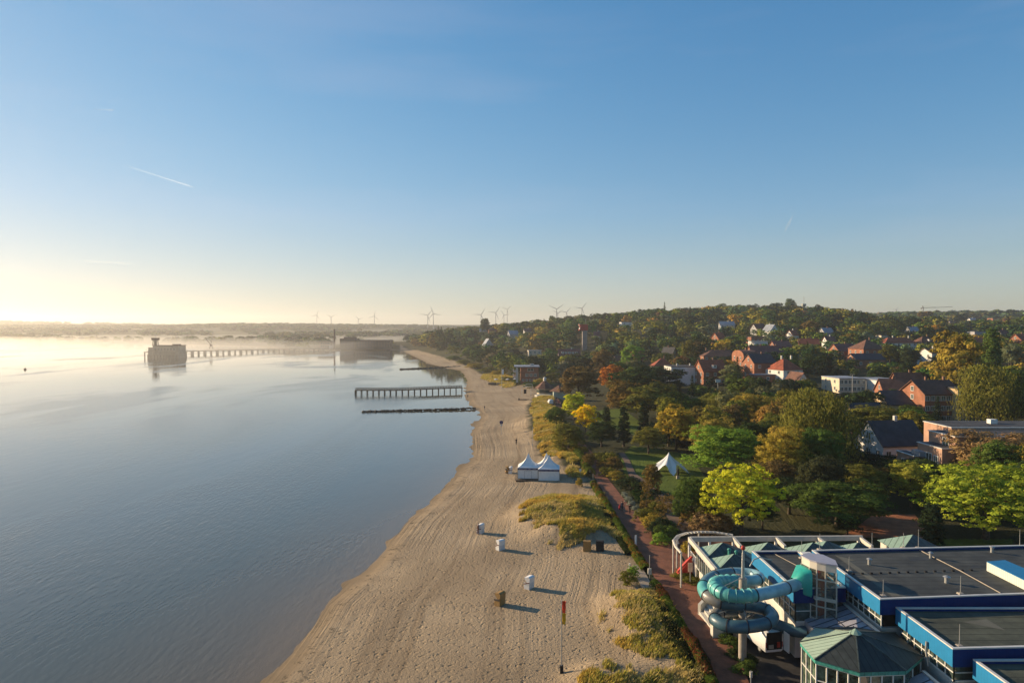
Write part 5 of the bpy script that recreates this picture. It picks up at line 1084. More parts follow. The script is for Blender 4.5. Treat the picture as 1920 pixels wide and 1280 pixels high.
for k, (px, py, w, c, r, l) in enumerate([(1492, 641, 12, 'white', 'red', 'white cottage with red roof on the slope right of the grey roofed house'), (1555, 636, 18, 'grey', 'grey', 'grey roofed cottage deep in the dark slope wood'), (1716, 632, 16, 'grey', 'grey', 'pale roofed cottage above the long red hip roof'),
        (1790, 612, 14, 'grey', 'mauve', 'cottage below the far right wooded ridge'), (1888, 640, 18, 'grey', 'mauve', 'dull roofed house between poplar and picture edge'), (1826, 606, 12, 'white', 'grey', 'tiny white roof line below the far ridge'), (1560, 655, 16, 'white', 'mauve', 'cottage right of the long bright red roof'), (1120, 640, 12, 'white', 'mauve', 'small pale cottage right of the lookout tower')]):
    H(px, py, w, 9, 5, 'gable', 3.6, c, r, l, 10 - 5 * (k % 4), nf=2, ns=1, fl=1)
# pinkish flat roofed apartment block, stepped
t = thing('apartment_block', G(1830, 905), 'stepped pinkish apartment block with flat roofs and balconies at the right', 'building')
q = G(1792, 905); D = q.y; z0 = hz(q.x, q.y); X = lambda px: (px - 960) / F * D
def blk(pxa, pxb, y0, y1, zt, nm='wall', m='pink'):
    a, b = X(pxa), X(pxb); MB().box(((a + b) / 2, (y0 + y1) / 2, (z0 - 3 + zt) / 2), (b - a, y1 - y0, zt - z0 + 3)).build('wall', HM[m], t)
    cp = MB(); cp.box(((a + b) / 2, (y0 + y1) / 2, zt + .06), (b - a + .3, y1 - y0 + .3, .14)); ro = cp.build('roof', M['cap'], t); MB().box(((a + b) / 2, (y0 + y1) / 2, zt + .15), (b - a - .4, y1 - y0 - .4, .05)).build('roof_felt', RM['felt'], ro)
zz = lambda py, y: CAMH - (py - HZ) / F * y
def blk2(x0, x1, y0, y1, zt):
    MB().box(((x0 + x1) / 2, (y0 + y1) / 2, (z0 - 3 + zt) / 2), (x1 - x0, y1 - y0, zt - z0 + 3)).build('wall', HM['pink'], t)
    ro = MB().box(((x0 + x1) / 2, (y0 + y1) / 2, zt + .06), (x1 - x0 + .3, y1 - y0 + .3, .14)).build('roof', M['cap'], t); MB().box(((x0 + x1) / 2, (y0 + y1) / 2, zt + .15), (x1 - x0 - .5, y1 - y0 - .5, .05)).build('roof_felt', RM['felt'], ro)
blk2(79, 103, 125, 132.5, 10.8); blk2(81.8, 104, 125.6, 133.6, 12.9); blk2(86.5, 112, 134, 143, 13.4); blk2(76.9, 78.9, 130.2, 136, 8.5)
tx_, ty_, tz_ = t.location
for (x, y, z, w, h, side) in [(81.75, 128.2, 11.4, 1.8, 2.0, 1), (78.95, 128.8, 8.6, 1.7, 1.7, 1), (78.95, 126.6, 8.5, 1.2, 1.5, 1), (78.95, 129.2, 5.4, 1.9, 1.9, 1), (78.95, 126.4, 5.4, 1.4, 1.9, 1), (76.85, 133.4, 6.8, 1.3, 1.3, 1), (83.5, 124.95, 8.6, 2.0, 1.8, 0), (88, 124.95, 8.6, 2.0, 1.8, 0), (92.5, 124.95, 8.6, 2.0, 1.8, 0), (83.5, 124.95, 5.4, 2.0, 1.8, 0), (88, 124.95, 5.4, 2.0, 1.8, 0)]:
    link('window', win_mesh(w, h, False), t, (x - tx_ - (.05 if side else 0), y - ty_ - (0 if side else .05), z - tz_), -math.pi / 2 if side else 0)
MB().box((98, 139, 14.0), (1.4, 1.2, .9)).build('roof_vent', M['whitep'], t); MB().box((78.3, 131.0, 9.0), (1.2, 2.6, 1.0)).build('balcony', HM['grey'], t)
keep([(76.9, 130, 5), (82, 126, 13), (84, 126, 13)], 126, .1); FOOT.append((88, 130, 12)); FOOT.append((98, 134, 14)); FOOT.append((78, 132, 6))
# brick beach building with balcony
g = G(988, 717); D = g.y; wl = 44 / F * D
t = thing('beach_building', (g.x, D, g.z), 'brick flat roofed three storey building with balconies at the beach edge', 'building')
zt = WD(988, 688, D).z; hh = zt - g.z
MB().box((1.5, 8, hh / 2 - 1), (wl - 3, 15, hh + 2)).build('wall', HM['brick'], t, local=True)
MB().box((0, 7.5, hh + .2), (wl + 1.2, 17, .4)).build('roof', RM['grey'], t, local=True)
for k in range(2):
    MB().box((-wl / 2 + .1, 6.5, hh * (.36 + .33 * k)), (2.6, 14, .3)).build('balcony_slab', M['white'], t, local=True); MB().box((-wl / 2 - 1.1, 6.5, hh * (.36 + .33 * k) + .6), (.12, 14, 1.0)).build('balcony_rail', M['whitep'], t, local=True)
MB().box((-wl / 2 + 1.0, .6, hh / 2), (1.2, 1.0, hh)).build('corner_pier', M['white'], t, local=True)
for (x, z, n, w) in [(2.0, .82, 1, 3.2), (0.0, .48, 3, 1.4), (-2.0, .16, 6, 1.0)]:
    for k in range(n): link('window', win_mesh(w, 1.5 if z > .2 else .9, True), t, (x + k * (w + .9), .44, hh * z))
MB().box((3, 8, hh + .8), (2.2, 2, 1.2)).build('roof_unit', M['steel'], t, local=True)
keep([(g.x - wl / 2, D, g.z), (g.x + wl * .38, D, zt)], D, .05); FOOT.append((g.x, D + 8, 14))
# kiosk with red pyramid roof
g = G(1022, 742); D = g.y; s = D / F
t = thing('beach_kiosk', (g.x, D + 4, g.z), 'round windowed beach kiosk under a steep red pyramid roof with lantern', 'kiosk')
r_ = 15 * s; MB().cyl((0, 0, -1), r_, 4.2, 8, sm=False).build('wall', HM['cream'], t, local=True); MB().cyl((0, 0, 1.2), r_ + .08, 1.5, 8, sm=False).build('window_band', M['glass'], t, local=True)
ro = MB().cyl((0, 0, 3.2), r_ + 1.1, 3.4, 8, .7, sm=False).build('roof', RM['brown'], t, local=True); MB().cyl((0, 0, 6.5), .7, 1.3, 8, sm=False).cyl((0, 0, 7.8), .95, .6, 8, .1, sm=False).build('lantern', M['cap'], ro, local=True)
keep([(g.x - r_, D, g.z), (g.x + r_, D, g.z + 8)], D, 0); FOOT.append((g.x, D + 4, 9))
t = thing('terrace_deck', (g.x - 1, D - 1.5, g.z), 'pale terrace with low wall round the front of the beach kiosk', 'terrace'); MB().cyl((0, 0, -.5), r_ * 1.05, 1.2, 8, sm=False).build('deck', M['conclight'], t, local=True)
g = G(1049, 747); t = thing('pavilion_hut', (g.x, g.y + 3, g.z), 'small hut with reddish pyramid roof and pale green front behind the white van', 'hut'); MB().box((0, 0, 1.2), (5, 5, 3.4)).build('wall', mat('mint_render', (.45, .50, .42, 1)), t, local=True); MB().cyl((0, 0, 2.9), 4.4, 2.6, 4, .2, sm=False).build('roof', RM['brown'], t, local=True)
keep([(g.x - 3, g.y, g.z), (g.x + 1, g.y, g.z + 5)], g.y, 0); FOOT.append((g.x, g.y + 3, 6))
gv = G(1032, 758); t, w, h_, H_ = box_van((gv.x, gv.y + 1, gv.z + .05), R(8), 'small white van parked on the red court beside the beach kiosk', L=4.2, Wd=1.8, H=1.9); KEEP.append((1022, 1045, 742, 760, gv.y)); FOOT.append((gv.x, gv.y, 5))
drape('kiosk_court', [(1038, 768), (1030, 758), (1026, 748)], [(1056, 768), (1052, 758), (1046, 748)], brickred, .03)
# street furniture in the town
for k, (a, b, c, l) in enumerate([(1598, 740, 702, 'tall grey lamp mast before the cream glazed building'), (1624, 742, 712, 'grey lamp mast right of the cream glazed building'), (1346, 742, 712, 'white square sign on a tall post before the brick dormer house')]):
    pole(['street_lamp', 'street_lamp', 'square_sign'][k], a, b, c, l, ['street lamp', 'street lamp', 'sign'][k], .12, (lambda t, h, s: MB().box((0, 0, h), (1.6, .3, .2)).build('lamp_head', M['steel'], t, local=True)) if k < 2 else (lambda t, h, s: MB().box((0, -.1, h - .4), (2.2, .12, 1.3)).build('panel', M['whitep'], t, local=True)))
    KEEP.append((a - 5, a + 5, c, (b + c) / 2, G(a, b).y))
# explicit view corridors: tower, tents, lawn, path, courts, pool area
for k_ in [(1084,1105,608,656,560), (1225,1290,845,905,150), (1160,1200,768,812,260), (0,960,0,1280,5000), (1640,1700,968,1000,110), (1604,1660,812,866,158), (1246,1318,688,716,330), (1846,1876,618,690,255), (1800,1915,700,800,188), (1755,1840,625,700,240), (1535,1585,668,735,325)]: KEEP.append(k_)
# ------------------------------------------------------------------ people
def mat_plain(n, c, r=.85): return mat(n, c, r, .08, 6)
skin = mat_plain('skin', (.48, .28, .20, 1), .6); hair = mat_plain('dark_hair', (.03, .02, .015, 1)); blackc = mat_plain('black_cloth', (.015, .016, .02, 1)); bluec = mat_plain('dark_blue_cloth', (.02, .03, .07, 1)); redc = mat_plain('red_cloth_jacket', (.45, .02, .02, 1)); jean = mat_plain('denim', (.04, .05, .09, 1)); greyc = mat_plain('grey_cloth', (.12, .12, .13, 1))
def person(loc, rz, label, top=None, legs=None, stride=.28, arms=((.25, .25), (-.2, .2)), scale=1.0, group=None, lean=0.0, sit=False):
    """one skinned body; local -y is forward"""
    V = []; E = []; Rr = []
    def v(p, r, par=None):
        V.append(p); Rr.append(r); i = len(V) - 1
        if par is not None: E.append((par, i))
        return i
    y0 = lean; pel = v((0, 0, .95), (.15, .11)); wst = v((0, -y0 * .3, 1.10), (.13, .10), pel); ch = v((0, -y0 * .7, 1.32), (.17, .12), wst); nk = v((0, -y0 * .95, 1.47), (.065, .065), ch); hd = v((0, -y0 - .02, 1.58), (.085, .10), nk); v((0, -y0 - .015, 1.68), (.075, .09), hd)
    for s, st in ((-1, stride), (1, -stride)):
        hp = v((s * .09, 0, .88), (.10, .10), pel); kn = v((s * .10, -st * .5 - .03, .48), (.065, .065), hp); an = v((s * .10, -st + (.06 if st < 0 else 0), .10), (.042, .042), kn); v((s * .11, -st - .15, .05), (.045, .03), an)
    for s, (ey, hy) in ((-1, arms[0]), (1, arms[1])):
        sh = v((s * .19, -y0 * .8, 1.40), (.065, .065), ch); el = v((s * .25, -y0 * .6 + .02 - ey * .3, 1.13), (.045, .045), sh); ha = v((s * .26, -y0 * .5 - hy, .92 + abs(hy) * .25), (.032, .032), el); hn = v((s * .26, -y0 * .5 - hy - .03, .84 + abs(hy) * .28), (.03, .02), ha)
    me = bpy.data.meshes.new('person'); me.from_pydata([tuple(c * scale for c in p) for p in V], E, []); me.update()
    o = bpy.data.objects.new('person', me); C.objects.link(o)
    sk = o.modifiers.new('skin', 'SKIN')
    for i, d in enumerate(me.skin_vertices[0].data): d.radius = (Rr[i][0] * scale, Rr[i][1] * scale); d.use_root = i == 0
    sb = o.modifiers.new('sub', 'SUBSURF'); sb.levels = 1; sb.render_levels = 1
    dg = bpy.context.evaluated_depsgraph_get(); dg.update(); ev = bpy.data.meshes.new_from_object(o.evaluated_get(dg)); o.modifiers.clear(); o.data = ev
    for m in (top or bluec, legs or blackc, skin, blackc): ev.materials.append(m)
    for p in ev.polygons:
        c = p.center / scale; p.use_smooth = True
        p.material_index = 3 if c.z < .09 else 1 if c.z < .98 and abs(c.x) < .225 else (2 if c.z > 1.45 or (abs(c.x) > .22 and c.z < .92) else 0)
    hb = MB(); hb.ball((0, (-y0 + .012) * scale, 1.665 * scale), (.098 * scale, .112 * scale, .098 * scale), 10); hb.build('hair', hair, o, local=True)
    o.location = loc; o.rotation_euler = (0, 0, rz); return tag(o, label, 'person', group)
person(G(1166.5, 958), R(15), 'person in dark clothes walking on the promenade holding a bright red jacket', bluec, blackc)
a = G(1166.5, 958); rj = solo('red_jacket', MB().tube([(0, 0, .35), (.02, 0, .1), (-.03, 0, -.2), (0, .02, -.4)], [.10, .15, .17, .12], 8), redc, (0, 0, 0), 'bright red jacket carried by the walking person on the promenade', 'jacket', local=True); rj.location = (a.x - .42, a.y, a.z + .75)
person(G(1181, 963), R(10), 'person in black walking on the promenade right of the one with the jacket', blackc, blackc, .22)
person(G(1101, 862), R(20), 'person in dark clothes walking alone farther up the promenade', blackc, greyc, .25)
person(G(968, 834), R(200), 'person standing on the sand between the tents and the round sign', blackc, blackc, .12, ((.5, .35), (.3, .3)), 1.1)
person(G(923, 710), R(180), 'person in black on the sand near the terrace of the brick building', blackc, blackc, .2, scale=1.25)
person(G(846.5, 770), R(90), 'left person in dark clothes standing on the near groyne', blackc, bluec, .1); person(G(851.5, 770), R(-80), 'right person bending slightly on the near groyne', greyc, blackc, .1, lean=.15)
person(G(877, 746), R(200), 'person walking along the waterline beside the bathing pier', blackc, jean, .3)
person(G(896.5, 1001), R(-100), 'person in dark red clothes standing at the beach chair by the waterline', maroon, maroon, .1)
person(G(1048, 759), R(0), 'person in a red top on the court beside the beach kiosk', redc, blackc, .2, scale=1.1); person(G(1043, 752), R(30), 'person in dark clothes near the hut behind the white van', blackc, jean, .2, scale=1.1)
person(G(905, 700), R(0), 'small grey person far up the beach below the grassy slope', greyc, greyc, .25, scale=1.2); person(G(908.5, 768), R(40), 'person in dark clothes on the sand behind the near groyne', blackc, greyc, .25)
# ------------------------------------------------------------------ foliage
def leaf_mat(name, trans=.38):
    m = bpy.data.materials.new(name); m.use_nodes = True; nt = m.node_tree; nt.nodes.clear(); L = nt.links
    o = N(nt, 'OutputMaterial'); oi = N(nt, 'ObjectInfo'); tn = attr(nt, 'tone'); w = attr(nt, 'warm')
    hs = N(nt, 'HueSaturation'); L.new(oi.outputs['Color'], hs.inputs['Color']); L.new(tn.outputs['Fac'], hs.inputs['Value'])
    mh = N(nt, 'MapRange'); mh.inputs['To Min'].default_value = .51; mh.inputs['To Max'].default_value = .488; L.new(w.outputs['Fac'], mh.inputs['Value']); L.new(mh.outputs[0], hs.inputs['Hue'])
    d = N(nt, 'BsdfDiffuse'); t = N(nt, 'BsdfTranslucent'); g = N(nt, 'BsdfGlossy'); g.inputs['Roughness'].default_value = .5
    L.new(hs.outputs[0], d.inputs[0]); L.new(hs.outputs[0], t.inputs[0]); mx1 = N(nt, 'MixShader'); mx1.inputs[0].default_value = trans; L.new(d.outputs[0], mx1.inputs[1]); L.new(t.outputs[0], mx1.inputs[2])
    L.new(mx1.outputs[0], o.inputs[0]); nt.nodes.remove(g); return m
leafm = leaf_mat('foliage'); bark = mat('bark', (.085, .065, .045, 1), .95, .3, 3, bump=.6)
def leaves(c, nrm, size, tone, warm, rng, aspect=.62, down=0.0):
    """one pointed quad per entry"""
    n = len(c); r = rng.normal(size=(n, 3)); u = np.cross(nrm, r); u /= np.linalg.norm(u, axis=1)[:, None] + 1e-9
    if down: u = u * (1 - down) + np.array([0, 0, -1.]) * down; u /= np.linalg.norm(u, axis=1)[:, None] + 1e-9
    v = np.cross(nrm, u); v /= np.linalg.norm(v, axis=1)[:, None] + 1e-9; s = size[:, None] * .5
    P = np.stack([c - u * s, c + v * s * aspect, c + u * s, c - v * s * aspect], 1).reshape(-1, 3); return P, np.repeat(tone, 4), np.repeat(warm, 4)
def unit(r, n): d = r.normal(size=(n, 3)); return d / np.linalg.norm(d, axis=1)[:, None]
def crown(seed, lobes, ncl, nlf, leaf, clr, low=-.35, rough=.12, droop=0.0, aspect=.62):
    """lobes [(x,y,z,rx,ry,rz)] -> clumps on their surfaces -> leaves round each clump"""
    r = np.random.RandomState(seed); L = np.array(lobes, float); wgt = (L[:, 3] * L[:, 5]); wgt /= wgt.sum()
    li = r.choice(len(L), ncl, p=wgt); d = unit(r, ncl); d[:, 2] = np.where(d[:, 2] < low, -d[:, 2] * .6, d[:, 2]); d /= np.linalg.norm(d, axis=1)[:, None]
    rad = 1 - np.abs(r.normal(size=ncl)) * .16 + r.normal(size=ncl) * rough * .5
    cc = L[li, :3] + d * L[li, 3:] * rad[:, None]; ctone = r.uniform(.75, 1.28, ncl); cwarm = np.clip(r.normal(.5, .28, ncl), 0, 1); csz = clr * r.uniform(.6, 1.35, ncl)
    k = np.repeat(np.arange(ncl), nlf); n = len(k); e = unit(r, n); e[:, 2] = np.abs(e[:, 2]) * .9 - .25; dd = d[k]
    e = e + dd * .55; e /= np.linalg.norm(e, axis=1)[:, None]; p = cc[k] + e * (csz[k] * r.uniform(.45, 1.0, n))[:, None] * np.array([1, 1, .72])
    if droop: p[:, 2] -= r.exponential(droop, n) * (np.hypot(dd[:, 0], dd[:, 1]) + .2)
    nrm = e * .9 + dd * .65 + unit(r, n) * .5; nrm /= np.linalg.norm(nrm, axis=1)[:, None]
    if droop: nrm[:, 2] *= .25
    return leaves(p, nrm, leaf * r.uniform(.6, 1.35, n), ctone[k] * r.uniform(.8, 1.2, n), cwarm[k], r, aspect, .7 if droop else 0)
def to_mesh(name, P, tone, warm): n = len(P) // 4; return np_mesh(name, P, np.arange(n * 4).reshape(n, 4), [leafm], attrs=dict(tone=tone, warm=warm))
def broad_lobes(seed, Hh, Rd, z0, n):
    r = np.random.RandomState(seed); out = [(0, 0, z0 + (Hh - z0) * .52, Rd * .66, Rd * .66, (Hh - z0) * .44)]
    for i in range(n):
        a = 2.4 * i + r.uniform(-.4, .4); f = (i + .5) / n; zz = z0 + (Hh - z0) * (.16 + .70 * f); rr = Rd * math.sqrt(max(.05, 1 - ((zz - z0) / (Hh - z0) * 1.5 - .55) ** 2)) * .62 * r.uniform(.75, 1.15); s = Rd * r.uniform(.26, .46)
        out.append((rr * math.cos(a), rr * math.sin(a), zz, s, s, s * r.uniform(.7, .95)))
    return out
def trunk_mesh(name, Hh, Rd, r0, seed, limbs=6):
    r = np.random.RandomState(seed); mb = MB(); top = Hh * .72; mb.tube([(0, 0, -1), (.05, 0, top * .35), (-.1, .08, top * .7), (0, 0, top)], [r0 * 1.3, r0, r0 * .7, r0 * .25], 7)
    for i in range(limbs):
        a = 2.4 * i + r.rand(); z = top * (.35 + .5 * i / limbs); e = Rd * .6; mb.tube([(0, 0, z), (e * .45 * math.cos(a), e * .45 * math.sin(a), z + Hh * .10), (e * math.cos(a), e * math.sin(a), z + Hh * .19)], [r0 * .45, r0 * .3, r0 * .1], 5)
    return mb.mesh(name, bark)
PR = {}      # kind -> list of (crown mesh, trunk mesh, H, R)
def proto(kind, seed, Hh, Rd, z0, nl, ncl, nlf, leaf, clr, r0=.28, lobes=None, **kw):
    P = crown(seed, lobes or broad_lobes(seed, Hh, Rd, z0, nl), ncl, nlf, leaf, clr, **kw); q = P[0]; h_ = float(np.percentile(q[:, 2], 99.6)); rr = float(np.percentile(np.hypot(q[:, 0], q[:, 1]), 97))
    PR.setdefault(kind, []).append((to_mesh('crown', *P), trunk_mesh('trunk', Hh, Rd, r0, seed), h_, rr))
for s in range(5): proto('near', 10 + s, 11, 5.6, 1.6, 15, 620, 34, .30, .85)
for s in range(6): proto('mid', 20 + s, 12, 5.4, 1.4, 12, 260, 24, .58, 1.0)
for s in range(7): proto('far', 40 + s, 13, 5.6, .8, 9, 100, 13, 1.05, 1.25)
proto('open', 60, 10, 5.4, 1.5, 20, 520, 36, .30, .62, rough=.3); proto('open', 61, 10, 6.5, 1.5, 24, 640, 36, .30, .62, rough=.3)
proto('weep', 70, 15, 5.5, 2.5, 12, 420, 30, .55, 1.0, droop=1.8, aspect=.28); proto('weep', 71, 15, 4.6, 2.0, 12, 420, 30, .55, 1.0, droop=1.5, aspect=.28)
proto('bush', 75, 3.0, 2.4, -.6, 7, 150, 22, .26, .5, r0=.12); proto('bush', 76, 2.6, 2.6, -.6, 8, 150, 22, .26, .5, r0=.12); proto('bush', 77, 3.2, 2.2, -.5, 7, 150, 22, .26, .5, r0=.12)
proto('birch', 78, 6, 2.0, 2.0, 7, 90, 16, .22, .42, r0=.07, rough=.5)
proto('poplar', 80, 22, 2.6, .5, 0, 360, 20, .62, .95, lobes=[(0, 0, 3.5 + 2.3 * i, 2.4 - .22 * abs(i - 3), 2.4 - .22 * abs(i - 3), 2.6) for i in range(8)])
proto('column', 83, 8, 1.5, 0, 0, 260, 26, .28, .45, lobes=[(0, 0, 1.2 + 1.25 * i, 1.35 - .16 * max(0, i - 2), 1.35 - .16 * max(0, i - 2), 1.3) for i in range(6)])
def conifer(seed, Hh, Rd, n_l, leaf):
    r = np.random.RandomState(seed); P = []; levels = int(Hh / .62)
    C_, Nn, T_ = [], [], []
    for l in range(levels):
        f = (l + .5) / levels; z = .8 + f * (Hh - .8); R_ = Rd * (1 - f) ** .85 * r.uniform(.82, 1.12) + .12; nb = max(5, int(14 * (1 - f) + 4))
        for b in range(nb):
            a = 2 * math.pi * (b + r.rand() * .6) / nb + l; Lb = R_ * r.uniform(.7, 1.1); k = max(3, int(n_l * Lb / Rd)); t_ = np.sqrt(r.rand(k)); t = r.uniform(.65, 1.25)
            for q in t_: C_.append((q * Lb * math.cos(a) + r.normal() * .13, q * Lb * math.sin(a) + r.normal() * .13, z - .38 * q * Lb + r.normal() * .1)); Nn.append((math.cos(a) * .5 + r.normal() * .4, math.sin(a) * .5 + r.normal() * .4, .8)); T_.append(t)
    C_, Nn, T_ = map(np.array, (C_, Nn, T_)); Nn /= np.linalg.norm(Nn, axis=1)[:, None]
    return leaves(C_, Nn, leaf * r.uniform(.7, 1.3, len(C_)), T_, np.full(len(C_), .3), r, .45)
for s in range(3): PR.setdefault('conifer', []).append((to_mesh('crown', *conifer(90 + s, 16, 3.6, 13, .85)), trunk_mesh('trunk', 20, .8, .25, 90 + s, 0), 16.0, 3.5))
def tree(kind, k, base, h, r, col, label, group=None, rz=None, name=None, cat='tree', sink=0):
    cm_, tm_, ph, pr_ = PR[kind][k % len(PR[kind])]; root = thing(name or 'broadleaf_tree', (base[0], base[1], base[2] - sink), label, cat, rz if rz is not None else (base[0] * 7.3 + base[1]) % 6.28, group)
    c = link('crown', cm_, root); c.color = (*col, 1); t = link('trunk', tm_, root); root.scale = (r / pr_, r / pr_, h / ph); return root
G0_ = dict(olive=(.098, .094, .018), green=(.050, .075, .016), dark=(.026, .040, .013), deep=(.018, .028, .012), lime=(.17, .20, .020), bright=(.11, .17, .022), yellow=(.80, .58, .015), ylime=(.30, .30, .020), orange=(.27, .10, .018), brown=(.092, .064, .022), rust=(.115, .078, .022), gold=(.20, .15, .025), sage=(.09, .105, .045), tan=(.16, .105, .045)); G_ = {k: tuple(min(.8, c * (1.0 if k == 'yellow' else 1.75)) for c in v) for k, v in G0_.items()}
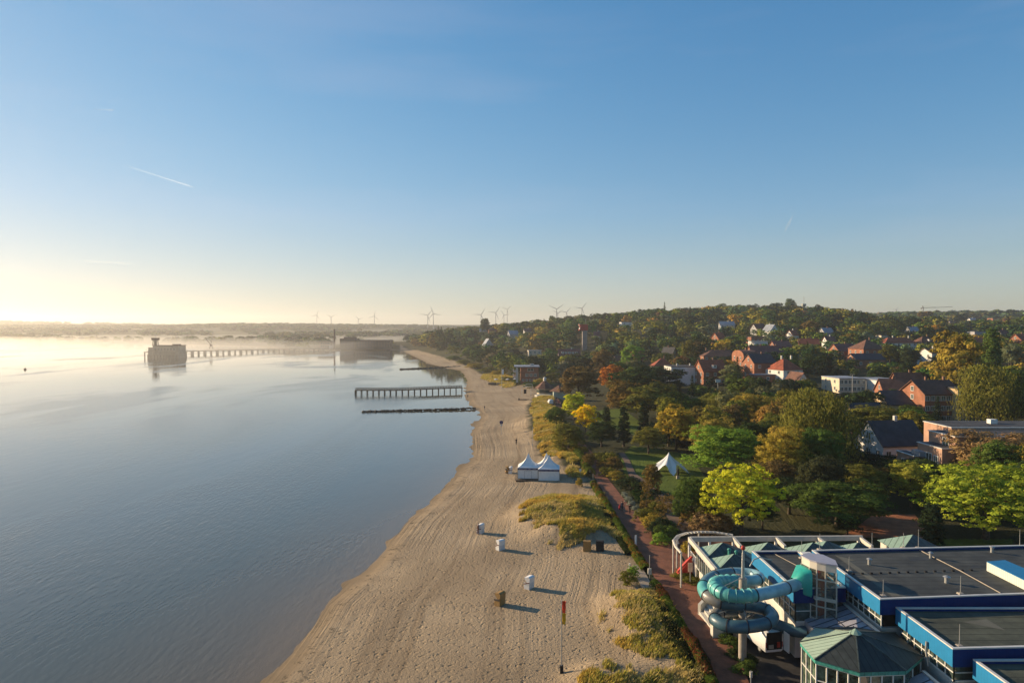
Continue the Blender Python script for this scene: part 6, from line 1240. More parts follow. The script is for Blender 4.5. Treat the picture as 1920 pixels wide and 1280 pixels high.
# individually placed: kind, picture column, row of the top, distance, width in picture, colour, label
TREES = [
 ('open',0,1391,873,101,146,'ylime','big bright yellow green tree with layered crown above the pavilion beams'),
 ('near',0,1572,902,104,182,'green','wide dark green tree right of the bright yellow green one behind the baths'),
 ('open',1,1850,868,98,236,'lime','broad lime green tree with spreading branches at the right behind the main hall'),
 ('near',1,1866,812,122,190,'tan','orange brown tree rising behind the broad lime green one'),
 ('near',2,1945,835,112,120,'gold','golden green tree at the right picture edge'),
 ('near',3,1297,894,106,74,'green','rounded mid green tree right of the lawn with the star tent'),
 ('near',4,1362,800,138,156,'bright','fresh green domed tree above and right of the star tent'),
 ('near',0,1462,862,122,84,'brown','small reddish brown tree between the yellow green and dark green ones'),
 ('weep',0,1528,733,142,168,'olive','huge drooping olive tree in the middle of the park'),
 ('weep',1,1500,790,150,150,'green','weeping green tree in front of the huge drooping olive one'),
 ('near',1,1412,738,190,96,'gold','tall olive gold tree left of the huge drooping one'),
 ('weep',1,1340,742,205,80,'olive','loose birch like tree left of the olive gold one'),
 ('mid',0,1098,759,196,52,'yellow','brilliant golden yellow tree beside the promenade'),
 ('mid',1,1076,736,222,46,'ylime','yellow green tree just behind the brilliant golden one'),
 ('near',2,1043,764,200,48,'green','dark rounded bush like tree at the top of the dune grass'),
 ('near',3,1066,794,172,62,'olive','rounded olive tree leaning over the promenade end'),
 ('mid',2,1148,684,300,56,'orange','glowing orange beech on the left of the park'),
 ('mid',3,1085,688,275,76,'brown','dark brown round tree behind the yellow green one'),
 ('mid',4,1192,690,262,110,'dark','very dark broad tree below the white cubic block'),
 ('mid',5,1170,712,232,70,'rust','brown tinged tree before the very dark broad one'),
 ('mid',0,1212,724,222,92,'olive','tall olive tree with hanging foliage left of the columns'),
 ('mid',1,1258,745,205,62,'olive','olive tree right of the tall hanging one'),
 ('mid',2,1290,745,205,66,'green','mid green round tree in the middle of the park trees'),
 ('mid',3,1240,690,300,90,'deep','deep green tree mass left below the white cubic block'),
 ('column',0,1137,763,205,20,'deep','dark column yew beside the lawn, leftmost of the four'),
 ('column',0,1170,762,178,24,'deep','dark column yew, second of the four along the park path'),
 ('column',0,1207,752,190,22,'deep','dark column yew, third of the four, before the olive trees'),
 ('column',0,1254,766,178,26,'deep','dark column yew, tallest and rightmost of the four'),
 ('near',4,1216,802,168,60,'olive','low spreading olive tree between two dark columns'),
 ('near',0,1128,790,178,60,'dark','low dark tree right of the golden yellow one'),
 ('column',0,1748,944,93,46,'deep','dark stout cypress standing before the broad lime green tree'),
 ('near',2,1223,870,124,36,'rust','small red brown tree at the corner of the park path'),
 ('birch',0,1246,925,104,44,'rust','slim tree with bare trunk and orange leaves in the promenade bed'),
 ('birch',0,1212,895,112,22,'rust','thin young tree beside the clipped hedges'),
 ('near',1,1420,790,150,90,'dark','dark tree behind the fresh green domed one'),
 ('near',3,1640,760,175,110,'olive','olive tree before the black roofed houses'),
 ('near',1,1582,835,150,60,'deep','deep green tree left of the white gable'),
 ('near',4,1700,860,128,120,'dark','dark tree below the white gabled house'),
 ('near',0,1655,880,150,110,'deep','deep shadowed tree over the red court'),
 ('near',2,1790,870,120,80,'deep','deep green tree under the pinkish apartment block'),
 ('weep',0,1856,688,188,132,'olive','large drooping tree right of the brick tenement'),
 ('poplar',0,1861,617,255,34,'green','tall slim poplar standing above the right side town'),
 ('mid',4,1800,622,240,100,'gold','tall airy golden olive tree left of the poplar'),
 ('mid',5,1905,690,250,80,'dark','dark tree right of the large drooping one'),
 ('conifer',0,1550,664,330,46,'deep','tall dark spruce in the town, left one of the pair'),
 ('conifer',1,1570,690,315,44,'deep','dark spruce in the town, right one of the pair'),
 ('conifer',2,1635,700,300,34,'green','pointed spruce right of the cream glazed building'),
 ('mid',0,1730,770,235,40,'gold','small golden tree before the brick tenement'),
 ('mid',2,1483,560,930,24,'green','tallest round green tree on the hilltop skyline'),
 ('mid',3,1455,568,930,30,'dark','dark domed tree on the skyline left of the tallest'),
 ('conifer',0,1246,566,930,13,'dark','lone conifer rising from the hill skyline left of centre'),
 ('mid',3,909,597,850,20,'dark','dark domed tree on the coastal skyline beneath the wind turbines'),
 ('mid',2,1036,592,900,16,'green','round tree at the skyline left of the largest turbines'),
 ('mid',5,1185,647,400,46,'bright','rounded light green tree above the orange beech'),
 ('mid',4,1128,655,390,50,'brown','brown olive tree left of the rounded light green one'),
 ('mid',1,1330,690,330,40,'green','tree tucked before the brick dormer house'),
 ('mid',5,1380,668,370,60,'deep','deep green tree right of the brick dormer house'),
 ('near',2,1480,900,112,110,'deep','shadowed dark tree between the yellow green tree and the wide dark one'),
 ('near',1,1430,935,104,60,'dark','low dark tree tucked right of the bright yellow green one'),
 ('near',2,1325,935,104,60,'olive','low olive tree left of the bright yellow green one'),
 ('near',3,1590,965,100,50,'deep','low dark tree before the red court'),
 ('near',0,1720,900,130,90,'deep','dark tree behind the stout cypress'),
 ('near',4,1520,840,135,90,'brown','brown shadowed tree below the huge drooping one'),
 ('mid',0,930,607,880,20,'dark','dark green round tree on the skyline left of the lookout tower, leftmost'),
 ('mid',1,955,606,917,18,'dark','dark green round tree on the skyline left of the lookout tower, second from left'),
 ('mid',2,980,604,894,18,'dark','dark green round tree on the skyline left of the lookout tower, third from left'),
 ('mid',3,1003,603,931,18,'olive','olive round tree on the skyline left of the lookout tower'),
 ('mid',4,1048,595,908,16,'dark','dark green round tree on the skyline left of the lookout tower, fourth from left'),
 ('mid',5,1063,592,885,16,'dark','dark green round tree on the skyline right of the lookout tower'),
 ('mid',0,1085,597,922,18,'brown','brown round tree on the skyline right of the lookout tower'),
 ('mid',1,1107,597,899,16,'olive','olive round tree on the skyline right of the lookout tower'),
 ('mid',2,1128,594,936,18,'deep','very dark round tree on the skyline right of the lookout tower'),
 ('mid',3,1152,588,913,16,'olive','olive round tree on the skyline left of the lone skyline conifer, leftmost'),
 ('mid',4,1170,591,890,16,'dark','dark green round tree on the skyline left of the lone skyline conifer, leftmost'),
 ('mid',5,1188,583,927,22,'bright','light green round tree on the skyline left of the lone skyline conifer'),
 ('mid',0,1203,586,904,20,'olive','olive round tree on the skyline left of the lone skyline conifer, second from left'),
 ('mid',1,1226,584,881,28,'dark','dark green round tree on the skyline left of the lone skyline conifer, second from left'),
 ('mid',2,1266,580,918,28,'deep','very dark round tree on the skyline right of the lone skyline conifer'),
 ('mid',3,1287,577,895,26,'dark','dark green round tree on the skyline right of the lone skyline conifer'),
 ('mid',4,1352,569,932,26,'green','mid green round tree on the skyline left of the tallest hilltop tree'),
 ('mid',5,1368,573,909,20,'deep','very dark round tree on the skyline left of the tallest hilltop tree, leftmost'),
 ('mid',0,1387,571,886,24,'deep','very dark round tree on the skyline left of the tallest hilltop tree, second from left'),
 ('mid',1,1411,570,923,26,'dark','dark green round tree on the skyline left of the tallest hilltop tree'),
 ('mid',2,1432,573,900,20,'brown','brown round tree on the skyline left of the tallest hilltop tree'),
 ('mid',3,1513,578,937,20,'deep','very dark round tree on the skyline right of the hilltop mast, leftmost'),
 ('mid',4,1535,571,914,18,'brown','brown round tree on the skyline right of the hilltop mast, leftmost'),
 ('mid',5,1553,578,891,24,'brown','brown round tree on the skyline right of the hilltop mast, second from left'),
 ('mid',0,1577,583,928,24,'deep','very dark round tree on the skyline right of the hilltop mast, second from left'),
 ('mid',1,1601,584,905,22,'olive','olive round tree on the skyline right of the hilltop mast'),
 ('mid',2,1625,589,882,22,'deep','very dark round tree on the skyline right of the hilltop mast, third from left'),
 ('mid',3,1735,584,919,30,'brown','brown round tree on the skyline near the distant tower crane'),
 ('mid',4,1800,588,896,28,'deep','very dark round tree on the skyline near the distant tower crane'),
 ('mid',5,1898,592,933,30,'olive','olive round tree on the skyline near the distant tower crane'),
 ('conifer',1,1310,583,900,10,'deep','left small conifer of the pair on the skyline right of the lone one'),
 ('conifer',2,1322,582,905,9,'deep','right small conifer of the pair on the skyline right of the lone one'),
 ('conifer',0,1020,597,880,10,'dark','slim conifer on the skyline left of the largest wind turbines'),
 ('near',3,1105,850,150,26,'rust','small reddish tree left of the promenade fork'),
]
CROWNS = []
for (kd, k, px, py, D, wpx, col, lab) in TREES:
    top = WD(px, py, D); gz_ = hz(top.x, top.y); h = max(2.5, top.z - gz_); r = wpx / 2 * D / F
    nm = {'conifer': 'spruce_tree', 'poplar': 'poplar_tree', 'column': 'yew_tree', 'weep': 'weeping_tree', 'birch': 'young_tree'}.get(kd, 'broadleaf_tree')
    tree(kd, k, (top.x, top.y, gz_), h, r, G_[col], lab, name=nm); CROWNS.append((top.x, top.y, r * .8))
# the rest of the wood: scattered, largest in the picture stay individuals
rg = np.random.RandomState(77); cand = []
pathP = np.array([tuple(G(a, b)[:2]) for a, b in [(1400,1280),(1310,1140),(1240,1050),(1180,955),(1120,870),(1080,820)]])
for D0_, D1_, sp_ in [(100, 260, 8.2), (260, 520, 10), (520, 1100, 14.5)]:
    n = int((D1_ ** 2 - D0_ ** 2) * .62 / sp_ ** 2 * 1.76); rr = np.sqrt(rg.rand(n) * (D1_ ** 2 - D0_ ** 2) + D0_ ** 2); cc = 730 + rg.rand(n) * 1480; x = (cc - 960) / F * rr; y = rr; cand.append(np.stack([x, y, np.full(n, sp_)], 1))
cand = np.concatenate(cand); X_, Y_ = cand[:, 0], cand[:, 1]
ds, _ = seg_dist(X_, Y_, SHP); dE2, _ = seg_dist(X_, Y_, np.array(EDGE)); ok = inside(X_, Y_, POLY) & ~inside(X_, Y_, SANDPOLY) & (dE2 > np.interp(Y_, [100, 200, 380, 420, 700], [30, 26, 45, 14, 6])); dp_, _ = seg_dist(X_, Y_, pathP); ok &= dp_ > 12
for q in lawn_px: ok &= ~inside(X_, Y_, np.array([tuple(G(a, b)[:2]) for a, b in q]))
ok &= ~((X_ > 15) & (Y_ < 106)); cand = cand[ok]; grid = {}; acc = []
for (x, y, s) in cand:
    s = s * np.interp(y, [100, 1100], [.9, 1.0]); cell = (int(x // 16), int(y // 16)); bad = False
    for i in (-1, 0, 1):
        for j in (-1, 0, 1):
            for (a, b) in grid.get((cell[0] + i, cell[1] + j), []):
                if (a - x) ** 2 + (b - y) ** 2 < (s * .78) ** 2: bad = True; break
    if bad: continue
    if any((a - x) ** 2 + (b - y) ** 2 < (r + 2) ** 2 for a, b, r in FOOT) or any((a - x) ** 2 + (b - y) ** 2 < r * r for a, b, r in CROWNS): continue
    grid.setdefault(cell, []).append((x, y)); acc.append((x, y, s))
acc = np.array(acc); az = height(acc[:, 0], acc[:, 1]); specs = []
SKY = [(745,622),(820,612),(905,606),(960,602),(1050,597),(1100,592),(1150,584),(1180,587),(1215,578),(1260,575),(1300,582),(1350,571),(1400,574),(1480,567),(1530,572),(1600,580),(1640,587),(1730,586),(1800,592),(1990,594),(2300,596)]
for (x, y, s), z in zip(acc, az):
    D = math.hypot(x, y); r = s * (rg.uniform(.50, .76) if D < 520 else rg.uniform(.55, .85)); h = rg.uniform(9, 15) if D > 260 else rg.uniform(8.5, 13)
    if 760 < D < 1000:
        c0, _c = PX((x, y, z + h)); zs = CAMH + (HZ - np.interp(c0, [p[0] for p in SKY], [p[1] for p in SKY])) / F * y; h = min(max(h, zs - z - rg.uniform(3, 11)), 24)
    for tr_ in range(6):
        cx, cy = PX((x, y, z + h)); cb = PX((x, y, z))[1]; wpx = r * F / y; top_lim = np.interp(cx, [p[0] for p in SKY], [p[1] for p in SKY]); bad = cy < top_lim - 5
        if cx > 1130 and cx < 1960:
            lay = 730 if D < 235 else 700 if D < 300 else 664 if D < 400 else 628 if D < 520 else 0
            if cx > 1600: lay += 18
            bad = bad or cy < lay + rg.uniform(-8, 6)
        for (a, b, c, d, Dk) in KEEP:
            if y < Dk - 1 and cx + wpx * .8 > a and cx - wpx * .8 < b and cy < d and cb > c and not (a == 0 and cx > 760): bad = True; break
        if not bad: break
        h *= .75; r *= .88
    if bad: continue
    r = min(r, h * .62)
    specs.append((x, y, z, h, r, D, wpx * (cb - cy), cx, cy))
specs.sort(key=lambda q: -q[6]); NB = 300 - sum(1 for t in TREES if t[0] in ('near', 'mid', 'open')); cnt = 0; nc = 0; rest = []
def pick(u, v):
    """autumn mix, patchy over the slope"""
    a = fbm(np.array([u]), np.array([v]), 30, 2, 51)[0] + rg.uniform(-.26, .26) + .02
    for lim, nm in ((.06, 'rust'), (.14, 'brown'), (.27, 'gold'), (.47, 'olive'), (.60, 'green'), (.72, 'dark'), (.78, 'sage'), (2, 'deep')):
        if a < lim: return nm
WORD = dict(rust='rusty orange', brown='brown', gold='golden olive', olive='olive green', green='mid green', dark='dark green', sage='grey green', deep='very dark green', bright='light green')
LM = [('the white cubic block', 1283, 705), ('the steep red hip roof', 1245, 690), ('the brick house with white dormer', 1341, 705), ('the yellow pointed gable', 1265, 668), ('the long low brick building', 1357, 668), ('the tall pointed gable house', 1434, 690), ('the white walled hip roofed house', 1487, 698),
 ('the white house on the slope', 1452, 622), ('the white flat house on the slope', 1427, 645), ('the long dull red roof', 1440, 668), ('the orange lit gable', 1518, 648), ('the big hipped brick building', 1640, 660), ('the cream glazed building', 1598, 722), ('the pale flat roofed hall', 1674, 728), ('the bright red hip roof', 1690, 643), ('the cream house with lit dormer', 1745, 642),
 ('the white shallow roofed house', 1760, 672), ('the orange house by the poplar', 1841, 647), ('the brick tenement', 1768, 760), ('the brown gabled brick house', 1712, 738), ('the black roofed brick house', 1705, 775), ('the white black roofed house', 1676, 850), ('the pinkish apartment block', 1800, 850), ('the grey gabled coast house', 917, 648), ('the orange hilltop house', 924, 622),
 ('the cream flat house by the beach', 1003, 661), ('the brick beach building', 988, 700), ('the beach kiosk', 1022, 727), ('the lookout tower', 1096, 630), ('the house with many dormers', 1068, 668), ('the white crest house', 1176, 606), ('the stepped white roofs', 1364, 612), ('the orange beech', 1148, 712), ('the golden yellow tree', 1098, 785), ('the star tent', 1250, 868), ('the yellow green layered tree', 1391, 930),
 ('the huge drooping olive tree', 1535, 800), ('the fresh green domed tree', 1362, 850), ('the tall poplar', 1861, 650), ('the large drooping right tree', 1856, 750), ('the spruce pair', 1560, 700), ('the red court', 1660, 980), ('the brown cottage wood', 1555, 628), ('the right picture edge', 1915, 730), ('the tower crane', 1731, 590), ('the factory point', 760, 640), ('the hilltop mast', 1507, 580), ('the lone skyline conifer', 1246, 585), ('the broad lime green tree', 1850, 920)]
ORD = ['nearest', 'second', 'third', 'fourth', 'fifth', 'sixth', 'seventh', 'eighth', 'ninth', 'tenth', 'eleventh', 'twelfth', 'thirteenth', 'fourteenth']
used_l = {}; chosen = []
for i, (x, y, z, h, r, D, ar, cx, cy) in enumerate(specs):
    c = pick(x, y); j = tuple(v * rg.uniform(.8, 1.25) for v in G_[c]); con = rg.rand() < .09; col_ = int(min(1990, cx) // 170), int(math.log(D / 100) / .55)
    if cx > 1985: rest.append((x, y, z, h, r, j)); continue
    if (con and nc >= 60) or (not con and cnt >= NB): rest.append((x, y, z, h, r, j)); continue
    if con: nc += 1
    else: cnt += 1
    py = cy + (CAMH / D * F) * .12; lm = min(LM, key=lambda q: (q[1] - cx) ** 2 + ((q[2] - py) * 1.6) ** 2); dx, dy = cx - lm[1], py - lm[2]
    rel = ('left of' if dx < 0 else 'right of') if abs(dx) > abs(dy) * 1.3 else ('above' if dy < 0 else 'below')
    kind_w = 'dark pointed spruce' if con else WORD[c] + ' rounded tree'; chosen.append(dict(x=x, y=y, z=z, h=h, r=r, D=D, j=j, con=con, c=c, key=(kind_w, rel, lm[0]), d=math.hypot(dx, dy * 1.6), i=i))
for q in chosen: used_l.setdefault(q['key'], []).append(q)
for key, L_ in used_l.items():
    L_.sort(key=lambda q: q['d'])
    for n_, q in enumerate(L_):
        kw, rel, lm = key; lab = f"{kw} {rel} {lm}" if len(L_) == 1 else f"{kw} {rel} {lm}, {ORD[n_]} of {len(L_)} from it" if n_ < len(ORD) else f"{kw} {rel} {lm}, farthest out"
        lab = lab if len(lab.split()) <= 16 else lab.replace(' rounded', '').replace(' from it', '')
        x, y, z, h, r, D, i = (q[k] for k in ('x', 'y', 'z', 'h', 'r', 'D', 'i')); g_ = ('spruces' if q['con'] else WORD[q['c']] + ' trees') + ' of the town woods'
        if q['con']: tree('conifer', i, (x, y, z), h * 1.2, max(2.2, r * .55), tuple(v * .8 for v in G_['dark' if i % 2 else 'deep']), lab, g_, name='spruce_tree')
        else: tree('near' if D < 170 else 'mid' if D < 420 else 'far', i, (x, y, z), h, r, q['j'], lab, g_, name='broadleaf_tree')
# remaining crowns and the far shore woods: one mass each
def mass(name, items, base_kind, label, nkeep=None, seed=1):
    r = np.random.RandomState(seed); src = []
    for cm_, _, ph, pr_ in PR[base_kind]:
        n = len(cm_.vertices); co = np.empty(n * 3, np.float32); cm_.vertices.foreach_get('co', co); tn = np.empty(n, np.float32); cm_.attributes['tone'].data.foreach_get('value', tn); src.append((co.reshape(-1, 3), tn, ph, pr_))
    Vv, T_, Cc = [], [], []
    for i, (x, y, z, h, rr, col) in enumerate(items):
        co, tn, ph, pr_ = src[i % len(src)]; nf = len(co) // 4
        if nkeep and nkeep < nf: s = r.choice(nf, nkeep, replace=False); idx = (s[:, None] * 4 + np.arange(4)).ravel(); sc2 = math.sqrt(nf / nkeep) * .8; c_ = co[idx].reshape(-1, 4, 3); m_ = c_.mean(1, keepdims=True); c_ = (m_ + (c_ - m_) * sc2).reshape(-1, 3); t_ = tn[idx]
        else: c_, t_ = co, tn
        a = r.rand() * 6.28; ca, sa = math.cos(a), math.sin(a); u = c_[:, 0] * rr / pr_; v = c_[:, 1] * rr / pr_
        Vv.append(np.stack([x + u * ca - v * sa, y + u * sa + v * ca, z + c_[:, 2] * h / ph], 1)); T_.append(t_); Cc.append(np.repeat(np.array([col]), len(c_), 0))
    Vv = np.concatenate(Vv); T_ = np.concatenate(T_); Cc = np.concatenate(Cc) * T_[:, None]; n = len(Vv) // 4
    me = np_mesh(name, Vv, np.arange(n * 4).reshape(n, 4), [massm]); at = me.color_attributes.new('tint', 'FLOAT_COLOR', 'POINT'); at.data.foreach_set('color', np.c_[Cc, np.ones(len(Cc))].astype(np.float32).ravel()); me.update()
    return tag(link(name, me), label, 'woodland', kind='stuff')
massm = bpy.data.materials.new('woodland_foliage'); massm.use_nodes = True; nt = massm.node_tree; nt.nodes.clear(); o_ = N(nt, 'OutputMaterial'); d_ = N(nt, 'BsdfDiffuse'); a_ = attr(nt, 'tint'); nt.links.new(a_.outputs['Color'], d_.inputs[0]); nt.links.new(d_.outputs[0], o_.inputs[0])
print('trees individual', cnt, nc, 'rest', len(rest))
if rest: mass('hillside_woodland', rest, 'far', 'dense mixed autumn wood covering the hill behind the town', 420)
rg = np.random.RandomState(5); items = []
n = 15000; rr = np.sqrt(rg.rand(n) * (3600 ** 2 - 1040 ** 2) + 1040 ** 2); cc = -150 + rg.rand(n) * 2300; x = (cc - 960) / F * rr; y = rr
m_ = inside(x, y, POLY); ds, _ = seg_dist(x, y, SHP); fo = fbm(x, y, 230, 3, 61); m_ &= (ds > 12) & ((fo > .47) | (ds < 60) | ((rr > 2300) & (fo > .40)) | (cc > 1500))
x, y, rr = x[m_], y[m_], rr[m_]; z = height(x, y)
for X0, Y0, Z0, D in zip(x, y, z, rr):
    c = G_[('dark', 'green', 'olive', 'deep', 'sage')[rg.randint(5)]]; items.append((X0, Y0, Z0 - 1, rg.uniform(9, 15), rg.uniform(6, 10) * (1 + D / 4500), tuple(v * rg.uniform(.8, 1.2) for v in c)))
mass('far_woodland', items, 'far', 'distant woods on the low hills round the far side of the bay', 44)
# ------------------------------------------------------------------ dune grass, hedges, beds
def in_px(x, y, q, z=1.9): return inside(x, y, np.array([tuple(W(a, b, z)[:2]) for a, b in q]))
def grass(name, quads, dens, hgt, cols, label, seed, holes=()):
    r = np.random.RandomState(seed); P, T = [], []
    for q in quads:
        pw = np.array([tuple(W(a, b, 1.9)[:2]) for a, b in q]); lo, hi = pw.min(0), pw.max(0); n = int((hi[0] - lo[0]) * (hi[1] - lo[1]) * dens); x = lo[0] + r.rand(n) * (hi[0] - lo[0]); y = lo[1] + r.rand(n) * (hi[1] - lo[1])
        k = inside(x, y, pw); dd, _ = seg_dist(x, y, np.vstack([pw, pw[:1]])); f = fbm(x, y, 2.2, 3, seed); k &= (f + np.clip(dd / 3, 0, 1) * .35 > .58) | ((dd > 1.5) & (f > .36)); P.append((x[k], y[k]))
    x = np.concatenate([p[0] for p in P]); y = np.concatenate([p[1] for p in P]); z = height(x, y); n = len(x); nb = 6
    k = np.repeat(np.arange(n), nb); m = len(k); a = r.rand(m) * 6.28; L = hgt * r.uniform(.5, 1.2, m) * (.55 + .9 * fbm(x, y, 1.6, 2, seed + 3))[k]; sp_ = r.uniform(.15, .6, m); w = .035 + .03 * r.rand(m)
    bx = x[k] + r.normal(size=m) * .13; by = y[k] + r.normal(size=m) * .13; bz = z[k] - .03; wind = np.array([.25, -.1])
    tx = bx + np.cos(a) * L * sp_ + wind[0] * L; ty = by + np.sin(a) * L * sp_ + wind[1] * L; tz = bz + L * np.sqrt(np.clip(1 - sp_ ** 2 * .6, .2, 1))
    pxn, pyn = -np.sin(a) * w, np.cos(a) * w; mx_, my_, mz = (bx * .45 + tx * .55), (by * .45 + ty * .55), bz * .4 + tz * .6 + L * .05
    V = np.stack([np.stack([bx - pxn, by - pyn, bz], 1), np.stack([bx + pxn, by + pyn, bz], 1), np.stack([mx_ + pxn * .8, my_ + pyn * .8, mz], 1), np.stack([tx, ty, tz], 1)], 1).reshape(-1, 3)
    cl = np.array(cols); pz = fbm(x, y, 3.5, 3, seed + 9) + r.uniform(-.12, .12, n); ci = np.clip(((pz - .3) / .4 * len(cl)).astype(int), 0, len(cl) - 1); cc = cl[ci][k] * r.uniform(.7, 1.3, (m, 1)); cc = np.repeat(cc, 4, 0)
    me = np_mesh(name, V, np.arange(m * 4).reshape(m, 4), [massm2]); at = me.color_attributes.new('tint', 'FLOAT_COLOR', 'POINT'); at.data.foreach_set('color', np.c_[cc, np.ones(len(cc))].astype(np.float32).ravel()); me.update()
    return tag(link(name, me), label, 'dune grass', kind='stuff')
massm2 = bpy.data.materials.new('grass_blades'); massm2.use_nodes = True; nt = massm2.node_tree; nt.nodes.clear(); o_ = N(nt, 'OutputMaterial'); d_ = N(nt, 'BsdfDiffuse'); t_ = N(nt, 'BsdfTranslucent'); x_ = N(nt, 'MixShader'); x_.inputs[0].default_value = .35; a_ = attr(nt, 'tint')
nt.links.new(a_.outputs['Color'], d_.inputs[0]); nt.links.new(a_.outputs['Color'], t_.inputs[0]); nt.links.new(d_.outputs[0], x_.inputs[1]); nt.links.new(t_.outputs[0], x_.inputs[2]); nt.links.new(x_.outputs[0], o_.inputs[0])
gc = [(.52, .35, .075), (.46, .35, .075), (.40, .33, .065), (.27, .26, .05), (.52, .40, .15)]
D1 = [(973,958),(990,938),(1030,922),(1075,922),(1105,930),(1132,925),(1148,965),(1160,1000),(1172,1015),(1130,1008),(1105,1015),(1075,1020),(1048,1025),(1020,1015),(1040,1000),(1000,995),(975,985)]
D2 = [(1122,1160),(1150,1125),(1200,1108),(1238,1108),(1262,1150),(1292,1210),(1325,1275),(1345,1340),(1180,1340),(1200,1290),(1240,1262),(1200,1235),(1130,1190)]
D3 = [(1085,1280),(1105,1252),(1140,1240),(1175,1262),(1200,1290),(1190,1360),(1060,1360)]
D4 = [(1000,790),(992,765),(1003,745),(1020,738),(1036,745),(1045,775),(1062,830),(1078,850),(1096,885),(1085,905),(1060,885),(1045,862),(1018,852),(1000,825)]
D5 = [(905,700),(930,700),(962,706),(968,722),(948,726),(925,716),(900,706)]
grass('dune_grass', [D1], 26, .62, gc, 'tall golden green dune grass on the mound in the middle of the beach', 1)
grass('dune_grass', [D2, D3], 26, .55, gc, 'dune grass with sandy gaps at the bottom of the picture beside the hedge', 2)
grass('dune_grass', [D4], 9, .85, gc, 'dune grass belt between the tents and the beach kiosk', 3)
grass('dune_grass', [D5], 1.6, 1.3, gc, 'far dune grass before the brick beach building', 4)
def hedge(name, line, w, h, label, col, cols2=None, dens=60, leaf=.17, seed=5, cat='hedge', z=None):
    """leaf-covered hedge along a picture polyline"""
    r = np.random.RandomState(seed); P = np.array([tuple((G(a, b))[:2]) for a, b in line]); d = np.r_[0, np.cumsum(np.hypot(*np.diff(P, axis=0).T))]; L = d[-1]; n = int(L * dens); t = r.rand(n) * L
    x = np.interp(t, d, P[:, 0]); y = np.interp(t, d, P[:, 1]); i = np.clip(np.searchsorted(d, t) - 1, 0, len(P) - 2); e = P[i + 1] - P[i]; e /= np.linalg.norm(e, axis=1)[:, None]; nx, ny = -e[:, 1], e[:, 0]
    hh = h * (.75 + .5 * vnoise(t / 1.3, t * 0 + seed, 3)); th = r.rand(n) * math.pi; rad = 1 - .2 * r.rand(n) ** 2; bump_ = .85 + .3 * vnoise(t / .7, th * 2, 7); u = np.cos(th) * w / 2 * rad * bump_; zz = np.sin(th) ** .7 * hh * rad * bump_
    x = x + nx * u; y = y + ny * u; z0 = height(x, y); c = np.stack([x, y, z0 + zz], 1); nrm = np.stack([nx * np.cos(th), ny * np.cos(th), np.sin(th) + .1], 1) + unit(r, n) * .7; nrm /= np.linalg.norm(nrm, axis=1)[:, None]
    tone = r.uniform(.6, 1.35, n) * (.75 + .5 * vnoise(t / 1.1, th, 11)); Pq, T, Wm = leaves(c, nrm, leaf * r.uniform(.6, 1.4, n), tone, r.rand(n), r)
    org = (P[0][0], P[0][1], 0); Pq = Pq - np.array(org); me = to_mesh(name, Pq, T, Wm); o = link(name, me, None, org); o.color = (*col, 1); tag(o, label, cat)
    if cols2:
        k = r.rand(len(c)) < cols2[1]; k &= vnoise(t / 1.6, t * 0, 19) > .5; q2 = c[k] + np.array([0, 0, .1]); P2, T2, W2_ = leaves(q2, nrm[k], leaf * 1.1 * np.ones(k.sum()), tone[k], r.rand(k.sum()), r); o2 = link('red_leaves', to_mesh('red_leaves', P2 - np.array(org), T2, W2_), o); o2.color = (*cols2[0], 1)
    return o
hedge('promenade_hedge', [(1352,1330),(1325,1262),(1300,1215),(1272,1168),(1243,1118),(1226,1098)], 1.2, .75, 'long green hedge with red autumn leaves left of the promenade, below the access slab', (.085, .125, .02), ((.15, .05, .022), .25), 900, .15, 5)
hedge('promenade_hedge', [(1212,1072),(1192,1040),(1160,988),(1133,942),(1112,908)], 1.3, .8, 'long green hedge beside the promenade between access slab and tents', (.10, .14, .022), ((.22, .09, .02), .1), 800, .16, 6)
hedge('promenade_hedge', [(1108,893),(1092,865),(1075,836),(1067,822)], 1.9, 1.5, 'upper hedge between the tents and the promenade', (.09, .12, .022), None, 500, .2, 7)
hedge('trough_shade_leaves', [(1334,1345),(1308,1280),(1283,1225),(1256,1172),(1228,1125)], 1.7, .45, 'dark leafy strip added as trough shade between the dune grass and the promenade hedge', (.028, .040, .014), None, 700, .2, 51)  # added dark leaf band, its colour plays the shaded trough beside the hedge
hedge('trough_shade_leaves', [(1182,1040),(1150,990),(1124,944)], 1.3, .4, 'dark leafy strip added as shade beside the hedge below the grassy mound', (.035, .05, .016), None, 600, .2, 52)  # second added band, again painting shade along the hedge
def bush(px, py, h, r, col, label, k=0, name='shrub', group=None): tree('bush', k, G(px, py), h, r, G_[col] if isinstance(col, str) else col, label, group, name=name, cat='shrub')
bush(1177, 1098, 1.9, 1.1, 'olive', 'olive shrub on the sand left of the concrete access slab'); bush(1186, 1085, 1.6, .9, 'bright', 'smaller shrub behind the olive one at the access slab', 1)
bush(1086, 912, 1.7, .8, 'gold', 'single tuft shrub on the sand right of the tents', 2); bush(1085, 850, 1.9, 2.6, 'gold', 'golden low shrub at the foot of the dune belt', 1)
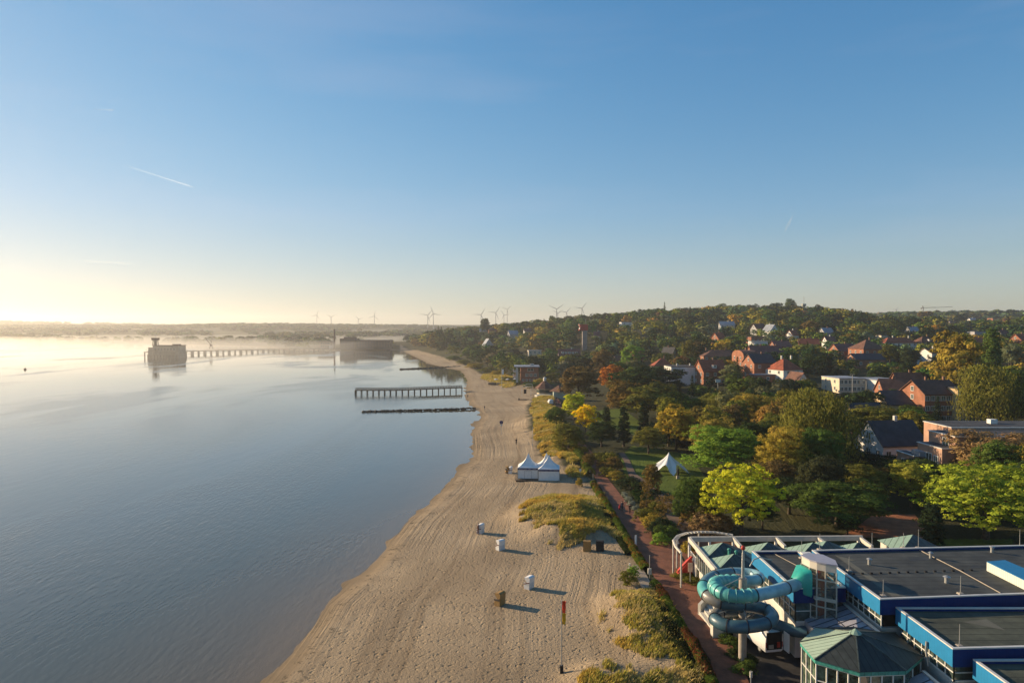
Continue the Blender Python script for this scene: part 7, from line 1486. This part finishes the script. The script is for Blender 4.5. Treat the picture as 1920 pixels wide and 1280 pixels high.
BED = [(1128,868,2.6,2.4,'olive','brownish shrub nearest the upper promenade bend'), (1143,872,2.9,2.6,'olive','taller shrub beside the brownish one at the upper bend'), (1152,884,3.2,2.0,'rust','reddish shrub with thin stems in the upper bed'), (1158,900,2.0,2.2,'gold','golden shrub at the tip of the upper bed'), (1140,893,2.0,1.9,'olive','low olive shrub along the promenade in the upper bed'),
 (1130,880,1.7,1.5,'rust','low rusty shrub by the promenade in the upper bed'), (1166,910,1.5,1.5,'deep','dark shrub ending the upper bed at the fork'), (1183,917,2.4,2.2,'deep','dark dome shrub at the start of the lower bed'), (1198,921,2.0,1.8,'dark','dark shrub beside the dome at the lower bed'), (1225,935,1.9,1.7,'deep','dark shrub behind the clipped hedges'),
 (1208,975,2.0,2.0,'olive','olive shrub in the lower promenade bed'), (1222,990,2.2,2.0,'gold','golden shrub in the middle of the lower bed'), (1236,1003,2.4,2.1,'deep','dark shrub beneath the slim orange tree'), (1250,1012,2.2,2.0,'green','green shrub at the lower end of the bed'), (1240,1020,1.6,1.5,'bright','light green low shrub at the lower tip of the bed'), (1258,1002,2.0,1.6,'green','green shrub right of the slim orange tree'),
 (1213,955,1.7,1.6,'rust','rusty shrub beside the clipped hedges'), (1232,960,1.8,1.8,'olive','olive shrub behind the lower bed'), (1320,1004,3.6,3.2,'tan','bare brownish shrub behind the curved pergola'), (1302,985,2.8,2.6,'rust','rust tinted shrub left of the bright yellow green tree'), (1345,1000,3.2,2.6,'tan','twiggy brown shrub under the bright yellow green tree'), (1285,975,2.2,2.0,'deep','dark shrub beside the park path'),
 (1291,1040,1.8,1.2,'gold','yellowish shrub inside the curved pergola'), (1282,1085,.9,1.6,'olive','low shrub in the grass strip by the pavilion'), (1296,1092,.8,1.4,'olive','low shrub beside the pavilion wall'), (1370,1215,1.3,1.2,'green','green shrub left of the slide column'), (1382,1240,1.2,1.1,'dark','dark shrub at the foot of the slide column'), (1396,1265,1.2,1.1,'green','green shrub below the slide column'), (1375,1190,1.3,1.0,'dark','dark shrub behind the slide column by the stairs'), (1404,1250,1.1,1.0,'dark','dark shrub right of the slide column foot')]
for k, (a, b, h, r, c, l) in enumerate(BED): bush(a, b, h, r, c, l, k)
# white flowering edge along the bed, clipped hedges in rows
for k, (a, b) in enumerate([(1172,932),(1178,940),(1184,948),(1190,957),(1197,966)]): bush(a, b, .9, .8, (.30, .32, .24), 'pale silvery flowering cushion along the lower bed edge, ' + ['first from the fork', 'second from the fork', 'third from the fork', 'fourth from the fork', 'fifth from the fork'][k], k, group='silvery cushions along the promenade')
for k, (l, w) in enumerate([([(1186,934),(1208,930)], .8), ([(1192,941),(1218,936)], .8), ([(1202,949),(1226,944)], .8), ([(1184,927),(1200,924)], .8)]): hedge('clipped_hedge', l, w, .95, 'low clipped green hedge row in the lower bed, ' + ['second from the back', 'third from the back', 'nearest the promenade', 'rearmost'][k], (.045, .085, .02), None, 500, .14, 30 + k)
hedge('garden_hedge', [(1290,835),(1350,845)], 2.2, 3.0, 'tall dark clipped hedge behind the star tent lawn', (.022, .032, .012), None, 500, .3, 41)
hedge('garden_hedge', [(1650,745),(1720,748),(1800,742)], 4.0, 4.5, 'long dark hedge bank behind the pale flat roofed hall', (.03, .045, .014), None, 260, .6, 42)
hedge('lawn_hedge', [(1110,778),(1125,784)], 2.0, 1.6, 'low hedge beside the golden tree at the lawn edge', (.06, .08, .02), None, 300, .3, 43)
# shrubs on the coastal strip before the brick building and in the dune belt
for k, (a, b, h, r) in enumerate([(955,716,3.0,6),(1002,727,3.2,6),(1018,722,3.6,6),(1034,716,5,6),(975,719,2.2,5),(890,690,4,8),(870,682,4,8),(850,674,4,8),(935,703,3,7),(915,697,3.5,7),(1062,812,2.6,3),(1072,828,2.6,2.6),(1056,845,2.2,3)]):
    bush(a, b, h, r, ['olive', 'green', 'gold'][k % 3], ['olive', 'mid green', 'golden'][k % 3] + ' shrub on the grassy strip, ' + ['left before the brick beach building', 'right before the brick beach building', 'behind the beach kiosk', 'right of the beach kiosk roof', 'at the foot of the brick building', 'nearest of the far strip', 'second of the far strip', 'farthest along the far strip', 'left of the white flagpole', 'between flagpole and far strip', 'highest by the upper hedge', 'middle by the upper hedge', 'lowest by the upper hedge'][k], k, group='strip shrubs')
# ------------------------------------------------------------------ air
def haze_box(name, c, d, dens, aniso, col):
    m = bpy.data.materials.new(name); m.use_nodes = True; nt = m.node_tree; nt.nodes.clear()
    o = N(nt, 'OutputMaterial'); v = N(nt, 'VolumePrincipled'); v.inputs['Density'].default_value = dens; v.inputs['Anisotropy'].default_value = aniso; v.inputs['Color'].default_value = col
    nt.links.new(v.outputs[0], o.inputs['Volume'])
    tag(link(name, MB().box(c, d).mesh(name, m)), 'thin morning haze in the air over the bay and town', 'haze', kind='stuff')
haze_box('haze', (0, 0, 67), (12600, 12600, 146), .00016, .5, (.97, .95, .92, 1))
haze_box('haze_over_water', (-2100, 1420, 7), (3800, 1500, 15), 0.0010, .5, (.98, .96, .92, 1))
haze_box('haze_in_valley', (-700, 2900, 14), (6500, 1300, 26), .0007, .65, (.98, .96, .92, 1))
